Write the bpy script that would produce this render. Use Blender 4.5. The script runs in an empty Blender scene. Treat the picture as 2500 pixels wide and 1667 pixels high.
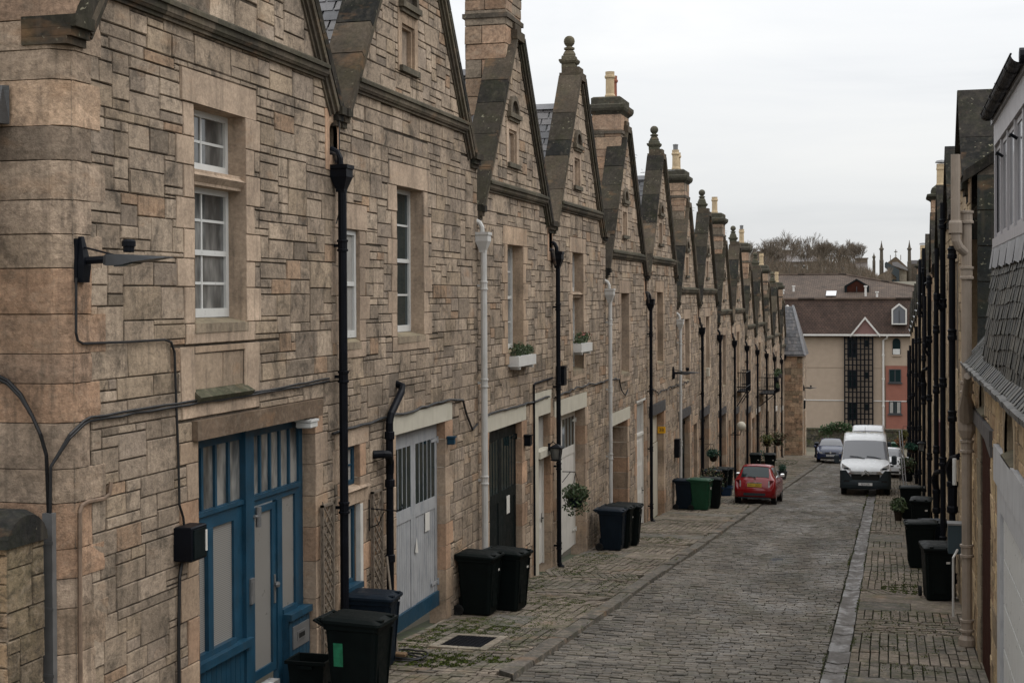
import bpy, math, random
from mathutils import Vector, Matrix
PI = math.pi
scn = bpy.context.scene
COL = scn.collection
CZ = 10.0
def gz(s):
    # the mews falls steadily away from the camera
    return 6.27 - 0.073 * s
# ---------------------------------------------------------------- materials
def new_mat(name):
    m = bpy.data.materials.new(name); m.use_nodes = True
    nt = m.node_tree; b = nt.nodes['Principled BSDF']
    return m, nt, b
def nd(nt, t, **kw):
    n = nt.nodes.new(t)
    for k, v in kw.items():
        if k.startswith('i_'):
            n.inputs[k[2:].replace('_', ' ')].default_value = v
        else:
            setattr(n, k, v)
    return n
def noise(nt, vec, scale, detail=4, rough=.6, dist=0):
    n = nd(nt, 'ShaderNodeTexNoise'); n.inputs['Scale'].default_value = scale
    n.inputs['Detail'].default_value = detail; n.inputs['Roughness'].default_value = rough
    n.inputs['Distortion'].default_value = dist
    if vec is not None: nt.links.new(vec, n.inputs['Vector'])
    return n.outputs['Fac']
def ramp(nt, fac, stops):
    r = nd(nt, 'ShaderNodeValToRGB'); e = r.color_ramp.elements
    while len(e) < len(stops): e.new(.5)
    for i, (p, c) in enumerate(stops):
        e[i].position = p; e[i].color = c if len(c) == 4 else (*c, 1)
    nt.links.new(fac, r.inputs['Fac']); return r.outputs['Color']
def mix(nt, a, b, fac, mode='MIX'):
    m = nd(nt, 'ShaderNodeMix', data_type='RGBA', blend_type=mode)
    for sock, v in ((m.inputs[0], fac), (m.inputs[6], a), (m.inputs[7], b)):
        if hasattr(v, 'links') or hasattr(v, 'is_linked'): nt.links.new(v, sock)
        else: sock.default_value = v if not isinstance(v, tuple) or len(v) == 4 else (*v, 1)
    return m.outputs[2]
def pos(nt, sc=(1, 1, 1)):
    g = nd(nt, 'ShaderNodeNewGeometry'); mp = nd(nt, 'ShaderNodeMapping')
    mp.inputs['Scale'].default_value = sc; nt.links.new(g.outputs['Position'], mp.inputs['Vector'])
    return mp.outputs['Vector']
def opos(nt, sc=(1, 1, 1)):
    g = nd(nt, 'ShaderNodeTexCoord'); mp = nd(nt, 'ShaderNodeMapping')
    mp.inputs['Scale'].default_value = sc; nt.links.new(g.outputs['Object'], mp.inputs['Vector'])
    return mp.outputs['Vector']
def g3(v): return (v, v, v, 1)
def bump(nt, b, h, strength, dist=.02):
    bp = nd(nt, 'ShaderNodeBump'); bp.inputs['Strength'].default_value = strength
    bp.inputs['Distance'].default_value = dist
    nt.links.new(h, bp.inputs['Height']); nt.links.new(bp.outputs['Normal'], b.inputs['Normal'])
def stone_mat(name, soot=.5, bstr=.5, moss=0., rough=.9, streak=.6, grain=.35, spec=.15, lichen=False, freckle=.95):
    """colour comes per stone from the mesh, weathering from noise in space"""
    m, nt, b = new_mat(name)
    at = nd(nt, 'ShaderNodeAttribute', attribute_name='Col'); c = at.outputs['Color']
    P = pos(nt)
    c = mix(nt, c, ramp(nt, noise(nt, P, 22, 5, .7), [(.3, g3(1 - grain)), (.7, g3(1 + grain))]), 1., 'MULTIPLY')
    c = mix(nt, c, ramp(nt, noise(nt, P, 1.1, 4, .6), [(.3, g3(.68)), (.7, g3(1.28))]), 1., 'MULTIPLY')
    # soot in patches
    f = ramp(nt, noise(nt, P, 2.6, 10, .76, .5), [(.5, g3(0)), (.66, g3(soot))])
    c = mix(nt, c, (.04, .036, .031), f)
    # fine soot freckles and pale scour
    f = ramp(nt, noise(nt, pos(nt, (1, 1, 1.6)), 9, 6, .75, .8), [(.46, g3(0)), (.64, g3(soot * freckle))])
    c = mix(nt, c, (.05, .042, .034), f)
    f = ramp(nt, noise(nt, pos(nt, (1, 1, 1.4)), 6.3, 5, .7, .5), [(.32, g3(.45 * freckle)), (.5, g3(0))])
    c = mix(nt, c, (.45, .36, .27), f)
    # run-off streaks
    f = ramp(nt, noise(nt, pos(nt, (5, 5, .45)), 1.6, 5, .6), [(.52, g3(0)), (.75, g3(streak))])
    c = mix(nt, c, (.07, .06, .048), f)
    # warm iron stains
    f = ramp(nt, noise(nt, pos(nt, (1, 1, 2.2)), 1.3, 4, .6), [(.6, g3(0)), (.78, g3(.4))])
    c = mix(nt, c, (.36, .2, .1), f)
    if moss:
        f = ramp(nt, noise(nt, P, 2.3, 6, .7), [(.46, g3(0)), (.64, g3(moss))])
        c = mix(nt, c, (.05, .06, .018), f)
    if lichen:
        f = ramp(nt, noise(nt, P, 17, 2, .5), [(.66, g3(0)), (.7, g3(.6))]); f = mix(nt, f, ramp(nt, noise(nt, P, 1.7, 3), [(.45, g3(0)), (.6, g3(1))]), 1., 'MULTIPLY'); c = mix(nt, c, (.3, .28, .2), f)
    nt.links.new(c, b.inputs['Base Color'])
    b.inputs['Roughness'].default_value = rough
    b.inputs['Specular IOR Level'].default_value = spec
    h = mix(nt, noise(nt, P, 14, 6, .65), noise(nt, P, 55, 4, .7), .35)
    bump(nt, b, h, bstr, .03)
    return m
def plain_mat(name, col, rough=.5, spec=.5, var=.15, vscale=6, metal=0, dirt=0, dirtcol=(.05, .045, .035), bstr=0, bscale=40):
    m, nt, b = new_mat(name)
    P = opos(nt)
    c = mix(nt, (*col, 1), ramp(nt, noise(nt, P, vscale, 5, .65), [(.3, g3(1 - var)), (.7, g3(1 + var))]), 1., 'MULTIPLY')
    if dirt:
        f = ramp(nt, noise(nt, pos(nt, (4, 4, 1.2)), 1.7, 6, .7), [(.48, g3(0)), (.72, g3(dirt))])
        c = mix(nt, c, dirtcol, f)
    nt.links.new(c, b.inputs['Base Color'])
    rr = ramp(nt, noise(nt, P, vscale * 2, 4), [(.3, g3(max(0, rough - .1))), (.7, g3(min(1, rough + .12)))])
    nt.links.new(rr, b.inputs['Roughness'])
    b.inputs['Specular IOR Level'].default_value = spec
    b.inputs['Metallic'].default_value = metal
    if bstr: bump(nt, b, noise(nt, P, bscale, 4), bstr, .01)
    return m
def attr_mat(name, rough=.7, spec=.4, var=.2, vscale=12, bstr=.2, bscale=60):
    m, nt, b = new_mat(name)
    at = nd(nt, 'ShaderNodeAttribute', attribute_name='Col')
    P = pos(nt)
    c = mix(nt, at.outputs['Color'], ramp(nt, noise(nt, P, vscale, 5, .7), [(.3, g3(1 - var)), (.7, g3(1 + var))]), 1., 'MULTIPLY')
    nt.links.new(c, b.inputs['Base Color'])
    b.inputs['Roughness'].default_value = rough; b.inputs['Specular IOR Level'].default_value = spec
    if bstr: bump(nt, b, noise(nt, P, bscale, 4), bstr, .015)
    return m
M = {}
M['rubble'] = stone_mat('rubble_sandstone', .8, .85, 0, .95, .5, .2, .15, False, .5)
M['dressed'] = stone_mat('dressed_sandstone', .3, .35, 0, .95, .6, .22, .15, False, .4)
M['quoin'] = stone_mat('quoin_sandstone', .55, .9, 0, .95, .6, .3, .15, False, .5)
M['ashlar'] = stone_mat('chimney_ashlar', .4, .5, 0, .9, .45)
M['coping'] = stone_mat('coping_stone', .7, .35, .15, .95, .9, .35, .08, True, .06)
M['mould'] = stone_mat('moulded_stone', .75, .3, .2, .95, .8, .3, .1, False, .15)
M['slate'] = attr_mat('roof_slate', .42, .55, .3, 9, .35, 35)
M['slate_old'] = attr_mat('weathered_slate', .6, .45, .4, 16, .5, 30)
def setts_mat():
    m, nt, b = new_mat('road_setts'); P = pos(nt); at = nd(nt, 'ShaderNodeAttribute', attribute_name='Col')
    c = mix(nt, at.outputs['Color'], ramp(nt, noise(nt, P, 22, 5, .7), [(.3, g3(.72)), (.7, g3(1.25))]), 1., 'MULTIPLY')
    c = mix(nt, c, ramp(nt, noise(nt, pos(nt, (1, .45, 1)), .8, 5, .65), [(.32, g3(.62)), (.65, g3(1.25))]), 1., 'MULTIPLY')
    f = ramp(nt, noise(nt, pos(nt, (1, .3, 1)), 1.4, 5, .65), [(.52, g3(0)), (.7, g3(.5))]); c = mix(nt, c, (.05, .052, .026), f)
    nt.links.new(c, b.inputs['Base Color']); b.inputs['Specular IOR Level'].default_value = .3
    nt.links.new(ramp(nt, noise(nt, pos(nt, (1, .4, 1)), 1.1, 5), [(.35, g3(.42)), (.6, g3(.8))]), b.inputs['Roughness'])
    bump(nt, b, noise(nt, P, 30, 4), .5, .015); return m
M['setts'] = setts_mat()
M['paver'] = stone_mat('pavement_stone', .5, .4, .5, .85, .3)
M['kerb'] = stone_mat('kerb_stone', .5, .35, .25, .7, .3)
M['white'] = plain_mat('white_paint', (.62, .6, .56), .4, .5, .08, 5, 0, .25, (.3, .27, .22))
M['white2'] = plain_mat('white_joinery', (.6, .6, .58), .35, .5, .06, 4, 0, .12, (.3, .28, .25))
M['cream'] = plain_mat('cream_paint', (.5, .47, .39), .6, .3, .08, 3, 0, .3, (.28, .24, .18))
M['blue'] = plain_mat('blue_paint', (.011, .05, .088), .42, .3, .25, 3, 0, .55, (.022, .04, .05))
M['greyblue'] = plain_mat('worn_grey_paint', (.34, .345, .355), .6, .25, .14, 3, 0, .5, (.12, .15, .18))
M['blackgreen'] = plain_mat('black_paint', (.005, .009, .01), .45, .12, .3, 3)
M['darkgrey'] = plain_mat('dark_grey_paint', (.05, .052, .056), .5, .4, .2, 3, 0, .2)
M['brown'] = plain_mat('brown_paint', (.04, .015, .01), .8, .05, .25, 4)
M['iron'] = plain_mat('black_iron', (.004, .005, .008), .5, .13, .3, 4)
M['pipewhite'] = plain_mat('white_plastic_pipe', (.5, .49, .47), .4, .5, .06, 3, 0, .35, (.2, .19, .15))
M['pipebeige'] = plain_mat('beige_cast_pipe', (.27, .22, .175), .5, .4, .1, 4, 0, .35, (.12, .1, .08))
M['steel'] = plain_mat('galvanised_steel', (.2, .2, .2), .45, .5, .12, 5, .5)
M['pot'] = plain_mat('clay_pot', (.52, .4, .25), .75, .3, .15, 8, 0, .4, (.2, .14, .08))
M['potred'] = plain_mat('red_clay', (.28, .1, .06), .75, .3, .2, 8, 0, .4)
M['lead'] = plain_mat('lead_ridge', (.22, .22, .23), .5, .5, .15, 5, 0, .3, (.1, .1, .1))
M['wood'] = plain_mat('weathered_wood', (.17, .14, .11), .8, .2, .3, 14)
M['woodbrown'] = plain_mat('brown_wood', (.16, .1, .055), .75, .2, .3, 14)
M['cable'] = plain_mat('cable_rubber', (.012, .012, .013), .5, .4, .2, 5)
M['copper'] = plain_mat('painted_copper_pipe', (.2, .14, .1), .6, .3, .3, 7, 0, .5)
M['binblack'] = plain_mat('black_bin_plastic', (.003, .0055, .0055), .55, .1, .25, 6, 0, .15, (.012, .012, .011))
M['bingreen'] = plain_mat('green_bin_plastic', (.008, .05, .024), .45, .25, .2, 6, 0, .2, (.03, .04, .03))
M['binblue'] = plain_mat('blue_bin_plastic', (.004, .009, .016), .5, .13, .25, 6, 0, .15, (.015, .018, .02))
M['bluebox'] = plain_mat('blue_box_plastic', (.006, .024, .06), .45, .3, .2, 6)
M['rubber'] = plain_mat('tyre_rubber', (.012, .012, .012), .8, .2, .2, 20)
M['red'] = plain_mat('red_car_paint', (.2, .004, .007), .16, .5, .05, 3)
M['vanwhite'] = plain_mat('white_car_paint', (.68, .7, .72), .2, .5, .04, 3, 0, .12, (.3, .3, .3))
M['navy'] = plain_mat('navy_car_paint', (.012, .022, .065), .15, .6, .05, 3)
M['plastic'] = plain_mat('dark_plastic', (.018, .027, .033), .5, .3, .15, 8)
M['chrome'] = plain_mat('chrome', (.7, .7, .7), .15, .5, .03, 5, 1)
M['lampred'] = plain_mat('red_lamp_lens', (.35, .03, .03), .15, .5, .1, 5)
M['lampdark'] = plain_mat('deep_red_lens', (.12, .012, .014), .12, .5, .1, 5)
M['lampclear'] = plain_mat('clear_lamp_lens', (.5, .5, .5), .12, .6, .1, 8)
M['plateyellow'] = plain_mat('yellow_plate', (.62, .42, .05), .4, .4, .03, 5)
M['platewhite'] = plain_mat('white_plate', (.65, .65, .65), .4, .4, .03, 5)
M['ink'] = plain_mat('black_ink', (.01, .01, .01), .6, .3, .05, 5)
M['yellow'] = plain_mat('yellow_sign', (.72, .36, .01), .45, .4, .08, 5)
M['paper'] = plain_mat('paper', (.6, .58, .54), .8, .2, .05, 5)
M['greenlabel'] = plain_mat('green_label', (.02, .16, .08), .5, .3, .3, 14)
M['soil'] = plain_mat('soil', (.03, .022, .015), .95, .1, .3, 20)
M['render'] = plain_mat('cream_harl', (.385, .305, .235), .9, .2, .07, 2, 0, .12, (.28, .22, .16), .15, 60)
M['redrender'] = plain_mat('red_harl', (.27, .115, .085), .9, .2, .08, 3, 0, .12, (.25, .1, .07), .15, 60)
M['gutterwhite'] = plain_mat('white_gutter', (.6, .58, .55), .5, .4, .06, 5)
M['curtain'] = plain_mat('pale_curtain', (.3, .29, .27), .9, .2, .12, 6)
M['greyframe'] = plain_mat('grey_window_frame', (.36, .345, .355), .5, .4, .06, 4, 0, .15, (.2, .2, .2))
M['greypanel'] = plain_mat('grey_panel', (.42, .42, .425), .55, .3, .12, 3, 0, .55, (.25, .25, .26))
M['greylintel'] = plain_mat('grey_lintel', (.085, .08, .08), .6, .35, .12, 3, 0, .3)
M['utility'] = plain_mat('blue_grey_paint', (.03, .05, .062), .5, .35, .12, 4)
M['redpanel'] = plain_mat('faded_red_panel', (.2, .11, .1), .6, .35, .1, 3)
def glass_mat(name, col, rough=.06, spec=.6):
    m, nt, b = new_mat(name)
    b.inputs['Base Color'].default_value = (*col, 1); b.inputs['Roughness'].default_value = rough
    b.inputs['Specular IOR Level'].default_value = spec
    h = noise(nt, pos(nt), 1.7, 2); bump(nt, b, h, .05, .02)
    return m
def sash_glass():
    m, nt, b = new_mat('window_glass')
    nt.links.new(ramp(nt, noise(nt, pos(nt, (2, 2, .8)), 1.3, 3, .6), [(.38, (.05, .052, .052)), (.5, (.13, .13, .125)), (.62, (.26, .255, .24))]), b.inputs['Base Color'])  # pale blotches in the colour stand in for reflections and curtains
    b.inputs['Roughness'].default_value = .07; b.inputs['Specular IOR Level'].default_value = .7
    bump(nt, b, noise(nt, pos(nt), 2.5, 2), .08, .02); return m
M['glass'] = sash_glass()
M['glassdark'] = glass_mat('dark_glass', (.012, .024, .026), .05, .3)
M['frost'] = plain_mat('frosted_glass', (.21, .2, .185), .35, .4, .05, 2)
M['screen'] = glass_mat('windscreen_glass', (.13, .135, .15), .12, .6)
def blind_mat():
    m, nt, b = new_mat('slatted_blind')
    w = nd(nt, 'ShaderNodeTexWave', wave_type='BANDS', bands_direction='Z'); w.inputs['Scale'].default_value = 14
    nt.links.new(pos(nt), w.inputs['Vector'])
    nt.links.new(ramp(nt, w.outputs['Fac'], [(.1, (.15, .145, .135)), (.5, (.26, .25, .235))]), b.inputs['Base Color'])
    b.inputs['Roughness'].default_value = .3; return m
M['blind'] = blind_mat()
def tile_mat(name, c1, c2, rows, cols, axis_z=True):
    m, nt, b = new_mat(name)
    t = nd(nt, 'ShaderNodeTexBrick'); t.inputs['Color1'].default_value = (*c1, 1); t.inputs['Color2'].default_value = (*c2, 1)
    t.inputs['Mortar'].default_value = (c1[0] * .3, c1[1] * .3, c1[2] * .3, 1); t.inputs['Scale'].default_value = 1
    t.inputs['Brick Width'].default_value = cols; t.inputs['Row Height'].default_value = rows; t.inputs['Mortar Size'].default_value = rows * .09
    tc = nd(nt, 'ShaderNodeUVMap'); nt.links.new(tc.outputs['UV'], t.inputs['Vector'])
    c = mix(nt, t.outputs['Color'], ramp(nt, noise(nt, pos(nt), .9, 6, .7), [(.3, g3(.6)), (.7, g3(1.35))]), 1., 'MULTIPLY')
    nt.links.new(c, b.inputs['Base Color']); b.inputs['Roughness'].default_value = .85
    b.inputs['Specular IOR Level'].default_value = .25
    bump(nt, b, t.outputs['Fac'], -.5, .03)
    return m
M['pantile'] = tile_mat('brown_concrete_tile', (.098, .07, .053), (.075, .055, .043), .33, .4)
M['redtile'] = tile_mat('red_brown_tile', (.066, .041, .031), (.046, .03, .024), .2, .26)
M['leaf'] = attr_mat('leaves', .6, .35, .25, 20, 0)
M['bark'] = attr_mat('bare_branches', .9, .2, .25, 6, 0)
M['grass'] = attr_mat('moss_and_weeds', .9, .15, .35, 18, 0)
def ground_mat():
    m, nt, b = new_mat('ground_earth'); P = pos(nt)
    nt.links.new(ramp(nt, noise(nt, P, .35, 8, .7), [(.35, (.06, .055, .035)), (.65, (.13, .11, .075))]), b.inputs['Base Color'])
    b.inputs['Roughness'].default_value = .95; bump(nt, b, noise(nt, P, 9, 6), .4, .03); return m
M['ground'] = ground_mat()
def joint_mat():
    m, nt, b = new_mat('mossy_joints'); P = pos(nt)
    c = ramp(nt, noise(nt, P, 1.2, 6, .7), [(.35, (.022, .02, .015)), (.5, (.03, .034, .013)), (.66, (.045, .06, .012))])
    nt.links.new(c, b.inputs['Base Color']); b.inputs['Roughness'].default_value = .95; return m
M['joint'] = joint_mat()
M['mortar'] = stone_mat('lime_mortar', .5, .4, 0, .95, .4)
M['oldwall'] = stone_mat('old_low_wall_stone', .8, .8, .2, .95, .5, .25)
M['green'] = stone_mat('old_wall_stone', .8, .6, .7, .9, .5)
# ---------------------------------------------------------------- mesh builder
def wl(o):
    v = Vector((0, 0, 0))
    while o is not None: v = v + o.location; o = o.parent
    return v
class MB:
    def __init__(s): s.v = []; s.f = []; s.c = []; s.uv = {}
    def face(s, pts, col=(.5, .5, .5), uv=None):
        n = len(s.v); s.v.extend([tuple(p) for p in pts]); s.f.append(list(range(n, n + len(pts)))); s.c.append(col)
        if uv: s.uv[len(s.f) - 1] = uv
    def box(s, x0, x1, y0, y1, z0, z1, col=(.5, .5, .5)):
        p = [(x, y, z) for z in (z0, z1) for y in (y0, y1) for x in (x0, x1)]; s.hexa(p, col)
    def hexa(s, p, col=(.5, .5, .5)):
        n = len(s.v); s.v.extend([tuple(q) for q in p])
        for f in ((0, 2, 3, 1), (4, 5, 7, 6), (0, 1, 5, 4), (2, 6, 7, 3), (0, 4, 6, 2), (1, 3, 7, 5)):
            s.f.append([n + i for i in f]); s.c.append(col)
    def bevbox(s, x0, x1, y0, y1, z0, z1, b=.01, col=(.5, .5, .5)):
        s.loft([[(x0 + b, y0 + b, z0), (x1 - b, y0 + b, z0), (x1 - b, y1 - b, z0), (x0 + b, y1 - b, z0)],
                [(x0, y0, z0 + b), (x1, y0, z0 + b), (x1, y1, z0 + b), (x0, y1, z0 + b)],
                [(x0, y0, z1 - b), (x1, y0, z1 - b), (x1, y1, z1 - b), (x0, y1, z1 - b)],
                [(x0 + b, y0 + b, z1), (x1 - b, y0 + b, z1), (x1 - b, y1 - b, z1), (x0 + b, y1 - b, z1)]], col)
    def loft(s, rings, col=(.5, .5, .5), caps=True, closed=True):
        n = len(s.v); k = len(rings[0])
        for r in rings: s.v.extend([tuple(p) for p in r])
        for i in range(len(rings) - 1):
            for j in range(k if closed else k - 1):
                a = n + i * k + j; b = n + i * k + (j + 1) % k
                s.f.append([a, b, b + k, a + k]); s.c.append(col)
        if caps:
            s.f.append([n + j for j in range(k)][::-1]); s.c.append(col)
            s.f.append([n + (len(rings) - 1) * k + j for j in range(k)]); s.c.append(col)
    def tube(s, pts, r, n=8, col=(.5, .5, .5), caps=True):
        pts = [Vector(p) for p in pts]; rings = []
        rr = r if isinstance(r, (list, tuple)) else [r] * len(pts)
        up = None
        for i, p in enumerate(pts):
            d = (pts[min(i + 1, len(pts) - 1)] - pts[max(i - 1, 0)])
            if d.length < 1e-9: d = Vector((0, 0, 1))
            d.normalize()
            if up is None:
                up = Vector((0, 0, 1)) if abs(d.z) < .9 else Vector((1, 0, 0))
            a = d.cross(up); 
            if a.length < 1e-6: a = d.orthogonal()
            a.normalize(); b = d.cross(a); up = a.cross(d) if a.cross(d).length > 1e-6 else up
            rings.append([p + a * (rr[i] * math.cos(2 * PI * k / n)) + b * (rr[i] * math.sin(2 * PI * k / n)) for k in range(n)])
        s.loft(rings, col, caps)
    def lathe(s, prof, c, n=12, col=(.5, .5, .5)):
        s.loft([[(c[0] + r * math.cos(2 * PI * k / n), c[1] + r * math.sin(2 * PI * k / n), c[2] + z) for k in range(n)] for r, z in prof], col)
    def sqlathe(s, prof, c, hx=1., hy=1., col=(.5, .5, .5)):
        s.loft([[(c[0] + a * r * hx, c[1] + b * r * hy, c[2] + z) for a, b in ((-1, -1), (1, -1), (1, 1), (-1, 1))] for r, z in prof], col)
    def build(s, name, mat, parent=None, smooth=False, loc=None):
        me = bpy.data.meshes.new(name)
        off = wl(parent) if parent is not None else (Vector(loc) if loc is not None else Vector((0, 0, 0)))
        ox, oy, oz = off
        me.from_pydata([(x - ox, y - oy, z - oz) for x, y, z in s.v], [], s.f)
        ca = me.color_attributes.new('Col', 'FLOAT_COLOR', 'CORNER')
        flat = []
        for f, c in zip(s.f, s.c):
            flat.extend((c[0], c[1], c[2], 1.) * len(f))
        ca.data.foreach_set('color', flat)
        if s.uv:
            ul = me.uv_layers.new(name='UVMap'); k = 0
            for i, f in enumerate(s.f):
                u = s.uv.get(i)
                for j in range(len(f)):
                    if u: ul.data[k].uv = u[j]
                    k += 1
        me.materials.append(M[mat] if isinstance(mat, str) else mat)
        if smooth: me.polygons.foreach_set('use_smooth', [True] * len(me.polygons))
        o = bpy.data.objects.new(name, me); COL.objects.link(o)
        if parent is not None: o.parent = parent
        elif loc is not None: o.location = loc
        return o
def tag(o, label=None, cat=None, group=None, kind=None):
    if label: o['label'] = label
    if cat: o['category'] = cat
    if group: o['group'] = group
    if kind: o['kind'] = kind
    return o
def empty(name, loc=(0, 0, 0), rz=0):
    o = bpy.data.objects.new(name, None); COL.objects.link(o); o.location = loc; o.rotation_euler = (0, 0, rz)
    o.empty_display_size = .2; return o
def thing(name, label, cat, loc=(0, 0, 0), group=None): return tag(empty(name, loc), label, cat, group)
KIDS = {}
def copy_tree(o, parent=None):
    c = o.copy(); COL.objects.link(c)
    if parent is not None: c.parent = parent
    for ch in list(o.children): copy_tree(ch, c)
    return c
def jit(c, rng, a=.12):
    k = 1 + rng.uniform(-a, a); return (c[0] * k, c[1] * k, c[2] * k)
def lerp(a, b, t): return a + (b - a) * t
def lc(a, b, t): return tuple(a[i] + (b[i] - a[i]) * t for i in range(3))
# ---------------------------------------------------------------- masonry
TAN = [(.325, .25, .19), (.3, .232, .178), (.35, .273, .21), (.28, .218, .168), (.315, .24, .175), (.265, .208, .165), (.335, .258, .195), (.315, .245, .19)]
DRESS = [(.38, .287, .21), (.4, .304, .225), (.36, .273, .203), (.385, .283, .2)]
ORANGE = [(.42, .27, .178), (.385, .256, .173), (.33, .225, .158), (.42, .295, .203)]
MORT = (.1, .082, .064)
def clip(poly, a, b, c):
    """keep a*u+b*z<=c"""
    out = []
    for i in range(len(poly)):
        p = poly[i]; q = poly[(i + 1) % len(poly)]
        dp = a * p[0] + b * p[1] - c; dq = a * q[0] + b * q[1] - c
        if dp <= 0: out.append(p)
        if (dp < 0 < dq) or (dq < 0 < dp):
            t = dp / (dp - dq); out.append((p[0] + (q[0] - p[0]) * t, p[1] + (q[1] - p[1]) * t))
    return out
def area(p): return abs(sum(p[i][0] * p[(i + 1) % len(p)][1] - p[(i + 1) % len(p)][0] * p[i][1] for i in range(len(p)))) / 2
def subtract(rects, hole):
    a0, a1, b0, b1 = hole; out = []
    for u0, u1, z0, z1 in rects:
        if u1 <= a0 or u0 >= a1 or z1 <= b0 or z0 >= b1: out.append((u0, u1, z0, z1)); continue
        if z0 < b0: out.append((u0, u1, z0, b0)); z0_ = b0
        else: z0_ = z0
        if z1 > b1: out.append((u0, u1, b1, z1)); z1_ = b1
        else: z1_ = z1
        if u0 < a0: out.append((u0, a0, z0_, z1_))
        if u1 > a1: out.append((a1, u1, z0_, z1_))
    return out
SIZES = [(3, 2, 6), (4, 2, 6), (5, 2, 2), (2, 2, 3), (3, 1, 3), (4, 3, 4), (3, 3, 1), (2, 1, 3), (4, 1, 2), (5, 3, 2)]
def snecked(u0, u1, z0, z1, rng, cw=.15, ch=.112):
    out = []; z = z0
    while z < z1:
        k = rng.choice((5, 6, 7, 8)); o = rng.uniform(0, cw); s = rng.uniform(.88, 1.15)
        out += snecked_band(u0 - o, u1, z, z + k * ch, rng, cw * s, ch); z += k * ch
    return out
def snecked_band(u0, u1, z0, z1, rng, cw, ch):
    nu = max(1, int(math.ceil((u1 - u0) / cw))); nz = max(1, int(round((z1 - z0) / ch)))
    occ = [[False] * nu for _ in range(nz)]; out = []
    wt = [s[2] for s in SIZES]
    off = [rng.uniform(-.022, .022) for _ in range(nz + 1)]; off[0] = off[-1] = 0
    offu = [rng.uniform(-.03, .03) for _ in range(nu + 1)]
    for r in range(nz):
        for c in range(nu):
            if occ[r][c]: continue
            w, h, _ = rng.choices(SIZES, wt)[0]
            k = 0
            while k < w and c + k < nu and not occ[r][c + k]: k += 1
            w = k; h = min(h, nz - r, 1 if w == 1 else 2 if w == 2 else 3)
            if c + w < nu and (c + w == nu - 1 or occ[r][c + w + 1] if c + w + 1 < nu else True) and w > 2 and not occ[r][c + w]: w -= 1
            for a in range(h):
                for b in range(w): occ[r + a][c + b] = True
            out.append((u0 + c * cw + offu[c], u0 + (c + w) * cw + offu[c + w], z0 + r * ch + off[r], z0 + (r + h) * ch + off[r + h]))
    return out
def stone_face(mb, P, poly, rng, col, joint=.007, prot=(.004, .018), depth=-.022, rough=.005):
    """one stone: raised, slightly dished front with dark sides; P maps (u, z, n)->xyz"""
    cu = sum(p[0] for p in poly) / len(poly); cz = sum(p[1] for p in poly) / len(poly)
    n = rng.uniform(*prot); tilt = (rng.uniform(-.02, .02), rng.uniform(-.03, .03))
    w = max(p[0] for p in poly) - min(p[0] for p in poly); h = max(p[1] for p in poly) - min(p[1] for p in poly)
    if w < .03 or h < .03: return
    def sc(d): 
        return [(cu + (u - cu) * max(.1, (w / 2 - d) / (w / 2)), cz + (z - cz) * max(.1, (h / 2 - d) / (h / 2))) for u, z in poly]
    o = sc(joint); i = sc(joint + .009)
    o = [(u + rng.uniform(-rough, rough), z + rng.uniform(-rough, rough)) for u, z in o]
    A = [P(u, z, depth) for u, z in o]
    B = [P(u, z, max(depth + .01, n - .012)) for u, z in o]
    C = [P(u, z, n + (u - cu) * tilt[0] + (z - cz) * tilt[1]) for u, z in i]
    k = len(poly); b = len(mb.v); mb.v.extend(A + B + C)
    dark = lc(col, MORT, .75)
    for j in range(k):
        jj = (j + 1) % k
        mb.f.append([b + j, b + jj, b + k + jj, b + k + j]); mb.c.append(dark)
        mb.f.append([b + k + j, b + k + jj, b + 2 * k + jj, b + 2 * k + j]); mb.c.append(lc(col, dark, .25))
    mb.f.append([b + 2 * k + j for j in range(k)]); mb.c.append(col)
def stone_wall(mb, P, region, u0, u1, z0, z1, holes, rng, pal=TAN, cw=.15, ch=.112, grime=None, joint=.0045, prot=(.002, .0125)):
    """region: list of half planes"""
    for r in snecked(u0, u1, z0, z1, rng, cw, ch):
        rs = [r]
        for h in holes: rs = subtract(rs, h)
        base = jit(rng.choice(pal), rng, .16); base = (base[0] * 1.17, base[1] * 1.185, base[2] * 1.16)
        if rng.random() < .07: base = lc(base, (.1, .085, .07), rng.uniform(.3, .6))
        if rng.random() < .05: base = lc(base, (.36, .22, .13), .6)
        if grime: base = grime(base, (r[0] + r[1]) / 2, (r[2] + r[3]) / 2, rng)
        for q in rs:
            poly = [(q[0], q[2]), (q[1], q[2]), (q[1], q[3]), (q[0], q[3])]
            for a, b, c in region:
                poly = clip(poly, a, b, c)
                if len(poly) < 3: break
            if len(poly) < 3 or area(poly) < .0025: continue
            stone_face(mb, P, poly, rng, base, joint, prot)
def backing(mb, P, regions, u0, u1, z0, z1, holes, n=-.016, col=MORT):
    rs = [(u0, u1, z0, z1)]
    for h in holes: rs = subtract(rs, h)
    for region in regions:
        for q in rs:
            poly = [(q[0], q[2]), (q[1], q[2]), (q[1], q[3]), (q[0], q[3])]
            for a, b, c in region:
                poly = clip(poly, a, b, c)
                if len(poly) < 3: break
            if len(poly) >= 3: mb.face([P(u, z, n) for u, z in poly], col)
def rect_region(u0, u1, z0, z1): return [(-1, 0, -u0), (1, 0, u1), (0, -1, -z0), (0, 1, z1)]
FX = -7.2
def PL(u, z, n): return (FX + n, u, z)
RX = 1.25
def PR(u, z, n): return (RX - n, u, z)
def pbox(mb, P, u0, u1, z0, z1, n0, n1, col=(.5, .5, .5)):
    mb.hexa([P(u, z, n) for z in (z0, z1) for u in (u0, u1) for n in (n0, n1)], col)
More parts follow.
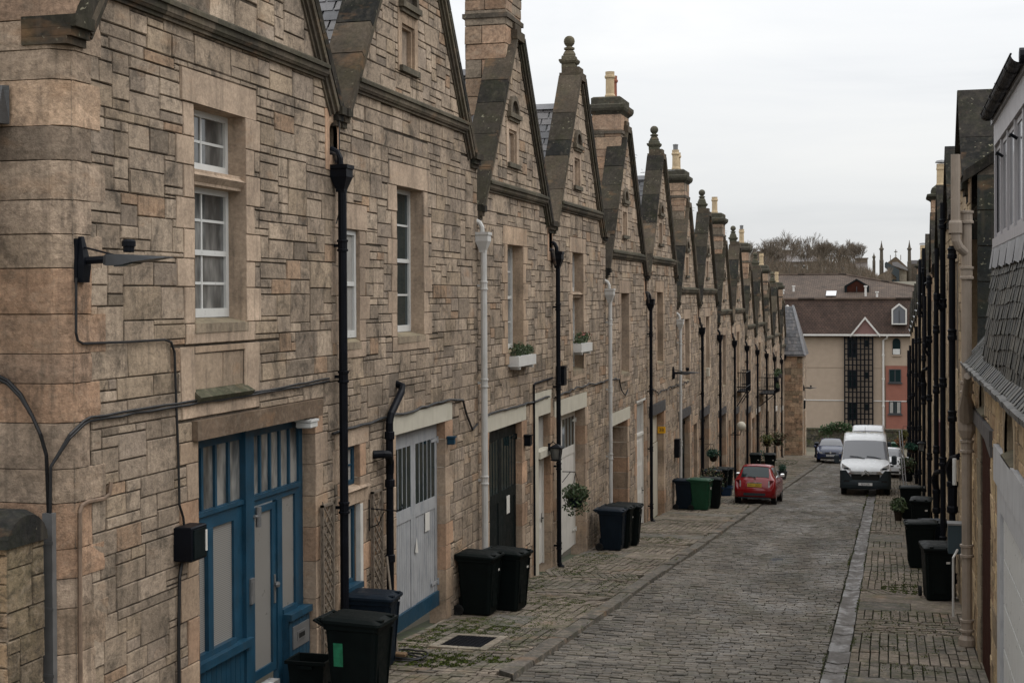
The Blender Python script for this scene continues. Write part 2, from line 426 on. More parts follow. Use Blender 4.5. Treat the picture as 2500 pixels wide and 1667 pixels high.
def pslope(mb, P, a, b, lo, hi, n0, n1, col, dn=0.):
    """bar along a->b in the facade plane, between perpendicular offsets lo..hi, out n0..n1"""
    du, dz = b[0] - a[0], b[1] - a[1]; L = math.hypot(du, dz); pu, pz = -dz / L, du / L
    if pz < 0: pu, pz = -pu, -pz
    q = [(a[0] + pu * lo, a[1] + pz * lo), (b[0] + pu * lo, b[1] + pz * lo), (a[0] + pu * hi, a[1] + pz * hi), (b[0] + pu * hi, b[1] + pz * hi)]
    mb.hexa([P(u, z, n) for u, z in q for n in (n0, n1)], col)
# ---------------------------------------------------------------- openings
def window(root, P, rng, u0, u1, z0, z1, transom=None, style='sash', deep=.24, frame='white2', glass='glass', holes=None, solid=None, lintel=.36, sillcol=None, bars=True):
    """cut a window; returns nothing, adds its holes to holes (opening) and solid (stones kept clear)"""
    holes.append((u0, u1, z0, z1))
    sur = MB(); c0 = jit(rng.choice(DRESS), rng, .1)
    def st(a, b, lo, hi, n=.012):
        solid.append((a, b, lo, hi))
        stone_face(sur, P, [(a, lo), (b, lo), (b, hi), (a, hi)], rng, jit(c0, rng, .1), .0025, (n, n + .003), -.03, .001)
    st(u0 - .3, u1 + .32, z1, z1 + lintel)
    z = z0; k = rng.randint(0, 1)
    while z < z1 - .05:
        h = min(rng.uniform(.3, .42), z1 - z)
        if z1 - z - h < .15: h = z1 - z
        for a in (0, 1):
            w = .24 if (k + a) % 2 else .4
            if a == 0: st(u0 - w, u0, z, z + h)
            else: st(u1, u1 + w, z, z + h)
        z += h; k += 1
    st(u0 - .22, u1 + .22, z0 - .22, z0, .02)
    # reveals
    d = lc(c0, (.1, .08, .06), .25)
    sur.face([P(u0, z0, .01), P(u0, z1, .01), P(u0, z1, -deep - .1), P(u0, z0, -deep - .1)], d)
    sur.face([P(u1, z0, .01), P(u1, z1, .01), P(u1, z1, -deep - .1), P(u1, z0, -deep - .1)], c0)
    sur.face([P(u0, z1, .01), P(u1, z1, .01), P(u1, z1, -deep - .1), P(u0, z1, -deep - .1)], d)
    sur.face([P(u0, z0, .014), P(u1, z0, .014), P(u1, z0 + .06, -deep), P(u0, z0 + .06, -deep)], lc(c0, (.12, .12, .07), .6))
    pbox(sur, P, u0 - .02, u1 + .02, z0 - .1, z0, 0, .03, lc(c0, (.13, .12, .08), .5))
    fr = MB(); gl = MB(); n0, n1 = -deep - .05, -deep + .03
    w = .066
    lights = [(z0 + .06, z1)]
    if transom:
        t0, t1 = transom
        pbox(sur, P, u0, u1, t0, t1, -deep - .02, -.05, jit(c0, rng, .1))
        sur.hexa([P(u0, t0 + .03, -.05), P(u1, t0 + .03, -.05), P(u0, t0, -.1), P(u1, t0, -.1), P(u0, t1 - .07, .012), P(u1, t1 - .07, .012), P(u0, t1, -.1), P(u1, t1, -.1)], jit(c0, rng, .1))
        lights = [(z0 + .06, t0), (t1, z1)]
    for li, (a, b) in enumerate(lights):
        pbox(fr, P, u0, u0 + w, a, b, n0, n1); pbox(fr, P, u1 - w, u1, a, b, n0, n1)
        pbox(fr, P, u0 + w, u1 - w, b - w, b, n0, n1); pbox(fr, P, u0 + w, u1 - w, a, a + w * 1.5, n0, n1)
        sash = (b - a) > 1.0
        mid = (a + b) / 2
        if sash: pbox(fr, P, u0 + w, u1 - w, mid - .03, mid + .03, n0, n1 - .004)
        if bars:
            um = (u0 + u1) / 2
            pbox(fr, P, um - .015, um + .015, a + w * 1.5, b - w, n0 + .03, n1 - .02)
            zs = [(a + mid) / 2 + .02, (mid + b) / 2] if sash else [mid]
            for q in zs: pbox(fr, P, u0 + w, u1 - w, q - .015, q + .015, n0 + .03, n1 - .024)
        gl.face([P(u0 + w, a + w, n0 + .045), P(u1 - w, a + w, n0 + .045), P(u1 - w, b - w, n0 + .045), P(u0 + w, b - w, n0 + .045)])
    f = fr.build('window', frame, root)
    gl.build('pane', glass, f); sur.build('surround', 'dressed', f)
    return f
def door_jambs(root, P, rng, u0, u1, z0, z1, deep, holes, solid, lintel=('dressed', .3, .3), lcol=None, out=.015):
    """stone jambs + lintel of a door or garage opening"""
    holes.append((u0, u1, z0, z1))
    sur = MB(); c0 = jit(rng.choice(DRESS), rng, .1)
    z = z0; k = 0
    while z < z1 - .02:
        h = min(rng.uniform(.36, .5), z1 - z)
        if z1 - z - h < .15: h = z1 - z
        for a in (0, 1):
            w = .26 if (k + a) % 2 else .42
            q = (u0 - w, u0, z, z + h) if a == 0 else (u1, u1 + w, z, z + h)
            solid.append(q); cc = jit(rng.choice(DRESS + ORANGE[:2]), rng, .12)
            stone_face(sur, P, [(q[0], q[2]), (q[1], q[2]), (q[1], q[3]), (q[0], q[3])], rng, cc, .003, (.01, .014), -.03, .001)
            e = u0 if a == 0 else u1
            sur.face([P(e, z + .003, .008), P(e, z + h - .003, .008), P(e, z + h - .003, -deep - .08), P(e, z + .003, -deep - .08)], cc)
        z += h; k += 1
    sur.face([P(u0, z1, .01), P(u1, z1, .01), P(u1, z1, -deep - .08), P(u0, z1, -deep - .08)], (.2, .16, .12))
    sur.build('door_surround', 'dressed', root)
    mat, ext, h = lintel
    lm = MB(); pbox(lm, P, u0 - ext, u1 + ext, z1 + .002, z1 + h, -.05, out, lcol or jit(c0, rng, .1))
    solid.append((u0 - ext, u1 + ext, z1, z1 + h))
    lm.build('lintel', mat, root)
def planked(mb, P, u0, u1, z0, z1, n, w=.11, col=(.5, .5, .5), gap=.008):
    k = max(1, int(round((u1 - u0) / w))); w = (u1 - u0) / k
    mb.face([P(u0, z0, n - .012), P(u1, z0, n - .012), P(u1, z1, n - .012), P(u0, z1, n - .012)], col)
    for i in range(k): pbox(mb, P, u0 + i * w + gap / 2, u0 + (i + 1) * w - gap / 2, z0, z1, n - .012, n, col)
def garage(root, P, u0, u1, z0, z1, n, mat, glazed=True, gf=(.42, .93), bars=5, plank=.11, glass='glassdark', kick=None):
    """pair of boarded leaves, tall barred lights in the upper part"""
    um = (u0 + u1) / 2; H = z1 - z0
    for s, (a, b) in enumerate(((u0, um - .004), (um + .004, u1))):
        d = MB(); st = .11
        pbox(d, P, a, a + st, z0, z1, n - .05, n); pbox(d, P, b - st, b, z0, z1, n - .05, n)
        pbox(d, P, a + st, b - st, z1 - .16, z1, n - .05, n)
        if glazed:
            g0 = z0 + H * gf[0]; g1 = z0 + H * gf[1]
            pbox(d, P, a + st, b - st, g0 - .2, g0, n - .05, n); pbox(d, P, a + st, b - st, g1, z1 - .16, n - .05, n - .001)
            for i in range(1, bars):
                q = a + st + (b - a - 2 * st) * i / bars; pbox(d, P, q - .009, q + .009, g0, g1, n - .02, n - .001)
            planked(d, P, a + st, b - st, z0, g0 - .2, n - .015, plank)
        else:
            planked(d, P, a + st, b - st, z0, z1 - .16, n - .015, plank)
        o = d.build('garage_door', mat, root)
        if glazed:
            g = MB(); g.face([P(a + st, g0, n - .008), P(b - st, g0, n - .008), P(b - st, g1, n - .008), P(a + st, g1, n - .008)])
            g.build('pane', glass, o)
        hg = MB()
        for zz in (z0 + .35, z1 - .3):
            e = a if s == 0 else b; sg = 1 if s == 0 else -1
            pbox(hg, P, min(e, e + sg * .32), max(e, e + sg * .32), zz, zz + .05, n, n + .012)
            hg.tube([P(e, zz - .03, n + .01), P(e, zz + .08, n + .01)], .022, 8)
        hg.build('hinge', mat, o)
    if kick:
        k = MB(); pbox(k, P, u0, u1, z0 - .02, z0 + .22, n - .01, n + .035); k.build('kick_board', kick, root)
def drainpipe(root, x, y, z0, z1, r=.052, mat='iron', hopper=True, out=1, spout=True, collars=1.75, wallx=None):
    p = MB(); p.tube([(x, y, z0 + .12), (x, y, z1)], r, 10)
    p.tube([(x, y, z0 + .12), (x + out * .03, y, z0 + .05), (x + out * .1, y, z0 + .02)], r * 1.15, 10)
    z = z0 + .5
    while z < z1 - .2:
        p.lathe([(r * 1.05, -.08), (r * 1.32, -.075), (r * 1.32, -.05), (r * 1.12, -.045), (r * 1.12, .045), (r * 1.32, .05), (r * 1.32, .075), (r * 1.05, .08)], (x, y, z), 10)
        p.box(min(x, x - out * .12), max(x, x - out * .12), y - .015, y + .015, z - .02, z + .02)
        z += collars
    o = p.build('drainpipe', mat, root, smooth=False)
    if hopper:
        h = MB(); b = .075
        h.sqlathe([(b * .75, 0), (b * .8, .04), (b * 1.55, .2), (b * 1.55, .3), (b * 1.75, .31), (b * 1.75, .36), (b * 1.45, .36), (b * 1.4, .28)], (x - out * .01, y, z1 - .03))
        if spout:
            h.tube([(x - out * .02, y, z1 + .25), (x - out * .03, y, z1 + .42), (x - out * .07, y, z1 + .5), (x - out * .16, y, z1 + .55)], .045, 8)
        h.build('hopper', mat, o)
    return o
SKYLOW, SKYTOP = 5.9, 16.5
# ---------------------------------------------------------------- left terrace
V = [11.53, 17.97, 24.6, 30.5, 36.5, 43.0, 49.3, 55.25, 61.2, 67.1, 73.05, 78.9, 84.8, 90.8, 96.7, 101.0]
ZM = [13.03, 12.13, 11.22, 10.28, 9.37, 8.47, 7.55, 6.63]
SL = 1.45
DARKC = [(.046, .039, .031), (.075, .06, .045), (.024, .022, .02), (.036, .032, .026), (.1, .08, .06), (.02, .02, .019)]
MOULD = [(.08, .066, .05), (.12, .098, .073), (.055, .048, .038)]
SLATE = [(.085, .083, .088), (.11, .105, .108), (.07, .07, .076), (.13, .12, .118)]
def slates(mb, f, n_rows, n_cols, rng, pal, lift=.02, exact=False):
    """f(a, b, h) -> xyz with a across 0..1, b up the slope 0..1, h above it"""
    for r in range(n_rows):
        o = (r % 2) * .5
        for c in range(-1, n_cols):
            a0 = max(0, (c + o) / n_cols); a1 = min(1, (c + 1 + o) / n_cols)
            if a1 - a0 < .004: continue
            g = .0025 + rng.uniform(0, .002)
            jb = rng.uniform(-.07, .07) / n_rows
            b0 = r / n_rows + jb; b1 = min(1.0, (r + 1.25) / n_rows); h = lift * rng.uniform(.8, 1.3); col = jit(rng.choice(pal), rng, .22)
            A, B = f(a0 + g, b0, h), f(a1 - g, b0, h); C, D = f(a1 - g, b1, .004), f(a0 + g, b1, .004)
            mb.face([A, B, C, D], col); mb.face([f(a0 + g, b0, -.01), f(a1 - g, b0, -.01), B, A], lc(col, (.01, .01, .01), .6))
            mb.face([f(a0 + g, b0, -.01), A, D, f(a0 + g, b1, -.01)], lc(col, (.01, .01, .01), .5))
def ball(mb, c, r, n=14, col=(.5, .5, .5)):
    mb.lathe([(r * math.sin(PI * k / 8) + .0005, -r * math.cos(PI * k / 8)) for k in range(9)], c, n, col)
def house(i, label, holes_fn):
    rng = random.Random(100 + i)
    vL, vR = V[i - 1], V[i]; zm = ZM[(i - 1) // 2]
    hw = (vR - vL) / 2 - .62; c = (vL + vR) / 2 - .12
    if i == 1: hw = 2.75; c = 14.72
    if i == 15: vR = 101.0; c = 99.5; hw = 2.3
    odd = i % 2 == 1
    htop = (hw - .27) * SL; zk = zm - .52
    zb = gz(vR) - .3
    root = thing('terraced_house', label, 'house', (FX, (vL + vR) / 2, gz((vL + vR) / 2)), 'terraced stone houses down the left side')
    holes, solid = [], []
    holes_fn(root, rng, holes, solid, vL, vR, zm)
    mo, mc = [], MB()
    # blind window in the gable
    bu0, bu1, bz0, bz1 = c - .62, c - .02, zm + .52, zm + 1.17
    holes.append((bu0, bu1, bz0, bz1))
    bw = MB(); dc = jit(rng.choice(DRESS), rng, .08)
    bw.face([PL(bu0, bz0, -.1), PL(bu1, bz0, -.1), PL(bu1, bz1, -.1), PL(bu0, bz1, -.1)], lc(dc, (.3, .26, .22), .5))
    for a, b, lo, hi, n0, n1 in ((bu0 - .16, bu0, bz0 - .1, bz1 + .2, -.12, .014), (bu1, bu1 + .16, bz0 - .1, bz1 + .2, -.12, .014), (bu0, bu1, bz1, bz1 + .2, -.12, .012), (bu0 + .0, bu0 + .05, bz0, bz1, -.1, -.03), (bu1 - .05, bu1, bz0, bz1, -.1, -.03), (bu0 + .05, bu1 - .05, bz1 - .05, bz1, -.1, -.03)):
        pbox(bw, PL, a, b, lo, hi, n0, n1, jit(dc, rng, .08))
    solid += [(bu0 - .16, bu1 + .16, bz0 - .1, bz1 + .2)]
    pbox(bw, PL, bu0 - .12, bu1 + .12, bz0 - .1, bz0 - .01, 0, .07, (.09, .08, .06))
    pbox(bw, PL, bu0 - .14, bu1 + .14, bz1 + .22, bz1 + .31, 0, .1, (.11, .095, .07))
    pbox(bw, PL, bu0 - .1, bu1 + .1, bz1 + .16, bz1 + .218, 0, .06, (.13, .11, .08))
    bc, br, bz = (bu0 + bu1) / 2, .36, bz1 + .315
    for k in range(8):
        a0, a1 = PI * k / 8, PI * (k + 1) / 8
        q = [(bc + r * math.cos(a), bz + r * math.sin(a)) for r in (br, br - .1) for a in (a0, a1)]
        bw.hexa([PL(u, z, n) for u, z in q for n in (0, .075)], (.12, .1, .075))
        bw.face([PL(bc, bz, .012), PL(bc + (br - .1) * math.cos(a0), bz + (br - .1) * math.sin(a0), .012), PL(bc + (br - .1) * math.cos(a1), bz + (br - .1) * math.sin(a1), .012)], (.06, .05, .04))
    bw.build('blind_window', 'dressed', root)
    # gully niche below the shared valley
    if odd and i < 15:
        nu0, nu1, nz0, nz1 = vR - .34, vR - .06, zm - 1.12, zm - .68
        holes.append((nu0, nu1, nz0, nz1)); ni = MB()
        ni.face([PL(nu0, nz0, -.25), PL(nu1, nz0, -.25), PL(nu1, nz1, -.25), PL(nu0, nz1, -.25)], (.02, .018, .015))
        um = (nu0 + nu1) / 2; r = (nu1 - nu0) / 2
        for sg in (-1, 1):
            e = um + sg * r
            arc = [(um + sg * r * math.cos(a), nz1 - r + r * math.sin(a)) for a in [PI / 2 * k / 5 for k in range(6)]]
            ni.face([PL(e, nz1, .008)] + [PL(u, z, .008) for u, z in arc], (.3, .2, .13))
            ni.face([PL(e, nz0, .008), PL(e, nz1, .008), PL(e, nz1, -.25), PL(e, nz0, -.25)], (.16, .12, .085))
        for a, b, lo, hi in ((nu0 - .14, nu0, nz0 - .2, nz1 + .16), (nu1, nu1 + .05, nz0 - .2, nz1 + .16), (nu0, nu1, nz1, nz1 + .16), (nu0, nu1, nz0 - .2, nz0)):
            pbox(ni, PL, a, b, lo, hi, -.05, .01, jit(rng.choice(ORANGE), rng, .1)); solid.append((a, b, lo, hi))
        ni.tube([PL(um, nz0 + .05, -.05), PL(um, nz0 + .02, .05), PL(um + .01, nz0 - .12, .07), PL(um + .1, nz0 - .3, .09)], [.05, .05, .04, .03], 8, (.03, .03, .035))
        ni.build('gully_outlet', 'dressed', root)
    lower = rect_region(vL, vR, zb, zk)
    upper = [(0, -1, -zk), (0, 1, zm + htop), (-SL, 1, zm - SL * (c - hw)), (SL, 1, zm + SL * (c + hw))]
    w = MB(); kz = math.ceil((zm + htop - zb) / .112)
    for reg, a, b in ((lower, zb, zk), (upper, zk, zm + htop)):
        stone_wall(w, PL, reg, vL, vR, a, b, holes + solid, rng)
    backing(w, PL, [lower, upper], vL, vR, zb, zm + htop, holes)
    # end faces and back of the gable so it has thickness
    w.face([PL(vL, zb, -.022), PL(vL, zk, -.022), PL(vL, zk, -.6), PL(vL, zb, -.6)], (.2, .16, .12))
    w.face([PL(vR, zb, -.022), PL(vR, zk, -.022), PL(vR, zk, -.6), PL(vR, zb, -.6)], (.2, .16, .12))
    w.build('wall', 'rubble', root)
    # copings
    cp = MB(); tops = [(c - hw - .36, zk), (c - .26, zm + htop)]
    for sg in (-1, 1):
        a = (c + sg * (hw + .36), zk); b = (c + sg * .24, zm + htop + .03)
        k = 5; ts = sorted([0, 1] + [min(.95, max(.05, (j + 1) / k + rng.uniform(-.07, .07))) for j in range(k - 1)])
        if odd and sg < 0: ts = [t * .93 for t in ts]
        for j in range(k):
            p0 = (lerp(a[0], b[0], ts[j]), lerp(a[1], b[1], ts[j])); p1 = (lerp(a[0], b[0], ts[j + 1] - .003), lerp(a[1], b[1], ts[j + 1] - .003))
            pslope(cp, PL, p0, p1, 0, .12 + rng.uniform(-.006, .006), -.42, .11, jit(rng.choice(DARKC), rng, .15))
        # kneeler at the foot
        f0, f1 = sorted((c + sg * (hw + .3), vL + .03 if sg < 0 else vR - .03))
        if i == 1 and sg < 0: f0, f1 = c - hw - .62, c - hw - .3
        for lo, hi, n in ((-.2, -.13, .05), (-.13, -.05, .09), (-.05, .06, .14)):
            pbox(cp, PL, f0 + .0, f1, zk + lo, zk + hi - .002, -.42, n, jit(rng.choice(DARKC), rng, .1))
    pbox(cp, PL, c - .3, c + .3, zm + htop - .02, zm + htop + .16, -.42, .11, jit(DARKC[4], rng))
    pbox(cp, PL, c - .24, c + .24, zm + htop + .162, zm + htop + .3, -.38, .05, jit(DARKC[4], rng))
    cp.build('coping', 'coping', root)
    ml = MB()
    for sg in (-1, 1):
        a = (c + sg * (hw + .33), zk + .02); b = (c + sg * .27, zm + htop)
        for lo, hi, n in ((-.075, -.002, .1), (-.15, -.078, .065), (-.2, -.153, .03)):
            pslope(ml, PL, a, b, lo, hi, -.02, n, jit(rng.choice(MOULD), rng, .12))
    x0, x1 = c - hw + .06, c + hw - .06
    k = max(2, int((x1 - x0) / .9))
    for j in range(k):
        a, b = lerp(x0, x1, j / k), lerp(x0, x1, (j + 1) / k) - .004
        cc = jit(rng.choice(MOULD), rng, .15)
        pbox(ml, PL, a, b, zm - .17, zm - .1, -.02, .05, cc); pbox(ml, PL, a, b, zm - .098, zm - .03, -.02, .1, cc)
        ml.tube([PL(a, zm - .1, .06), PL(b, zm - .1, .06)], .035, 6, cc)
        ml.hexa([PL(a, zm - .028, -.02), PL(a, zm - .028, .13), PL(b, zm - .028, -.02), PL(b, zm - .028, .13), PL(a, zm + .1, -.02), PL(a, zm + .02, .13), PL(b, zm + .1, -.02), PL(b, zm + .02, .13)], lc(cc, (.06, .06, .045), .5))
    ml.build('moulding', 'mould', root)
    # roof behind the gable
    off = .72; zr = zm + hw * SL - off - .25
    rf = MB(); X0, X1 = FX - .38, FX - 5.2
    um = c - .25 / SL
    uL = vL - .05
    zl = zr - (c - uL) * 1.38
    L = math.hypot(c - uL, zr - zl); nu, nz = -(zr - zl) / L, (c - uL) / L
    slates(rf, lambda a, b, h: (lerp(X0, X1, a), lerp(uL, c, b) + nu * h, lerp(zl, zr, b) + nz * h), int(L / .2), 15, rng, SLATE)
    rf.face([(X0, uL, zl - .02), (X1, uL, zl - .02), (X1, c, zr - .02), (X0, c, zr - .02)], (.02, .02, .02))
    rf.face([(X0, vR + .05, zl), (X1, vR + .05, zl), (X1, c, zr - .01), (X0, c, zr - .01)], (.09, .09, .095))
    rf.build('roof', 'slate', root)
    rg = MB(); rg.hexa([(x, c + d, zr + h) for h, dd in ((-.09, .14), (.05, .04)) for d in (-dd, dd) for x in (X0, X1)]); rg.build('ridge_flashing', 'lead', root)
    zt = zm + htop
    if odd:
        cu, hx, hy = c - .12, .41, .6; xc = FX - .02 - hx
        zb_, zs, zc = zm + htop - 1.75, zm + 3.32, zm + 3.86
        if i == 1: zs += .5; zc += .5
        ch = MB()
        ch.box(xc - hx + .03, xc + hx - .03, cu - hy + .03, cu + hy - .03, zb_, zc, MORT)
        z = zb_; kk = 0
        while z < zc - .03:
            h = rng.choice((.2, .34, .36, .3)); h = min(h, zc - z)
            if zc - z - h < .15: h = zc - z
            for face in range(4):
                W = 2 * hx if face in (0, 2) else 2 * hy
                cuts = [0, W] if (kk + face) % 2 == 0 and W < 1 else [0, W * rng.uniform(.4, .6), W]
                for q in range(len(cuts) - 1):
                    u0, u1 = cuts[q], cuts[q + 1]
                    P = {0: lambda a, z, n: (xc - hx + a, cu - hy - n, z), 1: lambda a, z, n: (xc + hx + n, cu - hy + a, z), 2: lambda a, z, n: (xc - hx + a, cu + hy + n, z), 3: lambda a, z, n: (xc - hx - n, cu - hy + a, z)}[face]
                    stone_face(ch, P, [(u0, z), (u1, z), (u1, z + h), (u0, z + h)], rng, jit(rng.choice(ORANGE + [(.25, .2, .15)]), rng, .18), .004, (0, .012), -.03, .004)
            z += h; kk += 1
        chim = ch.build('chimney', 'ashlar', root)
        cc = MB()
        cc.box(xc - hx - .045, xc + hx + .045, cu - hy - .045, cu + hy + .045, zs, zs + .09, (.12, .1, .08))
        for q in ((hx, hy),):
            rings = [(.0, 0), (.03, .04), (.1, .1), (.13, .17), (.13, .26), (.02, .3), (.02, .46), (-.04, .5)]
            cc.loft([[(xc + a * (hx + e), cu + b * (hy + e), zc + z) for a, b in ((-1, -1), (1, -1), (1, 1), (-1, 1))] for e, z in rings], (.075, .07, .055))
        cc.build('chimney_cap', 'coping', chim)
        np_ = {3: 2, 5: 2, 7: 2}.get(i, 1)
        for q in range(np_):
            pm = MB(); pc = (xc + .05 - .3 * q * (i == 3), cu - .3 + .4 * q, zc + .5)
            rr = .125; hh = (.72, .66, .7)[q % 3]
            pm.lathe([(rr * 1.15, 0), (rr * 1.18, .06), (rr, .1), (rr * .96, hh - .2), (rr * 1.2, hh - .17), (rr * 1.22, hh - .12), (rr * 1.02, hh - .1), (rr * 1.05, hh), (rr * .8, hh), (rr * .75, hh - .2)], pc, 12 if i != 9 else 8)
            po = pm.build('chimney_pot', 'potred' if (i == 5 and q == 1) else 'pot', chim)
            if i in (7, 11) and q == 0:
                cw = MB(); cw.lathe([(.09, 0), (.09, .16), (.1, .16), (.1, .2), (.03, .22)], (pc[0], pc[1], pc[2] + hh), 10); cw.build('cowl', 'steel', po)
    else:
        fi = MB(); z0 = zt + .29; cx = FX - .24; col = (.1, .095, .07)
        if i in (4,): col = (.14, .12, .085)
        fi.sqlathe([(.16, 0), (.16, .1), (.19, .12), (.215, .17), (.215, .21), (.16, .22), (.16, .27), (.15, .3)], (cx, c, z0), 1, 1, col)
        fi.lathe([(.15, .3), (.155, .34), (.12, .41), (.09, .44), (.13, .46), (.13, .5), (.075, .52), (.07, .54)], (cx, c, z0), 14, col)
        ball(fi, (cx, c, z0 + .655), .135, 14, col)
        fi.build('finial', 'coping', root, smooth=False)
        # small ball on a pedestal at the stepped party line
        if i < 14:
            b2 = MB(); q = (FX - .38, vR - .12, zk + .02)
            b2.sqlathe([(.17, 0), (.17, .3), (.21, .32), (.21, .38), (.12, .4), (.12, .5)], q, 1, 1, (.06, .058, .05)); ball(b2, (q[0], q[1], q[2] + .63), .15, 12, (.055, .055, .05))
            b2.build('party_wall_finial', 'coping', root)
    return root
def far_holes(door, dcol, lin, lh=.3, du=(.35, 2.9), side=None):
    def fn(root, rng, holes, solid, vL, vR, zm):
        u0 = vL + 2.0; window(root, PL, rng, u0, u0 + 1.15, zm - 3.33, zm - 1.08, holes=holes, solid=solid)
        a, b = vL + du[0], vL + du[1]; zt = gz((a + b) / 2) + 3.12
        door_jambs(root, PL, rng, a, b, gz(b) - .05, zt, .2, holes, solid, (lin, .12, lh), None, .03)
        garage(root, PL, a, b, gz(a) - .02, zt - .02, -.2, door, True, (.6, .92), 4)
        if side:
            a, b = vL + side[0], vL + side[1]; zt = gz(b) + 2.9
            door_jambs(root, PL, rng, a, b, gz(b) - .05, zt, .15, holes, solid, ('dressed', .2, .3))
            panel_door(root, PL, a, b, gz(a), zt, -.15, side[2])
    return fn
def panel_door(root, P, u0, u1, z0, z1, n, mat, fan=.55, handle=True):
    d = MB(); pbox(d, P, u0, u0 + .07, z0, z1, n - .08, n + .03); pbox(d, P, u1 - .07, u1, z0, z1, n - .08, n + .03)
    pbox(d, P, u0 + .07, u1 - .07, z1 - .08, z1, n - .08, n + .03); zf = z1 - fan
    pbox(d, P, u0 + .07, u1 - .07, zf - .08, zf, n - .08, n + .05)
    f = d.build('door_frame', mat, root)
    l = MB(); a, b = u0 + .075, u1 - .075
    pbox(l, P, a, b, z0 + .02, zf - .085, n - .06, n)
    for lo, hi in ((.08, .38), (.44, .68), (.74, .95)):
        for q in (0, 1):
            ua = lerp(a, b, .1 + .44 * q); ub = lerp(a, b, .46 + .44 * q); za = lerp(z0, zf - .08, lo); zb = lerp(z0, zf - .08, hi)
            pbox(l, P, ua, ub, za, zb, n, n + .008); pbox(l, P, ua + .03, ub - .03, za + .03, zb - .03, n + .008, n + .014)
    dr = l.build('door', mat, root)
    if handle:
        h = MB(); h.tube([P(b - .08, z0 + 1.0, n), P(b - .08, z0 + 1.0, n + .05), P(b - .16, z0 + 1.0, n + .05)], .012, 6); pbox(h, P, b - .1, b - .06, z0 + .9, z0 + 1.1, n + .001, n + .012); h.build('handle', 'iron', dr)
    g = MB(); g.face([P(u0 + .07, zf, n - .03), P(u1 - .07, zf, n - .03), P(u1 - .07, z1 - .08, n - .03), P(u0 + .07, z1 - .08, n - .03)]); g.build('fanlight', 'curtain', f)
def h1(root, rng, holes, solid, vL, vR, zm):
    solid.append((11.4, 11.77, 4.7, 13.0))
    window(root, PL, rng, 13.83, 15.08, 9.74, 12.09, (11.24, 11.41), holes=holes, solid=solid)
    ap = MB()
    for a, b, lo, hi, n in ((13.5, 13.83, 8.73, 9.5, .012), (15.02, 15.42, 8.73, 9.5, .012), (13.83, 15.02, 9.42, 9.5, .012), (13.83, 14.5, 9.02, 9.42, -.008), (14.5, 15.02, 9.02, 9.42, -.008), (13.83, 15.02, 8.73, 8.9, .008)):
        solid.append((a, b, lo, hi)); stone_face(ap, PL, [(a, lo), (b, lo), (b, hi), (a, hi)], rng, jit(rng.choice(DRESS) if n > 0 else (.33, .25, .18), rng, .12), .003, (n, n + .002), -.06, .001)
    solid.append((13.83, 15.02, 8.9, 9.02))
    ap.hexa([PL(13.8, 8.9, .0), PL(13.8, 8.9, .05), PL(15.14, 8.9, 0), PL(15.14, 8.9, .05), PL(13.8, 9.06, -.05), PL(13.8, 8.95, .09), PL(15.04, 9.06, -.05), PL(15.14, 8.95, .09)], (.07, .07, .045))
    ap.build('window_apron', 'dressed', root)
    u0, u1, zt = 13.88, 17.08, 8.49
    door_jambs(root, PL, rng, u0, u1, gz(17) - .1, zt, .2, holes, solid, ('dressed', .13, .215), (.14, .1, .07), .07)
    n = -.17; B = lambda mb, a, b, lo, hi, n0=-.05, n1=.0: pbox(mb, PL, a, b, lo, hi, n + n0, n + n1)
    f = MB()
    B(f, 13.88, 13.98, 5.0, 8.49); B(f, 15.3, 15.53, 5.0, 8.49, -.06, .05); B(f, 16.96, 17.08, 5.0, 8.49); B(f, 13.98, 15.3, 8.36, 8.49); B(f, 15.53, 16.96, 8.36, 8.49)
    B(f, 13.98, 15.3, 7.44, 7.66); B(f, 13.98, 15.3, 7.6, 7.65, 0, .03); B(f, 15.53, 16.96, 7.52, 7.66); B(f, 15.53, 16.96, 7.6, 7.65, 0, .03)
    for k in range(1, 4): B(f, 13.98 + 1.32 * k / 4 - .025, 13.98 + 1.32 * k / 4 + .025, 7.66, 8.36)
    for k in range(1, 5): B(f, 15.53 + 1.43 * k / 5 - .022, 15.53 + 1.43 * k / 5 + .022, 7.66, 8.36)
    B(f, 14.4, 14.52, 6.02, 7.44, -.05, .02); B(f, 15.08, 15.3, 6.02, 7.44); B(f, 16.25, 16.39, 5.1, 7.52, -.05, .02); B(f, 16.84, 16.96, 5.1, 7.52)
    B(f, 13.98, 15.38, 5.93, 6.02, -.05, .11); B(f, 16.39, 17.06, 5.98, 6.06, -.05, .14); B(f, 14.02, 15.08, 6.021, 6.08, -.04, .03); B(f, 16.4, 16.84, 6.061, 6.12, -.04, .03)
    planked(f, PL, 13.98, 15.3, 4.98, 5.93, n + .02, .12); planked(f, PL, 16.39, 17.05, 5.0, 5.98, n + .1, .11)
    B(f, 16.39, 16.41, 5.0, 5.98, -.05, .1)
    fo = f.build('entrance_frame', 'blue', root)
    g = MB()
    for a, b, lo, hi in ((13.98, 15.3, 7.66, 8.36), (15.53, 16.96, 7.66, 8.36)): g.face([PL(a, lo, n - .03), PL(b, lo, n - .03), PL(b, hi, n - .03), PL(a, hi, n - .03)])
    g.build('clerestory_glass', 'glass', fo)
    g = MB()
    for a, b in ((13.98, 14.4), (14.52, 15.08)): g.face([PL(a, 6.02, n - .03), PL(b, 6.02, n - .03), PL(b, 7.44, n - .03), PL(a, 7.44, n - .03)])
    g.build('window_blind', 'blind', fo)
    g = MB(); g.face([PL(16.39, 6.06, n - .03), PL(16.84, 6.06, n - .03), PL(16.84, 7.52, n - .03), PL(16.39, 7.52, n - .03)]); g.build('side_light', 'frost', fo)
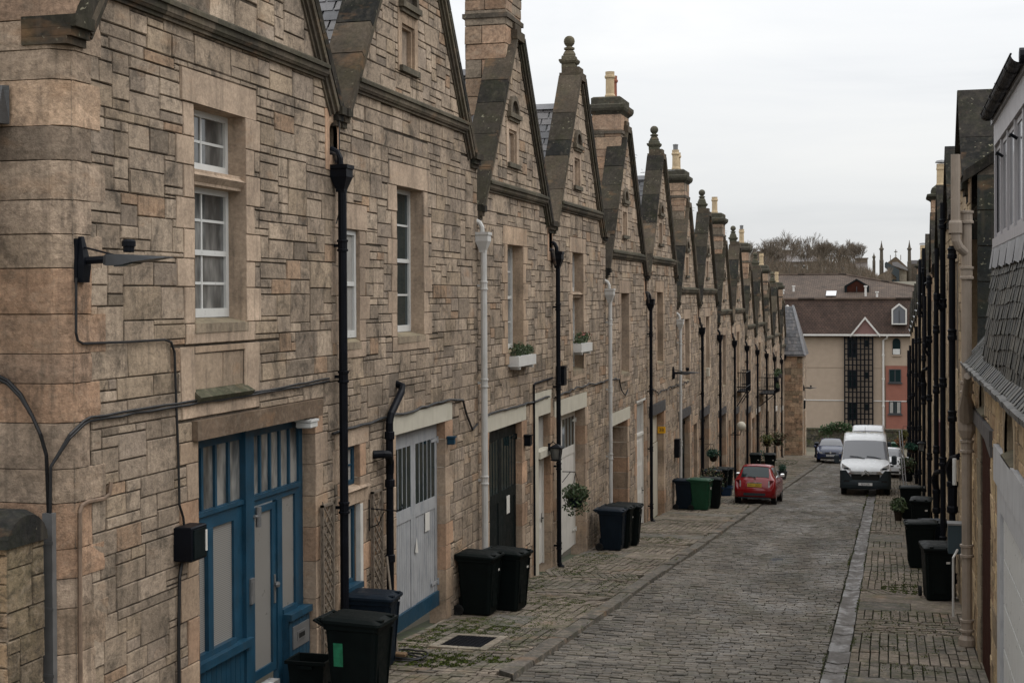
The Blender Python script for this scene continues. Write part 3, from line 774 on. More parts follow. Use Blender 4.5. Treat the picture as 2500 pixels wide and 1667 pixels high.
    lp = MB(); B(lp, 16.5, 17.0, 5.6, 5.88, .1, .115); B(lp, 16.62, 16.88, 5.68, 5.8, .115, .122); l = lp.build('letter_plate', 'steel', fo)
    sl = MB(); B(sl, 16.66, 16.84, 5.71, 5.77, .122, .125); sl.build('letter_slot', 'ink', l)
    d = MB(); B(d, 15.535, 15.6, 5.42, 7.5); B(d, 16.13, 16.245, 5.42, 7.5); B(d, 15.6, 16.13, 7.42, 7.5); B(d, 15.6, 16.13, 5.42, 5.53)
    do = d.build('door', 'blue', root)
    g = MB(); g.face([PL(15.6, 5.53, n - .025), PL(16.13, 5.53, n - .025), PL(16.13, 7.42, n - .025), PL(15.6, 7.42, n - .025)]); g.build('pane', 'frost', do)
    h = MB(); B(h, 16.17, 16.21, 6.25, 6.6, 0, .012); h.lathe([(.03, -.03), (.038, 0), (.03, .03)], PL(16.19, 6.48, n + .04), 8); h.build('handle', 'steel', do)
    h = MB(); h.tube([PL(15.62, 7.28, n + .06), PL(15.62, 7.52, n + .06)], .035, 10); h.tube([PL(15.5, 7.42, n + .06), PL(15.62, 7.4, n + .06)], .02, 8); h.build('light_cylinder', 'steel', do)
    ic = MB(); B(ic, 15.38, 15.48, 6.4, 6.7, .05, .075); B(ic, 15.4, 15.46, 6.5, 6.66, .075, .08); ic.build('intercom', 'steel', root)
    st = MB(); B(st, 15.53, 16.25, 4.95, 5.3, -.1, .04); st.build('door_step', 'kerb', root)
def h2(root, rng, holes, solid, vL, vR, zm):
    window(root, PL, rng, 20.28, 21.54, 9.42, 11.70, holes=holes, solid=solid, glass='glassdark')
    window(root, PL, rng, 18.06, 18.7, 9.4, 10.95, holes=holes, solid=solid, bars=False, deep=.07, glass='curtain')
    a, b, zt = 18.1, 18.66, 7.97
    door_jambs(root, PL, rng, a, b, gz(b) - .1, zt, .2, holes, solid, ('dressed', .35, .26))
    n = -.07; f = MB()
    for lo, hi in ((7.42, 7.97), (6.05, 7.14)):
        pbox(f, PL, a, a + .05, lo, hi, n - .05, n); pbox(f, PL, b - .07, b, lo, hi, n - .05, n); pbox(f, PL, a + .05, b - .07, hi - .06, hi, n - .05, n); pbox(f, PL, a + .05, b - .07, lo, lo + .06, n - .05, n)
    pbox(f, PL, (a + b) / 2 - .02, (a + b) / 2 + .02, 6.1, 7.08, n - .05, n)
    pbox(f, PL, a + .05, b - .07, 7.68, 7.7, n - .03, n - .01)
    pbox(f, PL, a, b + .02, 5.97, 6.05, n - .05, .06); planked(f, PL, a, b, gz(b) - .1, 5.97, n + .06, .11)
    fo = f.build('side_window', 'blue', root)
    g = MB()
    for lo, hi in ((7.48, 7.91), (6.11, 7.08)): g.face([PL(a, lo, n - .03), PL(b, lo, n - .03), PL(b, hi, n - .03), PL(a, hi, n - .03)])
    g.build('pane', 'curtain', fo)
    l = MB(); pbox(l, PL, a, b + .3, 7.16, 7.36, n - .05, .02, DRESS[0]); l.hexa([PL(a, 7.36, -.1), PL(a, 7.36, .07), PL(b + .3, 7.36, -.1), PL(b + .3, 7.36, .07), PL(a, 7.42, -.12), PL(a, 7.38, .05), PL(b + .3, 7.42, -.12), PL(b + .3, 7.38, .05)], DRESS[2]); solid.append((b, b + .3, 7.14, 7.42)); l.build('window_ledge', 'dressed', root)
    w = MB(); pbox(w, PL, b - .004, b + .1, gz(b), 7.13, -.05, .02); solid.append((b, b + .1, gz(b), 7.13)); w.build('painted_jamb', 'white', root)
    a, b, zt = 20.18, 22.62, 7.95
    door_jambs(root, PL, rng, a, b, gz(b) - .1, zt, .2, holes, solid, ('cream', .38, .29))
    garage(root, PL, a, b, 4.9, zt - .03, -.14, 'greyblue', True, (.6, .92), 5, .1, kick='blue')
    tg = MB(); tg.face([PL(21.5, 6.2, -.12), PL(21.42, 5.96, -.12), PL(21.58, 5.93, -.12)]); pbox(tg, PL, 21.98, 22.2, 6.2, 6.5, -.14, -.132); tg.build('door_notice', 'paper', root)
def h3(root, rng, holes, solid, vL, vR, zm):
    window(root, PL, rng, 26.67, 27.87, 8.92, 11.04, holes=holes, solid=solid)
    a, b, zt = 25.3, 27.72, 7.52
    door_jambs(root, PL, rng, a, b, gz(b) - .1, zt, .16, holes, solid, ('cream', .32, .33))
    garage(root, PL, a, b, gz(a) - .02, zt - .03, -.12, 'blackgreen', True, (.6, .93), 5, .1)
    tg = MB(); pbox(tg, PL, 26.98, 27.2, 5.75, 6.1, -.12, -.11); tg.build('door_notice', 'paper', root)
    a, b, zt = 28.8, 30.2, 7.8
    door_jambs(root, PL, rng, a, b, gz(b) - .1, zt, .2, holes, solid, ('cream', .1, .2))
    s = MB(); pbox(s, PL, a, a + .28, gz(a) - .1, zt, -.2, .02); pbox(s, PL, a + .28, b, zt - .3, zt, -.2, .018); pbox(s, PL, a + .28, b, 6.6, 6.75, -.2, .06); s.build('painted_door_case', 'cream', root)
    panel_door(root, PL, a + .28, b, gz(b) + .15, 6.6, -.17, 'white', .1)
    g = MB(); g.face([PL(a + .28, 6.75, -.15), PL(b, 6.75, -.15), PL(b, 7.5, -.15), PL(a + .28, 7.5, -.15)]); g.build('fanlight', 'curtain', root)
    ic = MB(); pbox(ic, PL, 29.45, 29.62, 5.55, 5.9, -.158, -.12); ic.build('intercom', 'steel', root)
def h4(root, rng, holes, solid, vL, vR, zm):
    window(root, PL, rng, 32.5, 33.7, 8.28, 11.06, (10.0, 10.15), holes=holes, solid=solid)
    a, b, zt = 30.78, 33.85, 7.34
    door_jambs(root, PL, rng, a, b, gz(b) - .1, zt, .28, holes, solid, ('cream', .18, .36))
    garage(root, PL, a, b, gz(a) - .02, zt - .03, -.24, 'white', True, (.74, .95), 4, .16)
def h5(root, rng, holes, solid, vL, vR, zm):
    window(root, PL, rng, 38.7, 39.9, 7.88, 10.11, holes=holes, solid=solid)
    a, b, zt = 37.3, 39.6, 6.56
    door_jambs(root, PL, rng, a, b, gz(b) - .1, zt, .95, holes, solid, ('cream', .4, .34))
    garage(root, PL, a, b, gz(a) - .02, zt - .03, -.95, 'brown', False)
    a, b, zt = 41.15, 42.62, 6.9
    door_jambs(root, PL, rng, a, b, gz(b) - .1, zt, .2, holes, solid, ('white', .05, .06))
    panel_door(root, PL, a, b, gz(b) + .02, zt, -.08, 'white', .95)
def h6(root, rng, holes, solid, vL, vR, zm):
    window(root, PL, rng, 44.95, 46.13, 7.9, 10.16, holes=holes, solid=solid)
    a, b, zt = 43.4, 46.25, 6.3
    door_jambs(root, PL, rng, a, b, gz(b) - .1, zt, .3, holes, solid, ('darkgrey', .12, .34), None, .05)
    d = MB(); pbox(d, PL, a, b, 5.3, zt, -.32, -.22); planked(d, PL, a, b, gz(b), 5.28, -.2, .3); d.build('garage_door', 'cream', root)
FN = {1: h1, 2: h2, 3: h3, 4: h4, 5: h5, 6: h6,
      7: far_holes('blackgreen', None, 'darkgrey', .32, (.4, 3.2), (4.2, 5.2, 'wood')), 8: far_holes('blackgreen', None, 'darkgrey', .34, (.2, 3.0)),
      9: far_holes('darkgrey', None, 'darkgrey', .3, (.45, 3.2), (4.3, 5.1, 'wood')), 10: far_holes('blue', None, 'darkgrey', .3, (.7, 2.8)),
      11: far_holes('darkgrey', None, 'darkgrey', .3, (.5, 3.0), (3.6, 5.2, 'white')), 12: far_holes('darkgrey', None, 'white', .3, (.3, 2.8)),
      13: far_holes('brown', None, 'dressed', .3, (.6, 3.0)), 14: far_holes('darkgrey', None, 'white', .3, (1.2, 3.2)), 15: far_holes('woodbrown', None, 'white', .3, (.6, 2.6))}
LAB = {1: 'nearest corner stone house with bright blue glazed entrance screen', 2: 'stone house with worn pale grey garage doors and tall sash window',
       3: 'stone house with black barred garage doors and white window box', 4: 'stone gabled house with white garage doors behind hanging basket',
       5: 'stone house with deep empty doorway recess and narrow white door', 6: 'stone house with cream doors beside the yellow 3B sign',
       7: 'stone house with black glazed doors behind the green bin', 8: 'stone house with green topiary ball and alarm box on its wall',
       9: 'stone house with dark doors just before the round globe lamp', 10: 'stone house with blue doors behind the red car and lower balcony',
       11: 'stone house with tall white door beyond the red car', 12: 'stone house under the plant filled iron balcony with white lintel',
       13: 'stone house with reddish brown doors behind far hanging baskets', 14: 'second last gabled house with finial before the projecting end house',
       15: 'last gabled house with orange wooden door beside projecting end house'}
HS = {}
for i in range(1, 16):
    HS[i] = house(i, LAB[i], FN[i])
# downpipes at the valleys
PIPE = {1: ('iron', 11.45, .058), 2: ('pipewhite', 10.85, .058), 3: ('iron', 10.68, .05), 4: ('pipewhite', 9.9, .05), 5: ('iron', 9.62, .05), 6: ('pipewhite', 8.9, .05)}
for i in range(1, 15):
    m, zt, r = PIPE.get(i, ('iron', gz(V[i]) + 6.25, .055))
    y = V[i] - .2 if i == 1 else V[i] - .02
    drainpipe(HS[i], FX + .13, y, gz(V[i]), zt, r, m, True, 1)
# waste pipe with swan neck on the second house
p = MB(); p.tube([PL(20.25, 8.72, -.02), PL(20.22, 8.68, .1), PL(20.15, 8.6, .11), PL(19.68, 8.3, .11), PL(19.62, 8.18, .11), PL(19.62, 5.0, .11)], .055, 10)
for z in (8.0, 7.3, 6.2): p.lathe([(.058, -.06), (.075, -.05), (.075, .05), (.058, .06)], PL(19.62, z, .11), 10)
p.tube([PL(19.62, 7.45, .11), PL(19.58, 7.62, .13), PL(19.42, 7.74, .16), PL(19.3, 7.76, .12), PL(19.2, 7.76, 0)], .06, 10)
p.build('waste_pipe', 'iron', HS[2])
p = MB(); p.tube([PL(28.62, gz(28.6) + .05, .04), PL(28.62, 8.2, .04), PL(28.75, 8.22, .04), PL(30.3, 8.25, .04)], .022, 6); p.build('overflow_pipe', 'iron', HS[3])
# corner quoins, chamfer and side wall of the first house
rng = random.Random(7)
YS = 11.386; XS = FX - .144
q = MB(); z = 5.0; k = 0
while z < 12.95:
    h = rng.choice((.27, .31, .36, .42)); h = min(h, 13.0 - z); cc = jit(rng.choice(ORANGE + DRESS + [(.26, .2, .15)]), rng, .17)
    w1, w2 = ((rng.uniform(.2, .28), rng.uniform(.85, 1.0)), (rng.uniform(.38, .5), rng.uniform(.55, .68)))[k % 2]
    PS = lambda u, zz, n: (XS - u, YS - n, zz)
    base = [(FX, 11.53 + w1, 1, 0), (FX, 11.53 + w1 * .5, 1, 0), (FX, 11.536, 1, -.1), (FX - .006, 11.524, .8, -.6), (XS + .006, YS + .006, .6, -.8), (XS - .006, YS, .1, -1), (XS - w2 * .5, YS, 0, -1), (XS - w2, YS, 0, -1)]
    rows = []
    for t, ins in ((0, -.012), (.002, .008), (.012, .014), (.3, .018), (.65, .016), (.985, .014), (.998, .008), (1, -.012)):
        rows.append([(x + nx * (ins + rng.uniform(-.009, .006)), y + ny * (ins + rng.uniform(-.009, .006)), z + .003 + (h - .006) * t + (rng.uniform(-.006, .006) if .1 < t < .99 else 0)) for x, y, nx, ny in base])
    q.loft(rows, cc, False, False)
    for e in (0, 7): x, y, nx, ny = base[e]; q.face([(x + nx * -.04, y + ny * -.04, z + .005), (x + nx * .012, y + ny * .012, z + .01), (x + nx * .012, y + ny * .012, z + h - .01), (x - nx * .04, y - ny * .04, z + h - .005)], lc(cc, MORT, .7))
    q.face([PL(11.5, z - .01, -.005), PL(11.53 + w1, z - .01, -.005), PL(11.53 + w1, z + h, -.005), PL(11.5, z + h, -.005)], (.26, .215, .17))
    z += h; k += 1
q.build('corner_quoins', 'quoin', HS[1])
s = MB(); stone_wall(s, PS, rect_region(0, 3.2, 4.8, 12.98), .02, 3.2, 4.8, 13.0, [(0, .64, 4.8, 13.0)], rng, TAN + ORANGE[:1], .16, .15)
s.face([PS(0, 4.8, -.02), PS(3.2, 4.8, -.02), PS(3.2, 13, -.02), PS(0, 13, -.02)], MORT)
for z0, z1, n in ((12.85, 12.96, .04), (12.96, 13.06, .09), (13.06, 13.2, .15)): s.box(XS - 3.2, XS + n * .6, YS - n, YS + .3, z0, z1 - .002, jit((.17, .13, .09), rng))
s.build('side_wall', 'rubble', HS[1])
s = MB(); slates(s, lambda a, b, h: (lerp(-7.82, -9.4, a), lerp(10.2, 11.3, b), lerp(10.8, 11.8, b) + h), 6, 6, rng, SLATE, .03)
s.hexa([(-7.74, 11.34, 11.6), (-9.4, 11.34, 11.6), (-7.78, 11.2, 11.6), (-9.4, 11.2, 11.6), (-7.74, 11.34, 11.95), (-9.4, 11.34, 11.95), (-7.78, 11.3, 11.95), (-9.4, 11.3, 11.95)], (.05, .05, .05))
s.box(-9.4, -7.86, 10.15, 11.3, 10.5, 10.75, (.05, .05, .055))
s.build('side_roof', 'slate', HS[1])
# projecting end house closing the terrace
E1 = thing('end_house', 'projecting stone end house with steep slated hip roof', 'house', (-6.6, 101, gz(101)))
rng = random.Random(55); w = MB(); zE = 6.0
PE = lambda u, z, n: (-7.5 + u, 101 - n, z)
stone_wall(w, PE, rect_region(0, 1.55, gz(101) - .6, zE), 0, 1.55, gz(101) - .6, zE, [], rng, ORANGE + [(.3, .22, .15)], .2, .16)
w.box(-7.5, -5.975, 101.02, 105.5, gz(101) - .8, zE, (.2, .15, .1))
PE2 = lambda u, z, n: (-5.96 + n, u, z)
stone_wall(w, PE2, rect_region(101, 105.5, gz(105) - .6, zE), 101, 105.5, gz(105) - .6, zE, [(102.2, 103.3, -2, 1.9)], rng, TAN, .18, .16)
w.build('wall', 'rubble', E1)
r = MB(); slates(r, lambda a, b, h: (lerp(-7.5, -5.8, a) - .9 * b * a, lerp(100.75, 102.3, b), lerp(5.95, 9.3, b) + h), 14, 7, rng, SLATE, .03)
r.face([(-7.5, 100.76, 5.93), (-5.8, 100.76, 5.93), (-6.7, 102.3, 9.3), (-7.5, 102.3, 9.3)], (.05, .05, .05))
r.hexa([(-7.5, 100.74, 5.86), (-5.78, 100.74, 5.86), (-7.5, 105.6, 5.86), (-5.78, 105.6, 5.86), (-7.5, 102.3, 9.3), (-6.72, 102.3, 9.3), (-7.5, 104.6, 9.3), (-6.72, 104.6, 9.3)], (.085, .08, .08))
r.build('roof', 'slate', E1)
g = MB(); g.hexa([(-5.84, 100.7, 5.95), (-5.7, 100.7, 5.95), (-5.84, 100.82, 5.95), (-5.7, 100.82, 5.95), (-6.76, 102.22, 9.4), (-6.62, 102.22, 9.4), (-6.76, 102.36, 9.4), (-6.62, 102.36, 9.4)]); g.hexa([(-7.56, 100.66, 5.9), (-7.42, 100.66, 5.9), (-7.56, 100.78, 5.9), (-7.42, 100.78, 5.9), (-7.56, 102.2, 9.4), (-7.42, 102.2, 9.4), (-7.56, 102.34, 9.4), (-7.42, 102.34, 9.4)]); g.build('hip_flashing', 'lead', E1)
d = MB(); d.box(-6.05, -5.93, 102.2, 103.3, gz(103), 1.9); d.build('door', 'woodbrown', E1)
p = MB(); p.tube([(-7.32, 100.85, gz(101)), (-7.32, 100.85, 5.8)], .09, 8); p.sqlathe([(.1, 0), (.2, .3), (.2, .45)], (-7.25, 100.85, 5.5)); p.build('drainpipe', 'iron', E1)
# ---------------------------------------------------------------- ground
def terrain(y):
    if y < 118: return gz(y) - .16
    if y < 150: return -2.6
    if y < 280: return lerp(-2.6, 11.5, (y - 150) / 130)
    return lerp(11.5, 15, min(1, (y - 280) / 220)) 
m = MB(); ys = [-40, 0, 60, 118, 150, 190, 235, 280, 340, 420, 500, 900, 2500]; xs = [-1500, -300, -80, -30, -8, 4, 40, 120, 400, 1500]
for j in range(len(ys) - 1):
    for k in range(len(xs) - 1):
        m.face([(xs[k], ys[j], terrain(ys[j])), (xs[k + 1], ys[j], terrain(ys[j])), (xs[k + 1], ys[j + 1], terrain(ys[j + 1])), (xs[k], ys[j + 1], terrain(ys[j + 1]))])
tag(m.build('ground', 'ground'), kind='structure')
def kx(s): return -4.86 + (s - 18) * .0105          # road side of the left kerb
rng = random.Random(31)
m = MB()
S0, S1 = 6., 118.
def gp(x, s, h): return (x, s, gz(s) + h)
m.face([gp(-7.6, S0, -.055), gp(1.5, S0, -.055), gp(1.5, 104, -.055), gp(-7.6, 104, -.055)])
tag(m.build('joint_bed', 'joint'), kind='structure')
rd = MB()
SETT = [(.135, .118, .097), (.152, .134, .11), (.115, .103, .087), (.14, .12, .096), (.168, .146, .12), (.125, .113, .097)]
s = S0
def wob(x, s): return .012 * math.sin(x * 1.9 + s * .55) + .01 * math.sin(s * 1.3 - x * .7)
while s < 103:
    pitch = rng.uniform(.1, .122) * (1 if s < 50 else 1.25 if s < 70 else 1.7)
    x = kx(s) + .03 + rng.uniform(-.1, .03); x1 = -.93 + .0 * s
    bow = rng.uniform(-.01, .01)
    while x < x1:
        w = rng.uniform(.14, .23) * (1 if s < 50 else 1.3)
        e = min(x + w, x1)
        if e - x > .05:
            a, b = max(x, kx(s) + .02) + .004, e - .004; c = jit(rng.choice(SETT), rng, .16)
            if rng.random() < .03: c = jit((.14, .13, .1), rng)
            p = lambda xx, ss, h: gp(xx, ss + .05 * math.sin(xx * 1.1 + s * .3) + bow * xx, h + wob(xx, ss))
            h = rng.uniform(-.012, .006); i = .009; t = rng.uniform(-.004, .004)
            if b - a > .05:
                j = lambda: rng.uniform(-.004, .004)
                o = [(a + j(), s + .007 + j()), (b + j(), s + .007 + j()), (b + j(), s + pitch - .007 + j()), (a + j(), s + pitch - .007 + j())]
                cx_, cy_ = (a + b) / 2, s + pitch / 2
                tp = [(cx_ + (q[0] - cx_) * (1 - 2 * i / (b - a)), cy_ + (q[1] - cy_) * (1 - 2 * i / pitch)) for q in o]
                n = len(rd.v)
                rd.v.extend([p(q[0], q[1], -.05) for q in o] + [p(q[0], q[1], h - .012) for q in o] + [p(q[0], q[1], h + t) for q in tp])
                dk = lc(c, (.02, .02, .014), .7)
                for q in range(4):
                    r = (q + 1) % 4
                    rd.f.append([n + q, n + r, n + 4 + r, n + 4 + q]); rd.c.append(dk)
                    rd.f.append([n + 4 + q, n + 4 + r, n + 8 + r, n + 8 + q]); rd.c.append(c)
                rd.f.append([n + 8, n + 9, n + 10, n + 11]); rd.c.append(c)
        x = e
    s += pitch
tag(rd.build('road', 'setts'), kind='structure')
# kerb on the left, smooth flagstone channel on the right
kb = MB(); s = 18.3
while s < 100:
    L = rng.uniform(.7, 1.25); a, b = s + .008, s + L - .008; c = jit((.115, .104, .09), rng, .14); dh = rng.uniform(-.012, .012); j = rng.uniform(-.015, .015)
    xo = lambda ss: kx(ss) + j; xi = lambda ss: kx(ss) - .27 + j
    if s < 18.4: ra = a + .22
    else: ra = a
    kb.hexa([gp(xi(a), ra, -.08), gp(xo(a), a, -.08), gp(xi(b), b, -.08), gp(xo(b), b, -.08), gp(xi(a) , ra, .04 + dh), gp(xo(a) - .03, a + .02, .035 + dh), gp(xi(b), b, .04 + dh), gp(xo(b) - .03, b, .035 + dh)], c)
    s += L
tag(kb.build('kerb', 'kerb'), kind='structure')
ch = MB(); s = S0
while s < 100:
    L = rng.uniform(.45, 1.15); a, b = s + .01, s + L - .01; c = jit((.125, .115, .107), rng, .13); t = rng.uniform(-.006, .006); d = rng.uniform(-.012, .012)
    xs_ = [-.91 + d, -.85 + d, -.76 + d, -.66 + d, -.6 + d]; hs = [-.002, -.006, -.02, -.006, .004]
    for q in range(4):
        ch.face([gp(xs_[q], a, hs[q] + t), gp(xs_[q + 1], a, hs[q + 1] + t), gp(xs_[q + 1], b, hs[q + 1] + t), gp(xs_[q], b, hs[q] + t)], c)
    ch.face([gp(xs_[0], a, -.05), gp(xs_[0], b, -.05), gp(xs_[0], b, t), gp(xs_[0], a, t)], lc(c, MORT, .7)); ch.face([gp(xs_[4], a, -.05), gp(xs_[4], b, -.05), gp(xs_[4], b, t), gp(xs_[4], a, t)], lc(c, MORT, .7))
    s += L
def channel_mat():
    mt, nt, b = new_mat('polished_channel_stone'); at = nd(nt, 'ShaderNodeAttribute', attribute_name='Col'); P = pos(nt)
    c = mix(nt, at.outputs['Color'], ramp(nt, noise(nt, P, 14, 5, .7), [(.3, g3(.75)), (.7, g3(1.2))]), 1., 'MULTIPLY')
    f = ramp(nt, noise(nt, pos(nt, (1, .5, 1)), 4, 5, .6), [(.38, g3(.36)), (.58, g3(.9))]); b.inputs['Specular IOR Level'].default_value = .3
    nt.links.new(f, b.inputs['Roughness']); nt.links.new(c, b.inputs['Base Color'])
    bump(nt, b, noise(nt, P, 9, 4), .35, .02); return mt
tag(ch.build('channel', channel_mat()), kind='structure')
def pavement(name, xa, xb, rng, PAL):
    mb = MB(); s = S0
    def slab(x0, x1, a, b, c, h, sk0=0., sk1=0., g=.012, over=True):
        x0 = x0(a) if callable(x0) else x0; x1 = x1(a) if callable(x1) else x1
        cl = lambda v, ss: max(xa(ss), min(xb(ss), v)); q = [gp(cl(x0 + g + sk0, a), a + g, h), gp(cl(x1 - g + sk0, a), a + g, h), gp(cl(x1 - g + sk1, b), b - g, h), gp(cl(x0 + g + sk1, b), b - g, h)]
        lo = [(p[0], p[1], p[2] - .07) for p in q]; mb.loft([lo, q], c, False); mb.face(q, c)
    while s < 102:
        t = rng.choice(('rib', 'rib', 'skew', 'slab', 'sett', 'rib')); L = {'rib': rng.uniform(1.0, 1.8), 'skew': rng.uniform(.5, .8), 'slab': rng.uniform(.6, 1.2), 'sett': rng.uniform(.4, .9)}[t]
        A, B = xa(s), xb(s); h0 = .03
        if t == 'slab':
            k = rng.choice((1, 2, 2, 3))
            for q in range(k): slab(lerp(A, B, q / k), lerp(A, B, (q + 1) / k), s, s + L, jit((.19, .16, .13) if rng.random() < .5 else (.15, .14, .125), rng, .12), h0 + rng.uniform(-.006, .004), g=.006)
        elif t in ('rib', 'skew'):
            sk = 0 if t == 'rib' else rng.choice((-.28, .28)); x = A - abs(sk)
            base = rng.choice(PAL)
            while x < B + abs(sk) - .03:
                w = rng.uniform(.125, .16); a = s
                while a < s + L - .02:
                    l = min(rng.uniform(.25, .75), s + L - a)
                    if s + L - a - l < .12: l = s + L - a
                    k0, k1 = sk * (a - s) / L, sk * (a + l - s) / L
                    lo, hi = x, x + w
                    if lo + max(k0, k1) < B and hi + min(k0, k1) > A: slab(lo, hi, a, a + l, jit(base, rng, .16), h0 + rng.uniform(-.008, .006), k0, k1, .006 + (.006 if rng.random() < .5 else .003))
                    a += l
                x += w
        else:
            a = s
            while a < s + L - .05:
                x = A
                while x < B - .05:
                    w = min(rng.uniform(.16, .34), B - x); slab(x, x + w, a, a + .16, jit(rng.choice(PAL), rng, .2), h0 + rng.uniform(-.014, .006), rng.uniform(-.01, .01), rng.uniform(-.02, .02), .012); x += w
                a += .165
        s += L
    tag(mb.build(name, 'paver'), kind='structure')
PAVP = [(.2, .166, .134), (.17, .144, .118), (.22, .185, .15), (.15, .134, .113)]
pavement('left_pavement', lambda s: -7.22, lambda s: kx(s) - .28 if s > 18.3 else kx(s), random.Random(3), PAVP)
pavement('right_pavement', lambda s: -.585, lambda s: 1.26, random.Random(8), PAVP)
# moss and weeds in the joints: countless tufts
mo = MB(); rng = random.Random(12)
GR = [(.055, .078, .012), (.04, .058, .013), (.08, .098, .016), (.05, .053, .022)]
def tufts(cx, cs, rx, rs, n, sz=.04, hz=.02):
    sz *= .5; hz *= .5
    for _ in range(n * 2):
        a = rng.uniform(0, 2 * PI); r = math.sqrt(rng.random()); x, s = cx + rx * r * math.cos(a), cs + rs * r * math.sin(a)
        if math.sin(x * 31) + math.sin(s * 17 + x * 9) + rng.uniform(-1, 1) < -.2: continue
        t = rng.uniform(0, 2 * PI); w = rng.uniform(.3, 1) * sz; h = rng.uniform(.2, 1) * hz
        c = jit(rng.choice(GR), rng, .3)
        mo.face([gp(x - w * math.cos(t), s - w * math.sin(t), .024), gp(x + w * math.cos(t), s + w * math.sin(t), .024), gp(x + rng.uniform(-.5, .5) * w, s + rng.uniform(-.5, .5) * w, .03 + h)], c)
        mo.face([gp(x - w * math.sin(t), s + w * math.cos(t), .028), gp(x + w * math.cos(t), s + w * math.sin(t), .034), gp(x + w * math.sin(t), s - w * math.cos(t), .034 + h * .3)], c)
tufts(-6.5, 22.0, .65, 1.1, 2200); tufts(-6.5, 18.9, .9, .45, 1100, .05, .05); tufts(-5.9, 19.3, .8, .3, 600, .05, .05); tufts(-6.9, 20.2, .25, 1.0, 700); tufts(-6.0, 25.3, .6, .6, 600)
tufts(-6.2, 21.0, .9, 2.4, 1800); tufts(-6.9, 27.5, .3, 1.6, 700); tufts(-6.7, 32.5, .5, 1.4, 800); tufts(-6.6, 30.0, .5, 1.0, 500); tufts(-5.6, 24.0, .5, 1.6, 800); tufts(-5.4, 28.0, .4, 2.0, 500); tufts(.3, 24.0, .8, 2.5, 900); tufts(.5, 18.5, .8, 1.2, 500); tufts(.2, 32, .6, 2.5, 600); tufts(-6.0, 37.3, .7, 1.0, 900); tufts(-5.6, 21.6, .5, 1.0, 500, .03); tufts(.35, 29.4, .55, .8, 800, .045, .04); tufts(.2, 20.6, .6, .4, 300, .03); tufts(-6.4, 88, .9, 5, 700, .09, .05); tufts(-6.9, 17.7, .3, .7, 400, .04, .04)
for _ in range(110): tufts(rng.choice((-.58, -4.86, -.93)) + rng.uniform(-.03, .03), rng.uniform(17, 70), .03, .5, 30, .025, .02)
tag(mo.build('moss_and_weeds', 'grass'), kind='stuff')
# ---------------------------------------------------------------- right terrace
R1 = thing('mews_house', 'nearest right hand house with slate hung dormer and white garage', 'house', (RX, 18, gz(18)))
rng = random.Random(77); holes, solid = [], []
su = MB()
for a, b, lo, hi in ((15.7, 17.0, 8.2, 8.84), (20.5, 21.7, 8.36, 8.8)):
    su = MB(); holes.append((a, b, lo, hi)); um, r = (a + b) / 2, (b - a) / 2
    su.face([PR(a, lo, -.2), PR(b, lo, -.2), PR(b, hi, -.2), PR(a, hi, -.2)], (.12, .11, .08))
    for sg in (-1, 1):
        e = um + sg * r; rr = min(r, hi - lo - .1)
        su.face([PR(e, hi, .012)] + [PR(um + sg * r * math.cos(t), hi - rr + rr * math.sin(t), .012) for t in [PI / 2 * k / 6 for k in range(7)]], (.36, .28, .18))
        su.face([PR(e, lo, .01), PR(e, hi, .01), PR(e, hi, -.2), PR(e, lo, -.2)], (.33, .26, .18))
        solid.append((min(e, e + sg * .16), max(e, e + sg * .16), lo, hi + .1)); pbox(su, PR, min(e, e + sg * .16), max(e, e + sg * .16), lo, hi + .05, -.02, .015, (.36, .28, .19))
    pbox(su, PR, a, b, hi, hi + .05, -.1, .012, (.3, .24, .16))
    su.hexa([PR(a, lo - .02, -.2), PR(a, lo - .02, .05), PR(b, lo - .02, -.2), PR(b, lo - .02, .05), PR(a, lo + .12, -.2), PR(a, lo, .05), PR(b, lo + .12, -.2), PR(b, lo, .05)], (.13, .115, .08))
    su.build('arched_recess', 'dressed', R1)
ga, gb = 12.2, 17.85
holes.append((ga, gb, 4.8, 7.75)); holes.append((19.4, 21.4, 4.6, 8.08)); solid += [(ga - .3, gb + .4, 7.75, 8.22), (18.95, 22.9, 8.08, 8.3), (21.4, 22.15, 4.5, 8.08)]
w = MB(); reg = rect_region(11.5, 24.3, 4.3, 8.95)
stone_wall(w, PR, reg, 11.5, 24.3, 4.3, 9.0, holes + solid, rng, [(.42, .3, .17), (.38, .27, .16), (.44, .32, .2), (.36, .25, .15)], .17, .15)
backing(w, PR, [reg], 11.5, 24.3, 4.3, 8.95, holes)
w.build('wall', 'rubble', R1)
l = MB(); pbox(l, PR, ga - .2, gb + .35, 7.77, 8.2, -.05, .05); l.build('garage_lintel', 'greypanel', R1)
l = MB(); pbox(l, PR, 18.95, 22.9, 8.09, 8.29, -.05, .05); l.hexa([PR(18.95, 7.95, -.05), PR(18.95, 7.95, .04), PR(20.2, 8.085, -.05), PR(20.2, 8.085, .04), PR(18.95, 8.085, -.05), PR(18.95, 8.085, .04), PR(20.2, 8.086, -.05), PR(20.2, 8.086, .04)]); l.build('door_lintel', 'greylintel', R1)
f = MB(); pbox(f, PR, gb - .5, gb, 4.8, 7.74, -.12, .03); pbox(f, PR, ga, gb - .5, 7.5, 7.74, -.12, .03); fo = f.build('garage_frame', 'greypanel', R1)
d = MB()
for k in range(5): pbox(d, PR, ga, gb - .54, 4.9 + k * .52, 4.9 + k * .52 + .5, -.06, -.005)
o = d.build('garage_door', 'white2', R1); d = MB(); pbox(d, PR, ga, gb - .502, 4.85, 7.49, -.12, -.065); d.build('door_gap', 'ink', o)  # black backing puts the dark of the gap into the colour
d = MB(); planked(d, PR, 19.4, 21.4, 4.6, 8.07, -.015, .14); d.build('door', 'brown', R1)
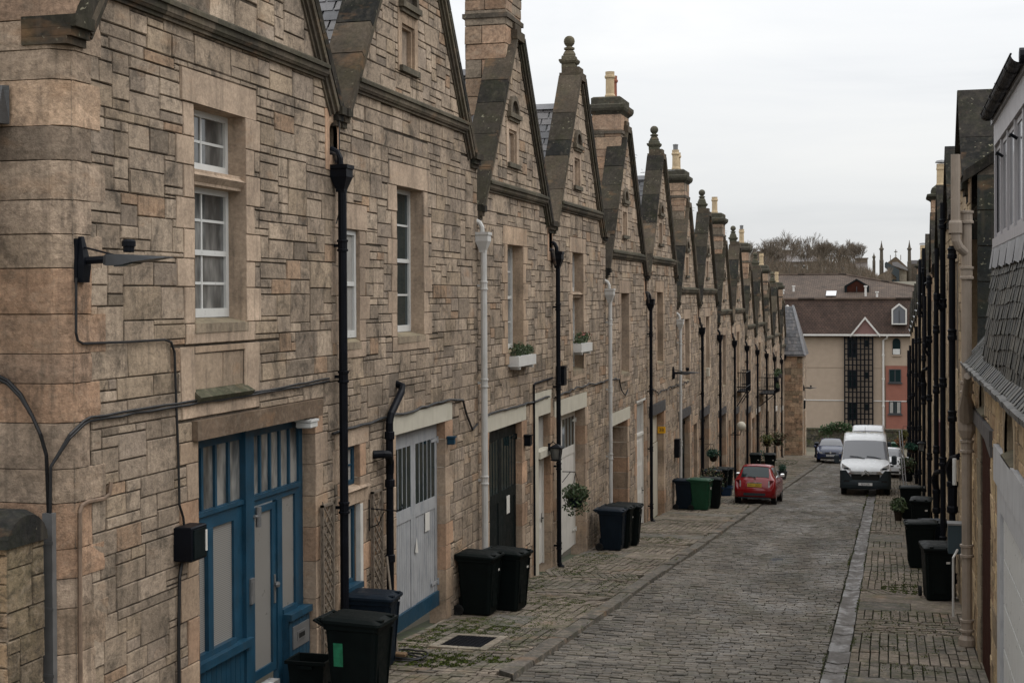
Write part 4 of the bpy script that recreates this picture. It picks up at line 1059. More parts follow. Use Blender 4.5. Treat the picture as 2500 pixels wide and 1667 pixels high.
j = MB(); z = 4.5
while z < 8.0:
    stone_face(j, PR, [(21.4, z), (22.15, z), (22.15, z + .44), (21.4, z + .44)], rng, jit((.27, .22, .15), rng), .004, (.012, .02)); z += .445
j.build('door_jamb', 'dressed', R1)
# roof: eave skirt, slate hung apron, dormer
r = MB(); Z0 = 8.98
OLD = [(.046, .046, .042), (.06, .058, .05), (.036, .037, .035), (.082, .076, .064)]
slates(r, lambda a, b, h: (lerp(1.1, 2.6, b) - h * .7, lerp(23.25, 11.2, a), lerp(Z0, 10.9, b) + h * .6), 8, 44, rng, OLD, .018)
r.face([(1.11, 23.25, Z0 - .02), (1.11, 11.2, Z0 - .02), (2.6, 11.2, 10.88), (2.6, 23.25, 10.88)], (.02, .02, .02))
r.build('roof', 'slate_old', R1)
a_ = MB()
def ap(a, b, h):
    yy = lerp(20.25 - .1 * math.sin(b * PI) , 11.2, a); xx = lerp(1.16, 1.37, b) + .05 * (1 - b) ** 3
    return (xx - h * .9, yy, lerp(9.02, 10.62, b) + h * .2 - .06 * math.sin(a * 9) * (1 - b))
slates(a_, ap, 9, 30, rng, OLD, .026)
a_.face([(1.24, 20.2, 9.0), (1.24, 11.2, 9.0), (1.43, 11.2, 10.62), (1.43, 20.2, 10.62)], (.02, .02, .02)); a_.face([(1.22, 20.2, 9.0), (1.39, 20.2, 10.62), (2.4, 20.2, 10.62), (1.9, 20.2, 9.9)], (.04, .04, .04))
a_.build('slate_hung_apron', 'slate_old', R1)
lf = MB(); 
for k in range(24):
    y0, y1 = lerp(20.3, 11.2, k / 24), lerp(20.3, 11.2, (k + 1) / 24); e = .02 * math.sin(k * 2.1)
    lf.face([(1.33, y0, 10.66), (1.33, y1, 10.66), (1.285 - e * .5, y1, 10.36 + e), (1.285 + e * .5, y0, 10.36 - e)])
lf.build('lead_apron', 'lead', R1)
ev = MB(); 
for k in range(40):
    y0, y1 = lerp(23.35, 11.2, k / 40), lerp(23.35, 11.2, (k + 1) / 40); e = rng.uniform(-.012, .012)
    ev.hexa([(1.05 + e, y0, Z0 - .07), (1.2, y0, Z0 - .07), (1.05 + e, y1, Z0 - .07), (1.2, y1, Z0 - .07), (1.04 + e, y0, Z0 - .01), (1.25, y0, Z0 + .06), (1.04 + e, y1, Z0 - .01), (1.25, y1, Z0 + .06)], jit((.09, .085, .078), rng, .3))
ev.build('eave', 'slate_old', R1)
DX = 1.37; y0, y1 = 15.0, 20.25
dm = MB()
def DB(mb, a, b, lo, hi, x0, x1, c=(.5, .5, .5)): mb.box(DX + x0, DX + x1, a, b, lo, hi, c)
DB(dm, y1 - .09, y1, 10.64, 12.3, -.02, 1.2); DB(dm, y0, y0 + .09, 10.64, 12.3, -.02, .8)
DB(dm, y0 + .09, y1 - .09, 12.0, 12.3, -.03, .1); DB(dm, y0 + .09, y1 - .09, 10.64, 10.76, -.05, .1)
for k in range(1, 5):
    yy = lerp(y0, y1, k / 5); DB(dm, yy - .035, yy + .035, 10.76, 12.0, -.015, .08)
for k in range(5):
    a, b = lerp(y0, y1, k / 5) + .09, lerp(y0, y1, (k + 1) / 5) - .09
    DB(dm, a - .05, a, 10.77, 11.99, .01, .06); DB(dm, b, b + .05, 10.77, 11.99, .01, .06); DB(dm, a, b, 11.93, 11.99, .01, .06); DB(dm, a, b, 10.77, 10.84, .01, .06)
do = dm.build('dormer_window', 'greyframe', R1)
g = MB(); g.face([(DX + .022, y0 + .09, 10.76), (DX + .022, y1 - .09, 10.76), (DX + .022, y1 - .09, 12.0), (DX + .022, y0 + .09, 12.0)]); g.build('pane', 'screen', do)
hv = MB()
for k in (1, 3): hv.tube([(DX - .0, lerp(y0, y1, (k + .75) / 5), 11.75), (DX - .07, lerp(y0, y1, (k + .75) / 5), 11.8), (DX - .07, lerp(y0, y1, (k + .9) / 5), 11.8)], .02, 6)
hv.build('window_stay', 'iron', do)
gu = MB(); n = 10
GX, GZ, GR_ = 1.25, 12.42, .085
for k in range(n):
    t0, t1 = PI + PI * k / n, PI + PI * (k + 1) / n
    gu.face([(GX + GR_ * math.cos(t0), y0 + .1, GZ + GR_ * math.sin(t0)), (GX + GR_ * math.cos(t1), y0 + .1, GZ + GR_ * math.sin(t1)), (GX + GR_ * math.cos(t1), y1 - .2, GZ + GR_ * math.sin(t1)), (GX + GR_ * math.cos(t0), y1 - .2, GZ + GR_ * math.sin(t0))])
    gu.face([(GX, y1 - .2, GZ), (GX + GR_ * math.cos(t0), y1 - .2, GZ + GR_ * math.sin(t0)), (GX + GR_ * math.cos(t1), y1 - .2, GZ + GR_ * math.sin(t1))])
    for q in (15.9, 17.1, 18.2, 19.2, 19.95):
        r_ = GR_ + (.02 if q in (17.1, 18.2) else .012)
        gu.face([(GX + r_ * math.cos(t0), q - .05, GZ + r_ * math.sin(t0)), (GX + r_ * math.cos(t1), q - .05, GZ + r_ * math.sin(t1)), (GX + r_ * math.cos(t1), q + .05, GZ + r_ * math.sin(t1)), (GX + r_ * math.cos(t0), q + .05, GZ + r_ * math.sin(t0))])
gu.tube([(GX - GR_, y0 + .1, GZ), (GX - GR_, y1 - .2, GZ)], .012, 6); gu.tube([(GX, y0 + .14, GZ - .02), (GX + 1.2, y0 + .14, GZ - .02)], .085, 10)
gu.build('gutter', 'iron', R1)
fl = MB(); fl.box(DX - .06, DX + 1.2, y0, y1 + .05, 12.3, 12.42); fl.build('flat_roof', 'lead', R1)
# beige soil pipes at the party wall
p = MB(); q = (1.12, 22.8)
p.tube([(q[0], q[1], gz(22.8) + .15), (q[0], q[1], 11.25)], .075, 12)
for z in (11.2, 10.35, 8.6, 7.7, 6.1, 4.95):
    p.lathe([(.078, -.1), (.105, -.095), (.105, -.06), (.088, -.05), (.088, .05), (.105, .06), (.105, .095), (.078, .1)], (q[0], q[1], z), 12)
p.tube([(.955, 22.7, 12.15), (.955, 22.7, 10.98), (.965, 22.7, 10.84), (1.01, 22.72, 10.74), (1.1, 22.78, 10.66)], .07, 12)
p.lathe([(.072, -.1), (.1, -.095), (.1, .06), (.085, .1)], (.955, 22.7, 11.05), 12)
p.tube([(1.12, 22.7, 8.15), (1.1, 22.5, 8.35), (1.08, 22.2, 8.55), (1.05, 21.2, 8.86)], [.13, .12, .06, .05], 10)
p.lathe([(.085, -.12), (.13, 0), (.14, .3), (.085, .42)], (q[0], q[1] - .02, 7.95), 12)
p.lathe([(.1, 0), (.13, .05), (.13, .14), (.09, .2)], (q[0], q[1], gz(22.8)), 12)
p.build('soil_pipe', 'pipebeige', R1)
RV = [24.3, 30.4, 36.6, 42.6, 48.8, 54.9, 61, 67, 73, 79, 85, 91, 97.5]
def eav(s): return 11.95 - .062 * (s - 24.6)
RLAB = ['right hand house with dark slabbed side wall and gablet behind beige pipes', 'right hand house behind two tall black soil pipes', 'right hand house below the square chimney with clay pot',
        'right hand house with chimney and single capped clay pot', 'right hand house with faded red panel between black pipes', 'right hand house with wall lantern near hanging plants', 'right hand house beside the green topiary basket',
        'right hand house behind the parked white car', 'right hand house opposite the white van', 'far right hand house with pale pipe', 'far right hand house near the dark blue car', 'last right hand house near the red rendered flats']
PX = [(27.6, 10.95), (32.5, 12.05), (37.2, 10.1), (43.8, 10.6), (51.2, 11.7), (58.6, 11.2), (66.3, 8.6), (76.1, 7.8), (87.4, 7.0), (97, 6.4)]
RH = []
for k in range(12):
    a, b = RV[k], RV[k + 1]; rng = random.Random(300 + k); e = eav(a)
    t = thing('mews_house', RLAB[k], 'house', (RX, (a + b) / 2, gz((a + b) / 2)), 'stone houses down the right side'); RH.append(t)
    w = MB(); zb = gz(b) - .3; hs = []
    if k < 5:
        su = MB(); 
        for u, zt in ((a + 1.6, e - 1.3), (a + 4.2, e - 1.3)):
            hs.append((u, u + 1.1, zt - 2.1, zt))
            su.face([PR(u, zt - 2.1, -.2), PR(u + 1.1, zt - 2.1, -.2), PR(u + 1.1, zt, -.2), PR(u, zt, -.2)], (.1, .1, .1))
            for c0, c1 in ((u - .2, u), (u + 1.1, u + 1.3)): pbox(su, PR, c0, c1, zt - 2.1, zt + .3, -.2, .012, (.38, .29, .2))
            pbox(su, PR, u, u + 1.1, zt, zt + .3, -.2, .012, (.36, .28, .19)); hs.append((u - .2, u + 1.3, zt - 2.1, zt + .3))
        su.build('window', 'dressed', t)
    reg = rect_region(a, b, zb, e)
    stone_wall(w, PR, reg, a, b, zb, e, hs, rng, [(.4, .3, .19), (.36, .27, .18), (.42, .32, .22)], .2, .18)
    backing(w, PR, [reg], a, b, zb, e, [])
    w.build('wall', 'rubble', t)
    # side wall above the neighbour, slabbed in dark stone
    s_ = MB()
    for j in range(5):
        z0 = e - 2.9 + j * .58
        for c in range(3):
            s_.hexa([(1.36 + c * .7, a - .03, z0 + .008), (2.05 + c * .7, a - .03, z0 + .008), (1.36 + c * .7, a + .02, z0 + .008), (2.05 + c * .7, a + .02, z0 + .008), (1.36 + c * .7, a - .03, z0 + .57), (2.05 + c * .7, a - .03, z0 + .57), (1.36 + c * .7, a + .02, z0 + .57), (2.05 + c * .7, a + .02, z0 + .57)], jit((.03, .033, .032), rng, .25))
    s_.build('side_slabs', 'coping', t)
    rf = MB(); rf.face([(1.12, a, e - .02), (1.12, b, e - .02), (5, b, e + 2.6), (5, a, e + 2.6)], (.08, .08, .085)); rf.build('roof', 'slate', t)
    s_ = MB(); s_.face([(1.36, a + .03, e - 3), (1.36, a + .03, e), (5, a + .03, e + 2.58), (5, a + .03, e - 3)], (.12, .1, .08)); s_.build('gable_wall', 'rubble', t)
    sk = MB()
    sk.hexa([(1.14, a - .06, e - .12), (3.0, a - .06, e + 1.1), (1.14, a + .25, e - .12), (3.0, a + .25, e + 1.1), (1.14, a - .06, e + .06), (3.0, a - .06, e + 1.28), (1.14, a + .25, e + .06), (3.0, a + .25, e + 1.28)], jit(DARKC[2], rng))
    # gablet with moulded kneeler and steep slabs
    cg = a + 2.35; hw = 1.75; ht = 1.72
    for lo, hi, n in ((-.42, -.3, .02), (-.3, -.2, .07), (-.2, -.06, .11)): pbox(sk, PR, cg - hw - .2, cg - hw + .35, e + lo, e + hi - .002, -.75, n, jit(DARKC[2], rng))
    for sg in (-1, 1):
        for t0, t1, th in ((0, .26, .16), (.265, .45, .1), (.455, 1., .1)):
            p0 = (cg + sg * hw * (1 - t0), e - .1 + ht * t0); p1 = (cg + sg * hw * (1 - t1), e - .1 + ht * t1)
            pslope(sk, PR, p0, p1, 0, th, -.75, .1, jit(rng.choice(DARKC[2:3] + DARKC[5:]), rng, .15))
    sk.build('coping', 'coping', t)
    gw = MB(); gw.face([PR(cg - hw, e - .1, 0), PR(cg + hw, e - .1, 0), PR(cg, e - .1 + ht, 0)], (.3, .22, .15)); gw.hexa([(1.3, cg - hw, e - .15), (3.5, cg - hw, e - .15), (1.3, cg + hw, e - .15), (3.5, cg + hw, e - .15), (1.3, cg - .02, e + ht - .2), (3.5, cg - .02, e + ht - .2), (1.3, cg + .02, e + ht - .2), (3.5, cg + .02, e + ht - .2)], (.08, .08, .085)); gw.build('gablet', 'rubble', t)
    if k in (3, 7):
        ch = MB(); X0, X1, Y0, Y1 = (1.22, 1.86, 45.6, 46.9) if k == 3 else (1.25, 1.9, b - 1.4, b - .3); zc = 12.95 if k == 3 else e + 2.0
        z = e - 1; 
        ch.box(X0 + .02, X1 - .02, Y0 + .02, Y1 - .02, e - 1.5, zc, MORT)
        while z < zc - .02:
            h = min(.32, zc - z)
            for P, W in ((lambda aa, zz, n: (X0 + aa, Y0 - n, zz), X1 - X0), (lambda aa, zz, n: (X0 - n, Y0 + aa, zz), Y1 - Y0)):
                mid = W * rng.uniform(.4, .6)
                for q0, q1 in ((0, mid), (mid, W)): stone_face(ch, P, [(q0, z), (q1, z), (q1, z + h), (q0, z + h)], rng, jit(rng.choice(ORANGE), rng, .15), .004, (0, .01), -.02, .003)
            z += h
        c_ = ch.build('chimney', 'ashlar', t); cc = MB()
        cc.loft([[(q[0], q[1], zc + z) for q in ((X0 - ee, Y0 - ee), (X1 + ee, Y0 - ee), (X1 + ee, Y1 + ee), (X0 - ee, Y1 + ee))] for ee, z in ((0, 0), (.04, .04), (.14, .1), (.14, .17), (0, .2), (0, .36), (-.12, .46))], (.06, .058, .045)); cc.build('chimney_cap', 'coping', c_)
        pt = MB(); pc = (1.53, (Y0 + Y1) / 2, zc + .45); pt.lathe([(.17, 0), (.17, .06), (.15, .1), (.145, .5), (.16, .52), (.16, .56), (.15, .6), (.15, .7), (.1, .7)], pc, 12); po = pt.build('chimney_pot', 'pot', c_)
        cw = MB(); cw.lathe([(.15, .73), (.2, .74), (.16, .8), (.02, .83)], pc, 12); cw.build('cowl', 'steel', po)
for idx, (s_, zt) in enumerate(PX):
    h = next((RH[k] for k in range(12) if RV[k] <= s_ < RV[k + 1]), RH[-1]); r_ = .062 if s_ < 60 else .075
    x = 1.13 - .02 * (idx % 2); s_ *= x / 1.1
    p = MB(); p.tube([(x, s_, gz(s_)), (x, s_, zt)], r_, 10); z = gz(s_) + .4 + .3 * (idx % 3)
    while z < zt - .1:
        p.lathe([(r_, -.1), (r_ * 1.4, -.09), (r_ * 1.45, -.02), (r_ * 1.25, 0), (r_ * 1.25, .06), (r_ * 1.4, .08), (r_ * 1.4, .1), (r_, .12)], (x, s_, z), 10); z += 1.55 + .2 * (idx % 2)
    if idx in (1, 3, 4): p.tube([(x, s_ - .0, zt - 2.2), (x - .05, s_ - .05, zt - 2.35), (x - .13, s_ - .1, zt - 2.2), (x - .13, s_ - .1, zt - 1.2 + .2 * idx)], r_ * .8, 8); p.lathe([(r_, 0), (r_ * 1.2, .02), (r_ * 1.2, .14), (r_, .16)], (x - .13, s_ - .1, zt - 2.15), 8)
    if idx in (0, 2, 4):
        zz = zt - 4.2 - .3 * (idx % 3); p.tube([(x, s_, zz - .3), (x - .05, s_ - .05, zz), (x - .02, s_ - .3, zz + .18), (x + .1, s_ - .6, zz + .26)], [r_ * 1.3, r_ * 1.5, r_, r_], 8)
        p.lathe([(r_ * 1.2, 0), (r_ * 1.7, .03), (r_ * 1.7, .12), (r_ * 1.4, .15), (r_ * 1.5, .5), (r_ * 1.7, .52), (r_ * 1.7, .6), (r_, .65)], (x, s_, zz - .9), 10)
    p.build('soil_pipe', 'iron', h)
p = MB(); p.box(1.1, 1.24, 38.2, 39.4, 6.0, 6.75); p.build('painted_panel', 'redpanel', RH[2])
# ---------------------------------------------------------------- far end
B = thing('apartment_block', 'cream apartment block with brown tiled mansard roof closing the street', 'building', (-3, 130, -2.6))
w = MB(); w.box(-15, -.47, 130, 142, -2.8, 6.5); w.box(-.47, 9, 130, 142, 3.86, 6.5); w.box(-15, -.47, 129.96, 130, 3.66, 3.74, (.2, .2, .2)); w.build('wall', 'render', B)
w = MB(); w.box(-.45, 9, 129.9, 142, -2.8, 3.85); w.build('painted_wall', 'redrender', B)
w = MB(); w.box(-15, -4, 129.95, 129.99, .7, .78); w.box(-1.5, 9, 129.86, 129.89, .7, .78); w.build('string_band', 'gutterwhite', B)
r = MB(); r.face([(-16, 129.4, 6.55), (10, 129.4, 6.55), (10, 131.6, 9.78), (-16, 131.6, 9.78)], uv=[(0, 0), (26, 0), (26, 3.9), (0, 3.9)]); r.box(-16, 10, 129.45, 142, 6.4, 6.52, (.3, .3, .3)); r.build('mansard_roof', 'redtile', B)
r = MB(); r.face([(-16, 131.5, 9.8), (7.5, 131.5, 9.8), (-4.4, 140, 12.08), (-16, 140, 12.08)], uv=[(0, 0), (23.5, 0), (11.6, 8.8), (0, 8.8)])
r.face([(7.5, 131.5, 9.8), (7.5, 148, 9.8), (-4.4, 140, 12.08)], uv=[(0, 0), (16, 0), (8, 11)])
r.tube([(-16, 140, 12.1), (-4.4, 140, 12.1), (7.5, 131.5, 9.82)], .13, 6); r.tube([(-16, 131.5, 9.78), (10, 131.5, 9.78)], .12, 6); r.build('roof', 'pantile', B)
g = MB(); g.box(-16, 10, 129.25, 129.42, 6.5, 6.66); g.build('gutter', 'gutterwhite', B)
p = MB(); p.tube([(-.3, 129.3, 6.5), (-.35, 129.5, 6.3), (-.65, 129.85, 6.1), (-.65, 129.85, -2.6)], .09, 8)
for z in (4.7, 2.6, 0.2): p.lathe([(.09, 0), (.13, .02), (.13, .16), (.09, .18)], (-.65, 129.85, z), 8)
p.build('drainpipe', 'gutterwhite', B)
def fwin(x0, x1, z0, z1, y=129.93, sill=True, arch=False, mat='darkgrey', frame=.07, curtain=True, mull=True):
    f = MB(); b = frame
    f.box(x0, x0 + b, y - .03, y + .1, z0, z1); f.box(x1 - b, x1, y - .03, y + .1, z0, z1); f.box(x0 + b, x1 - b, y - .03, y + .1, z1 - b, z1); f.box(x0 + b, x1 - b, y - .03, y + .1, z0, z0 + b)
    if mull: f.box((x0 + x1) / 2 - b / 2, (x0 + x1) / 2 + b / 2, y - .02, y + .1, z0 + b, z1 - b)
    if sill: f.box(x0 - .1, x1 + .1, y - .12, y, z0 - .12, z0 - .01)
    o = f.build('window', mat, B); g = MB(); g.box(x0 + .02, x1 - .02, y + .0, y + .06, z0 + .02, z1 - .02); g.build('pane', 'glassdark', o)
    if curtain:
        c = MB()
        for a, d in ((.08, .34), (.66, .92)): c.box(lerp(x0, x1, a), lerp(x0, x1, d), y - .008, y - .002, z0 + b, z1 - b)
        c.build('curtain', 'curtain', o)
    return o
fwin(-.17, .87, 2.39, 3.56, 129.86, curtain=False); fwin(-.17, .87, -.37, .74, 129.86)
for z0, z1 in ((4.56, 6.22), (1.81, 3.4), (-1.01, .58)): fwin(-3.76, -2.95, z0, z1, 129.93, False, curtain=False); fwin(-2.32, -1.88, z1 - .7, z1 - .1, 129.93, False, curtain=False, mull=False)
f = MB(); cx, r_ = .475, .335
pts = [(cx - r_, 4.84)] + [(cx - r_ * math.cos(PI * k / 8), 5.95 + r_ * math.sin(PI * k / 8)) for k in range(9)] + [(cx + r_, 4.84)]
f.loft([[(x, 129.96, z) for x, z in pts], [(x, 129.9, z) for x, z in pts]]); o = f.build('arched_window', 'glassdark', B); c = MB(); c.box(cx - .3, cx + .3, 129.87, 129.895, 4.87, 5.35); c.build('curtain', 'white2', o); c = MB(); c.box(cx - .4, cx + .4, 129.85, 129.99, 4.7, 4.83); c.build('sill', 'render', o)
t = MB()
for k in range(8): x = lerp(-3.97, -1.56, k / 7); t.box(x - .065, x + .065, 129.6, 129.7, -1.5, 6.4)
for k in range(17): z = lerp(-1.35, 6.3, k / 16); t.box(-4.0, -1.5, 129.55, 129.6, z - .05, z + .05)
t.build('metal_trellis', 'iron', B)
def dormer(x0, x1, z0, z1, zt, y=129.55, frame='gutterwhite', glass='screen'):
    xm = (x0 + x1) / 2; pts = [(x0, z0), (x1, z0), (x1, z1), (xm, zt), (x0, z1)]
    cx, cz = xm, (z0 + z1) / 2; ins = [(cx + (x - cx) * .8, cz + (z - cz) * .85) for x, z in pts]
    f = MB()
    for k in range(5):
        a, b, c, d = pts[k], pts[(k + 1) % 5], ins[(k + 1) % 5], ins[k]
        f.hexa([(q[0], yy, q[1]) for q in (a, b, d, c) for yy in (y, y + .1)])
    f.loft([[(x, y + .11, z) for x, z in pts], [(x, y + 2.2, z) for x, z in pts]], caps=False)
    o = f.build('dormer', frame, B); g = MB(); g.face([(x, y + .06, z) for x, z in ins]); g.build('pane', glass, o)
    m_ = MB(); m_.box(xm - .03, xm + .03, y + .02, y + .055, ins[0][1], ins[2][1]); m_.build('mullion', 'darkgrey', o)
dormer(.06, 1.36, 7.5, 8.85, 9.36); dormer(-9.55, -8.5, 7.5, 8.75, 9.25); dormer(-4.1, -1.93, 10.35, 10.95, 11.6, 133.6, 'blackgreen', 'brown')
g = MB()
for a, b in (((-3.45, 6.62), (-2.2, 8.2)), ((-2.2, 8.2), (-.92, 6.62))):
    g.hexa([(q[0], yy, q[1] + dz) for dz in (0, -.22) for q in (a, b) for yy in (129.1, 129.3)])
o = g.build('gablet_trim', 'gutterwhite', B); g = MB(); g.face([(-3.3, 129.35, 6.6), (-1.1, 129.35, 6.6), (-2.2, 129.35, 8.0)]); g.build('gablet_boards', 'redpanel', o)
s_ = MB(); s_.hexa([(-5.7, 132.0, 10.0), (-4.8, 132.0, 10.0), (-5.7, 133.6, 10.43), (-4.8, 133.6, 10.43), (-5.7, 131.95, 10.08), (-4.8, 131.95, 10.08), (-5.7, 133.55, 10.51), (-4.8, 133.55, 10.51)]); s_.build('skylight', 'chrome', B)
for x, y, h in ((-8.7, 134, .55), (-9.6, 133.2, .4), (-2.2, 132.3, .95), (-1.2, 132, .5)):
    v = MB(); zz = 9.8 + (y - 131.5) * .268; v.lathe([(.12, 0), (.1, .02), (.09, h - .15), (.16, h - .12), (.16, h)], (x, y, zz), 8); v.build('roof_vent', 'gutterwhite', B)
bw = MB(); rng = random.Random(5); PB = lambda u, z, n: (u, 121.5 - n, z)
stone_wall(bw, PB, rect_region(-9, 6, -3, -1.15), -9, 6, -3, -1.1, [], rng, [(.05, .05, .042), (.07, .065, .05), (.035, .035, .03)], .25, .2); bw.box(-9, 6, 121.53, 121.9, -3, -1.16, (.03, .03, .025)); bw.box(-9, 6, 121.4, 121.95, -1.15, -1.0, (.06, .058, .048))
tag(bw.build('boundary_wall', 'green'), 'dark mossy stone wall below the cream apartment block', 'wall')
# church beyond
CK = 500 / 230
def cq(x, z): return x * CK, 10 + (z - 10) * CK
C_ = thing('church', 'gothic church with pinnacles and cross topped gable on the skyline', 'church', (3, 500, 15))
def pinn(x, tip, wide, base, w, y=500):
    X, zt = cq(x, tip); _, zw = cq(x, wide); _, zb = cq(x, base); w *= CK * 1.25
    p = MB(); p.lathe([(w * .62, zb - 14 - zt), (w * .62, (zb - zt)), (w * .5, zb - zt + .3), (w * .46, zw - zt - .6), (w * .66, zw - zt - .4), (w * .7, zw - zt), (w * .4, zw - zt + .3), (.07, -.3), (.14, -.25), (.05, 0)], (X, y, zt), 8, (.085, .075, .06)); p.build('pinnacle', 'ashlar', C_)
pinn(-1.4, 18.65, 17.44, 15.6, .42); pinn(2.8, 18.69, 17.4, 15.3, .42); pinn(5.11, 17.86, 16.7, 14, .36); pinn(-2.55, 16.8, 16.2, 15.5, .3)
w = MB()
def poly(pts, y, y2, col):
    q = [cq(*p) for p in pts]; w.loft([[(x, y, z) for x, z in q], [(x, y2, z) for x, z in q]], col)
poly([(-.5, 8), (2.5, 8), (2.5, 14.5), (.75, 16.2), (-.5, 15.25)], 500, 530, (.14, .105, .072))
poly([(1.3, 8), (2.35, 8), (2.35, 14.0), (1.3, 14.0)], 494, 500, (.36, .31, .24))
poly([(2.9, 8), (6.6, 8), (6.6, 15.0), (2.9, 15.0)], 502, 525, (.11, .09, .07))
poly([(-1.9, 8), (.9, 8), (.9, 12.6), (-.2, 14.0), (-1.9, 13.2)], 490, 500, (.2, .15, .1))
for sx in (-.1, 1.45): poly([(sx, 15.6), (sx + .1, 15.6), (sx + .1, 16.4), (sx, 16.4)], 499, 500.5, (.12, .1, .08))
w.build('wall', 'ashlar', C_)
w = MB(); poly([(-.9, 15.05), (-.65, 15.25), (1.24, 14.0), (1.24, 11.0), (1.0, 11.0), (.8, 12.9), (-.9, 14.4)], 488, 492, (.022, .032, .036)); w.build('roof', 'slate', C_); w = MB(); poly([(2.95, 15.02), (4.84, 15.02), (4.84, 15.62), (2.95, 15.62)], 505, 515, (.17, .16, .16)); w.build('roof', 'slate', C_); w = MB(); poly([(.2, 15.2), (1.0, 15.25), (2.5, 14.2), (2.5, 13.9), (.3, 14.7)], 492, 499, (.2, .185, .18)); w.build('roof', 'slate', C_)
w = MB(); X, z = cq(.75, 16.25); w.box(X - .12, X + .12, 499.6, 499.9, z, z + 2.2, (.14, .12, .09)); w.box(X - .55, X + .55, 499.6, 499.9, z + 1.3, z + 1.6, (.14, .12, .09)); w.lathe([(.2, 0), (.35, .02), (.35, .15), (.2, .2)], (X, 499.7, z), 8, (.14, .12, .09)); w.build('cross', 'ashlar', C_)
w = MB(); 
for x in (-.1, .35, .75): X, z = cq(x, 12); w.box(X - .35, X + .35, 489.8, 490, z - .6, z + 1.2)
w.build('window', 'glassdark', C_)
# tenements behind the trees
def far_house(x0, x1, zt, y, label, chim):
    t = thing('far_tenement', label, 'building', ((x0 + x1) / 2, y, 14)); rg = random.Random(int(x0 * 7) + 900)
    w = MB(); w.box(x0, x1, y, y + 12, 10, zt, (.12, .095, .075)); w.build('wall', 'ashlar', t)
    r = MB(); r.hexa([(x0 - .3, y - .3, zt), (x1 + .3, y - .3, zt), (x0 - .3, y + 12, zt), (x1 + .3, y + 12, zt), (x0, y + 5, zt + 2), (x1, y + 5, zt + 2), (x0, y + 7, zt + 2), (x1, y + 7, zt + 2)], (.09, .075, .068)); r.build('roof', 'slate', t)
    for cx in chim: c = MB(); c.box(cx - 1.6, cx + 1.6, y + 5, y + 6.5, zt + .5, zt + 3.0, (.14, .11, .085)); c.box(cx - 1.8, cx + 1.8, y + 4.8, y + 6.7, zt + 3.0, zt + 3.3, (.14, .11, .085)); c.build('chimney', 'ashlar', t)
    k = 0; x = x0 + 1.5
    while x < x1 - 1.8:
        for z in (zt - 2.9, zt - 6.2):
            f = MB(); f.box(x, x + 1.3, y - .06, y - .01, z, z + 2.0); o = f.build('window', 'white2', t); g = MB()
            for a, b in ((.12, .95), (1.05, 1.85)): g.box(x + .15, x + 1.15, y - .08, y - .062, z + a, z + b)
            g.build('pane', 'glassdark', o)
        x += rg.uniform(2.6, 3.6)
far_house(-43, -29.5, 18.6, 370, 'far brown tenement with white windows at left edge of trees', (-40, -32)); far_house(-29, -17, 19.0, 375, 'far brown tenement with white windows behind tallest bare tree', (-27, -19)); far_house(-16, -6, 16.8, 380, 'far low tenement behind the right hand bare trees', (-12, -7.5))
# bare winter trees
BRK = [(.15, .122, .096), (.175, .142, .11), (.125, .105, .084)]  # branch tones lightened and greyed to suggest distance haze
def bare_tree(x, y, z, h, seed, label, spread=.5, group='bare winter trees on the skyline', thick=1.):
    rg = random.Random(seed); t = thing('bare_tree', label, 'tree', (x, y, z), group); tr = MB(); cr = MB()
    def grow(p, d, L, r, lev):
        if lev > 7 or L < .22: return
        q = p + d * L; mid = p + d * (L * .5) + Vector((rg.uniform(-.04, .04), rg.uniform(-.04, .04), 0)) * L
        (tr if lev < 2 else cr).tube([p, mid, q], [r, r * .85, r * .68], 5 if lev < 2 else 3, jit(rg.choice(BRK), rg, .2), False)
        k = 2 if lev == 0 else rg.choice((2, 3, 3)) if lev < 5 else 3
        for j in range(k):
            ax = Vector((rg.uniform(-1, 1), rg.uniform(-1, 1), rg.uniform(-.25, .5)))
            nd_ = (d + ax * spread * (1 if lev else .6) + Vector((0, 0, .1))).normalized()
            grow(q if j < 2 else p + d * L * rg.uniform(.45, .9), nd_, L * rg.uniform(.7, .9), max(r * rg.uniform(.5, .66), .02 * thick), lev + 1)
    grow(Vector((x, y, z)), Vector((rg.uniform(-.06, .06), 0, 1)).normalized(), h * .27, h * .02 * thick, 0)
    tr.build('trunk', 'bark', t); cr.build('crown', 'bark', t)
TR = [(-26.5, 270, 19.6, 'leftmost bare tree above the far end of the left roofs'), (-24, 284, 20.2, 'second bare tree from the left beside the far chimneys'), (-19.3, 278, 21.6, 'tallest bare tree with wide fan of twigs above the brown roof'), (-15.6, 276, 20.9, 'bare tree with dense rounded crown right of the tallest tree'),
      (-13.5, 286, 20.4, 'slim bare tree between two dense crowns'), (-10.2, 274, 19.4, 'thin bare tree standing over the ridge of the flats'), (-7.0, 272, 20.3, 'lone round bare tree nearest the church pinnacles'), (-21.8, 292, 19.5, 'low bare tree behind the tallest tree'), (-17.3, 294, 20.0, 'bare tree behind and right of the tallest tree')]
for k, (x, y, zt, lb) in enumerate(TR): bare_tree(x, y, 11.3, (zt - 11.3) * .93, 40 + k, lb, .5)
for k, (x, y, h, lb) in enumerate(((-28.5, 288, 7.6, 'small bare tree at the far left end of the skyline wood'), (-22.6, 266, 8.0, 'shorter bare tree in front of the two leftmost trees'), (-17.8, 264, 8.2, 'shorter bare tree before the tallest tree'), (-12.0, 264, 7.8, 'shorter bare tree in the middle of the skyline wood'), (-8.6, 266, 7.0, 'low bare tree left of the lone round tree'), (-5.4, 262, 6.3, 'low bushy bare tree below the left church pinnacle'))): bare_tree(x, y, 11.6, h, 140 + k, lb, .6)
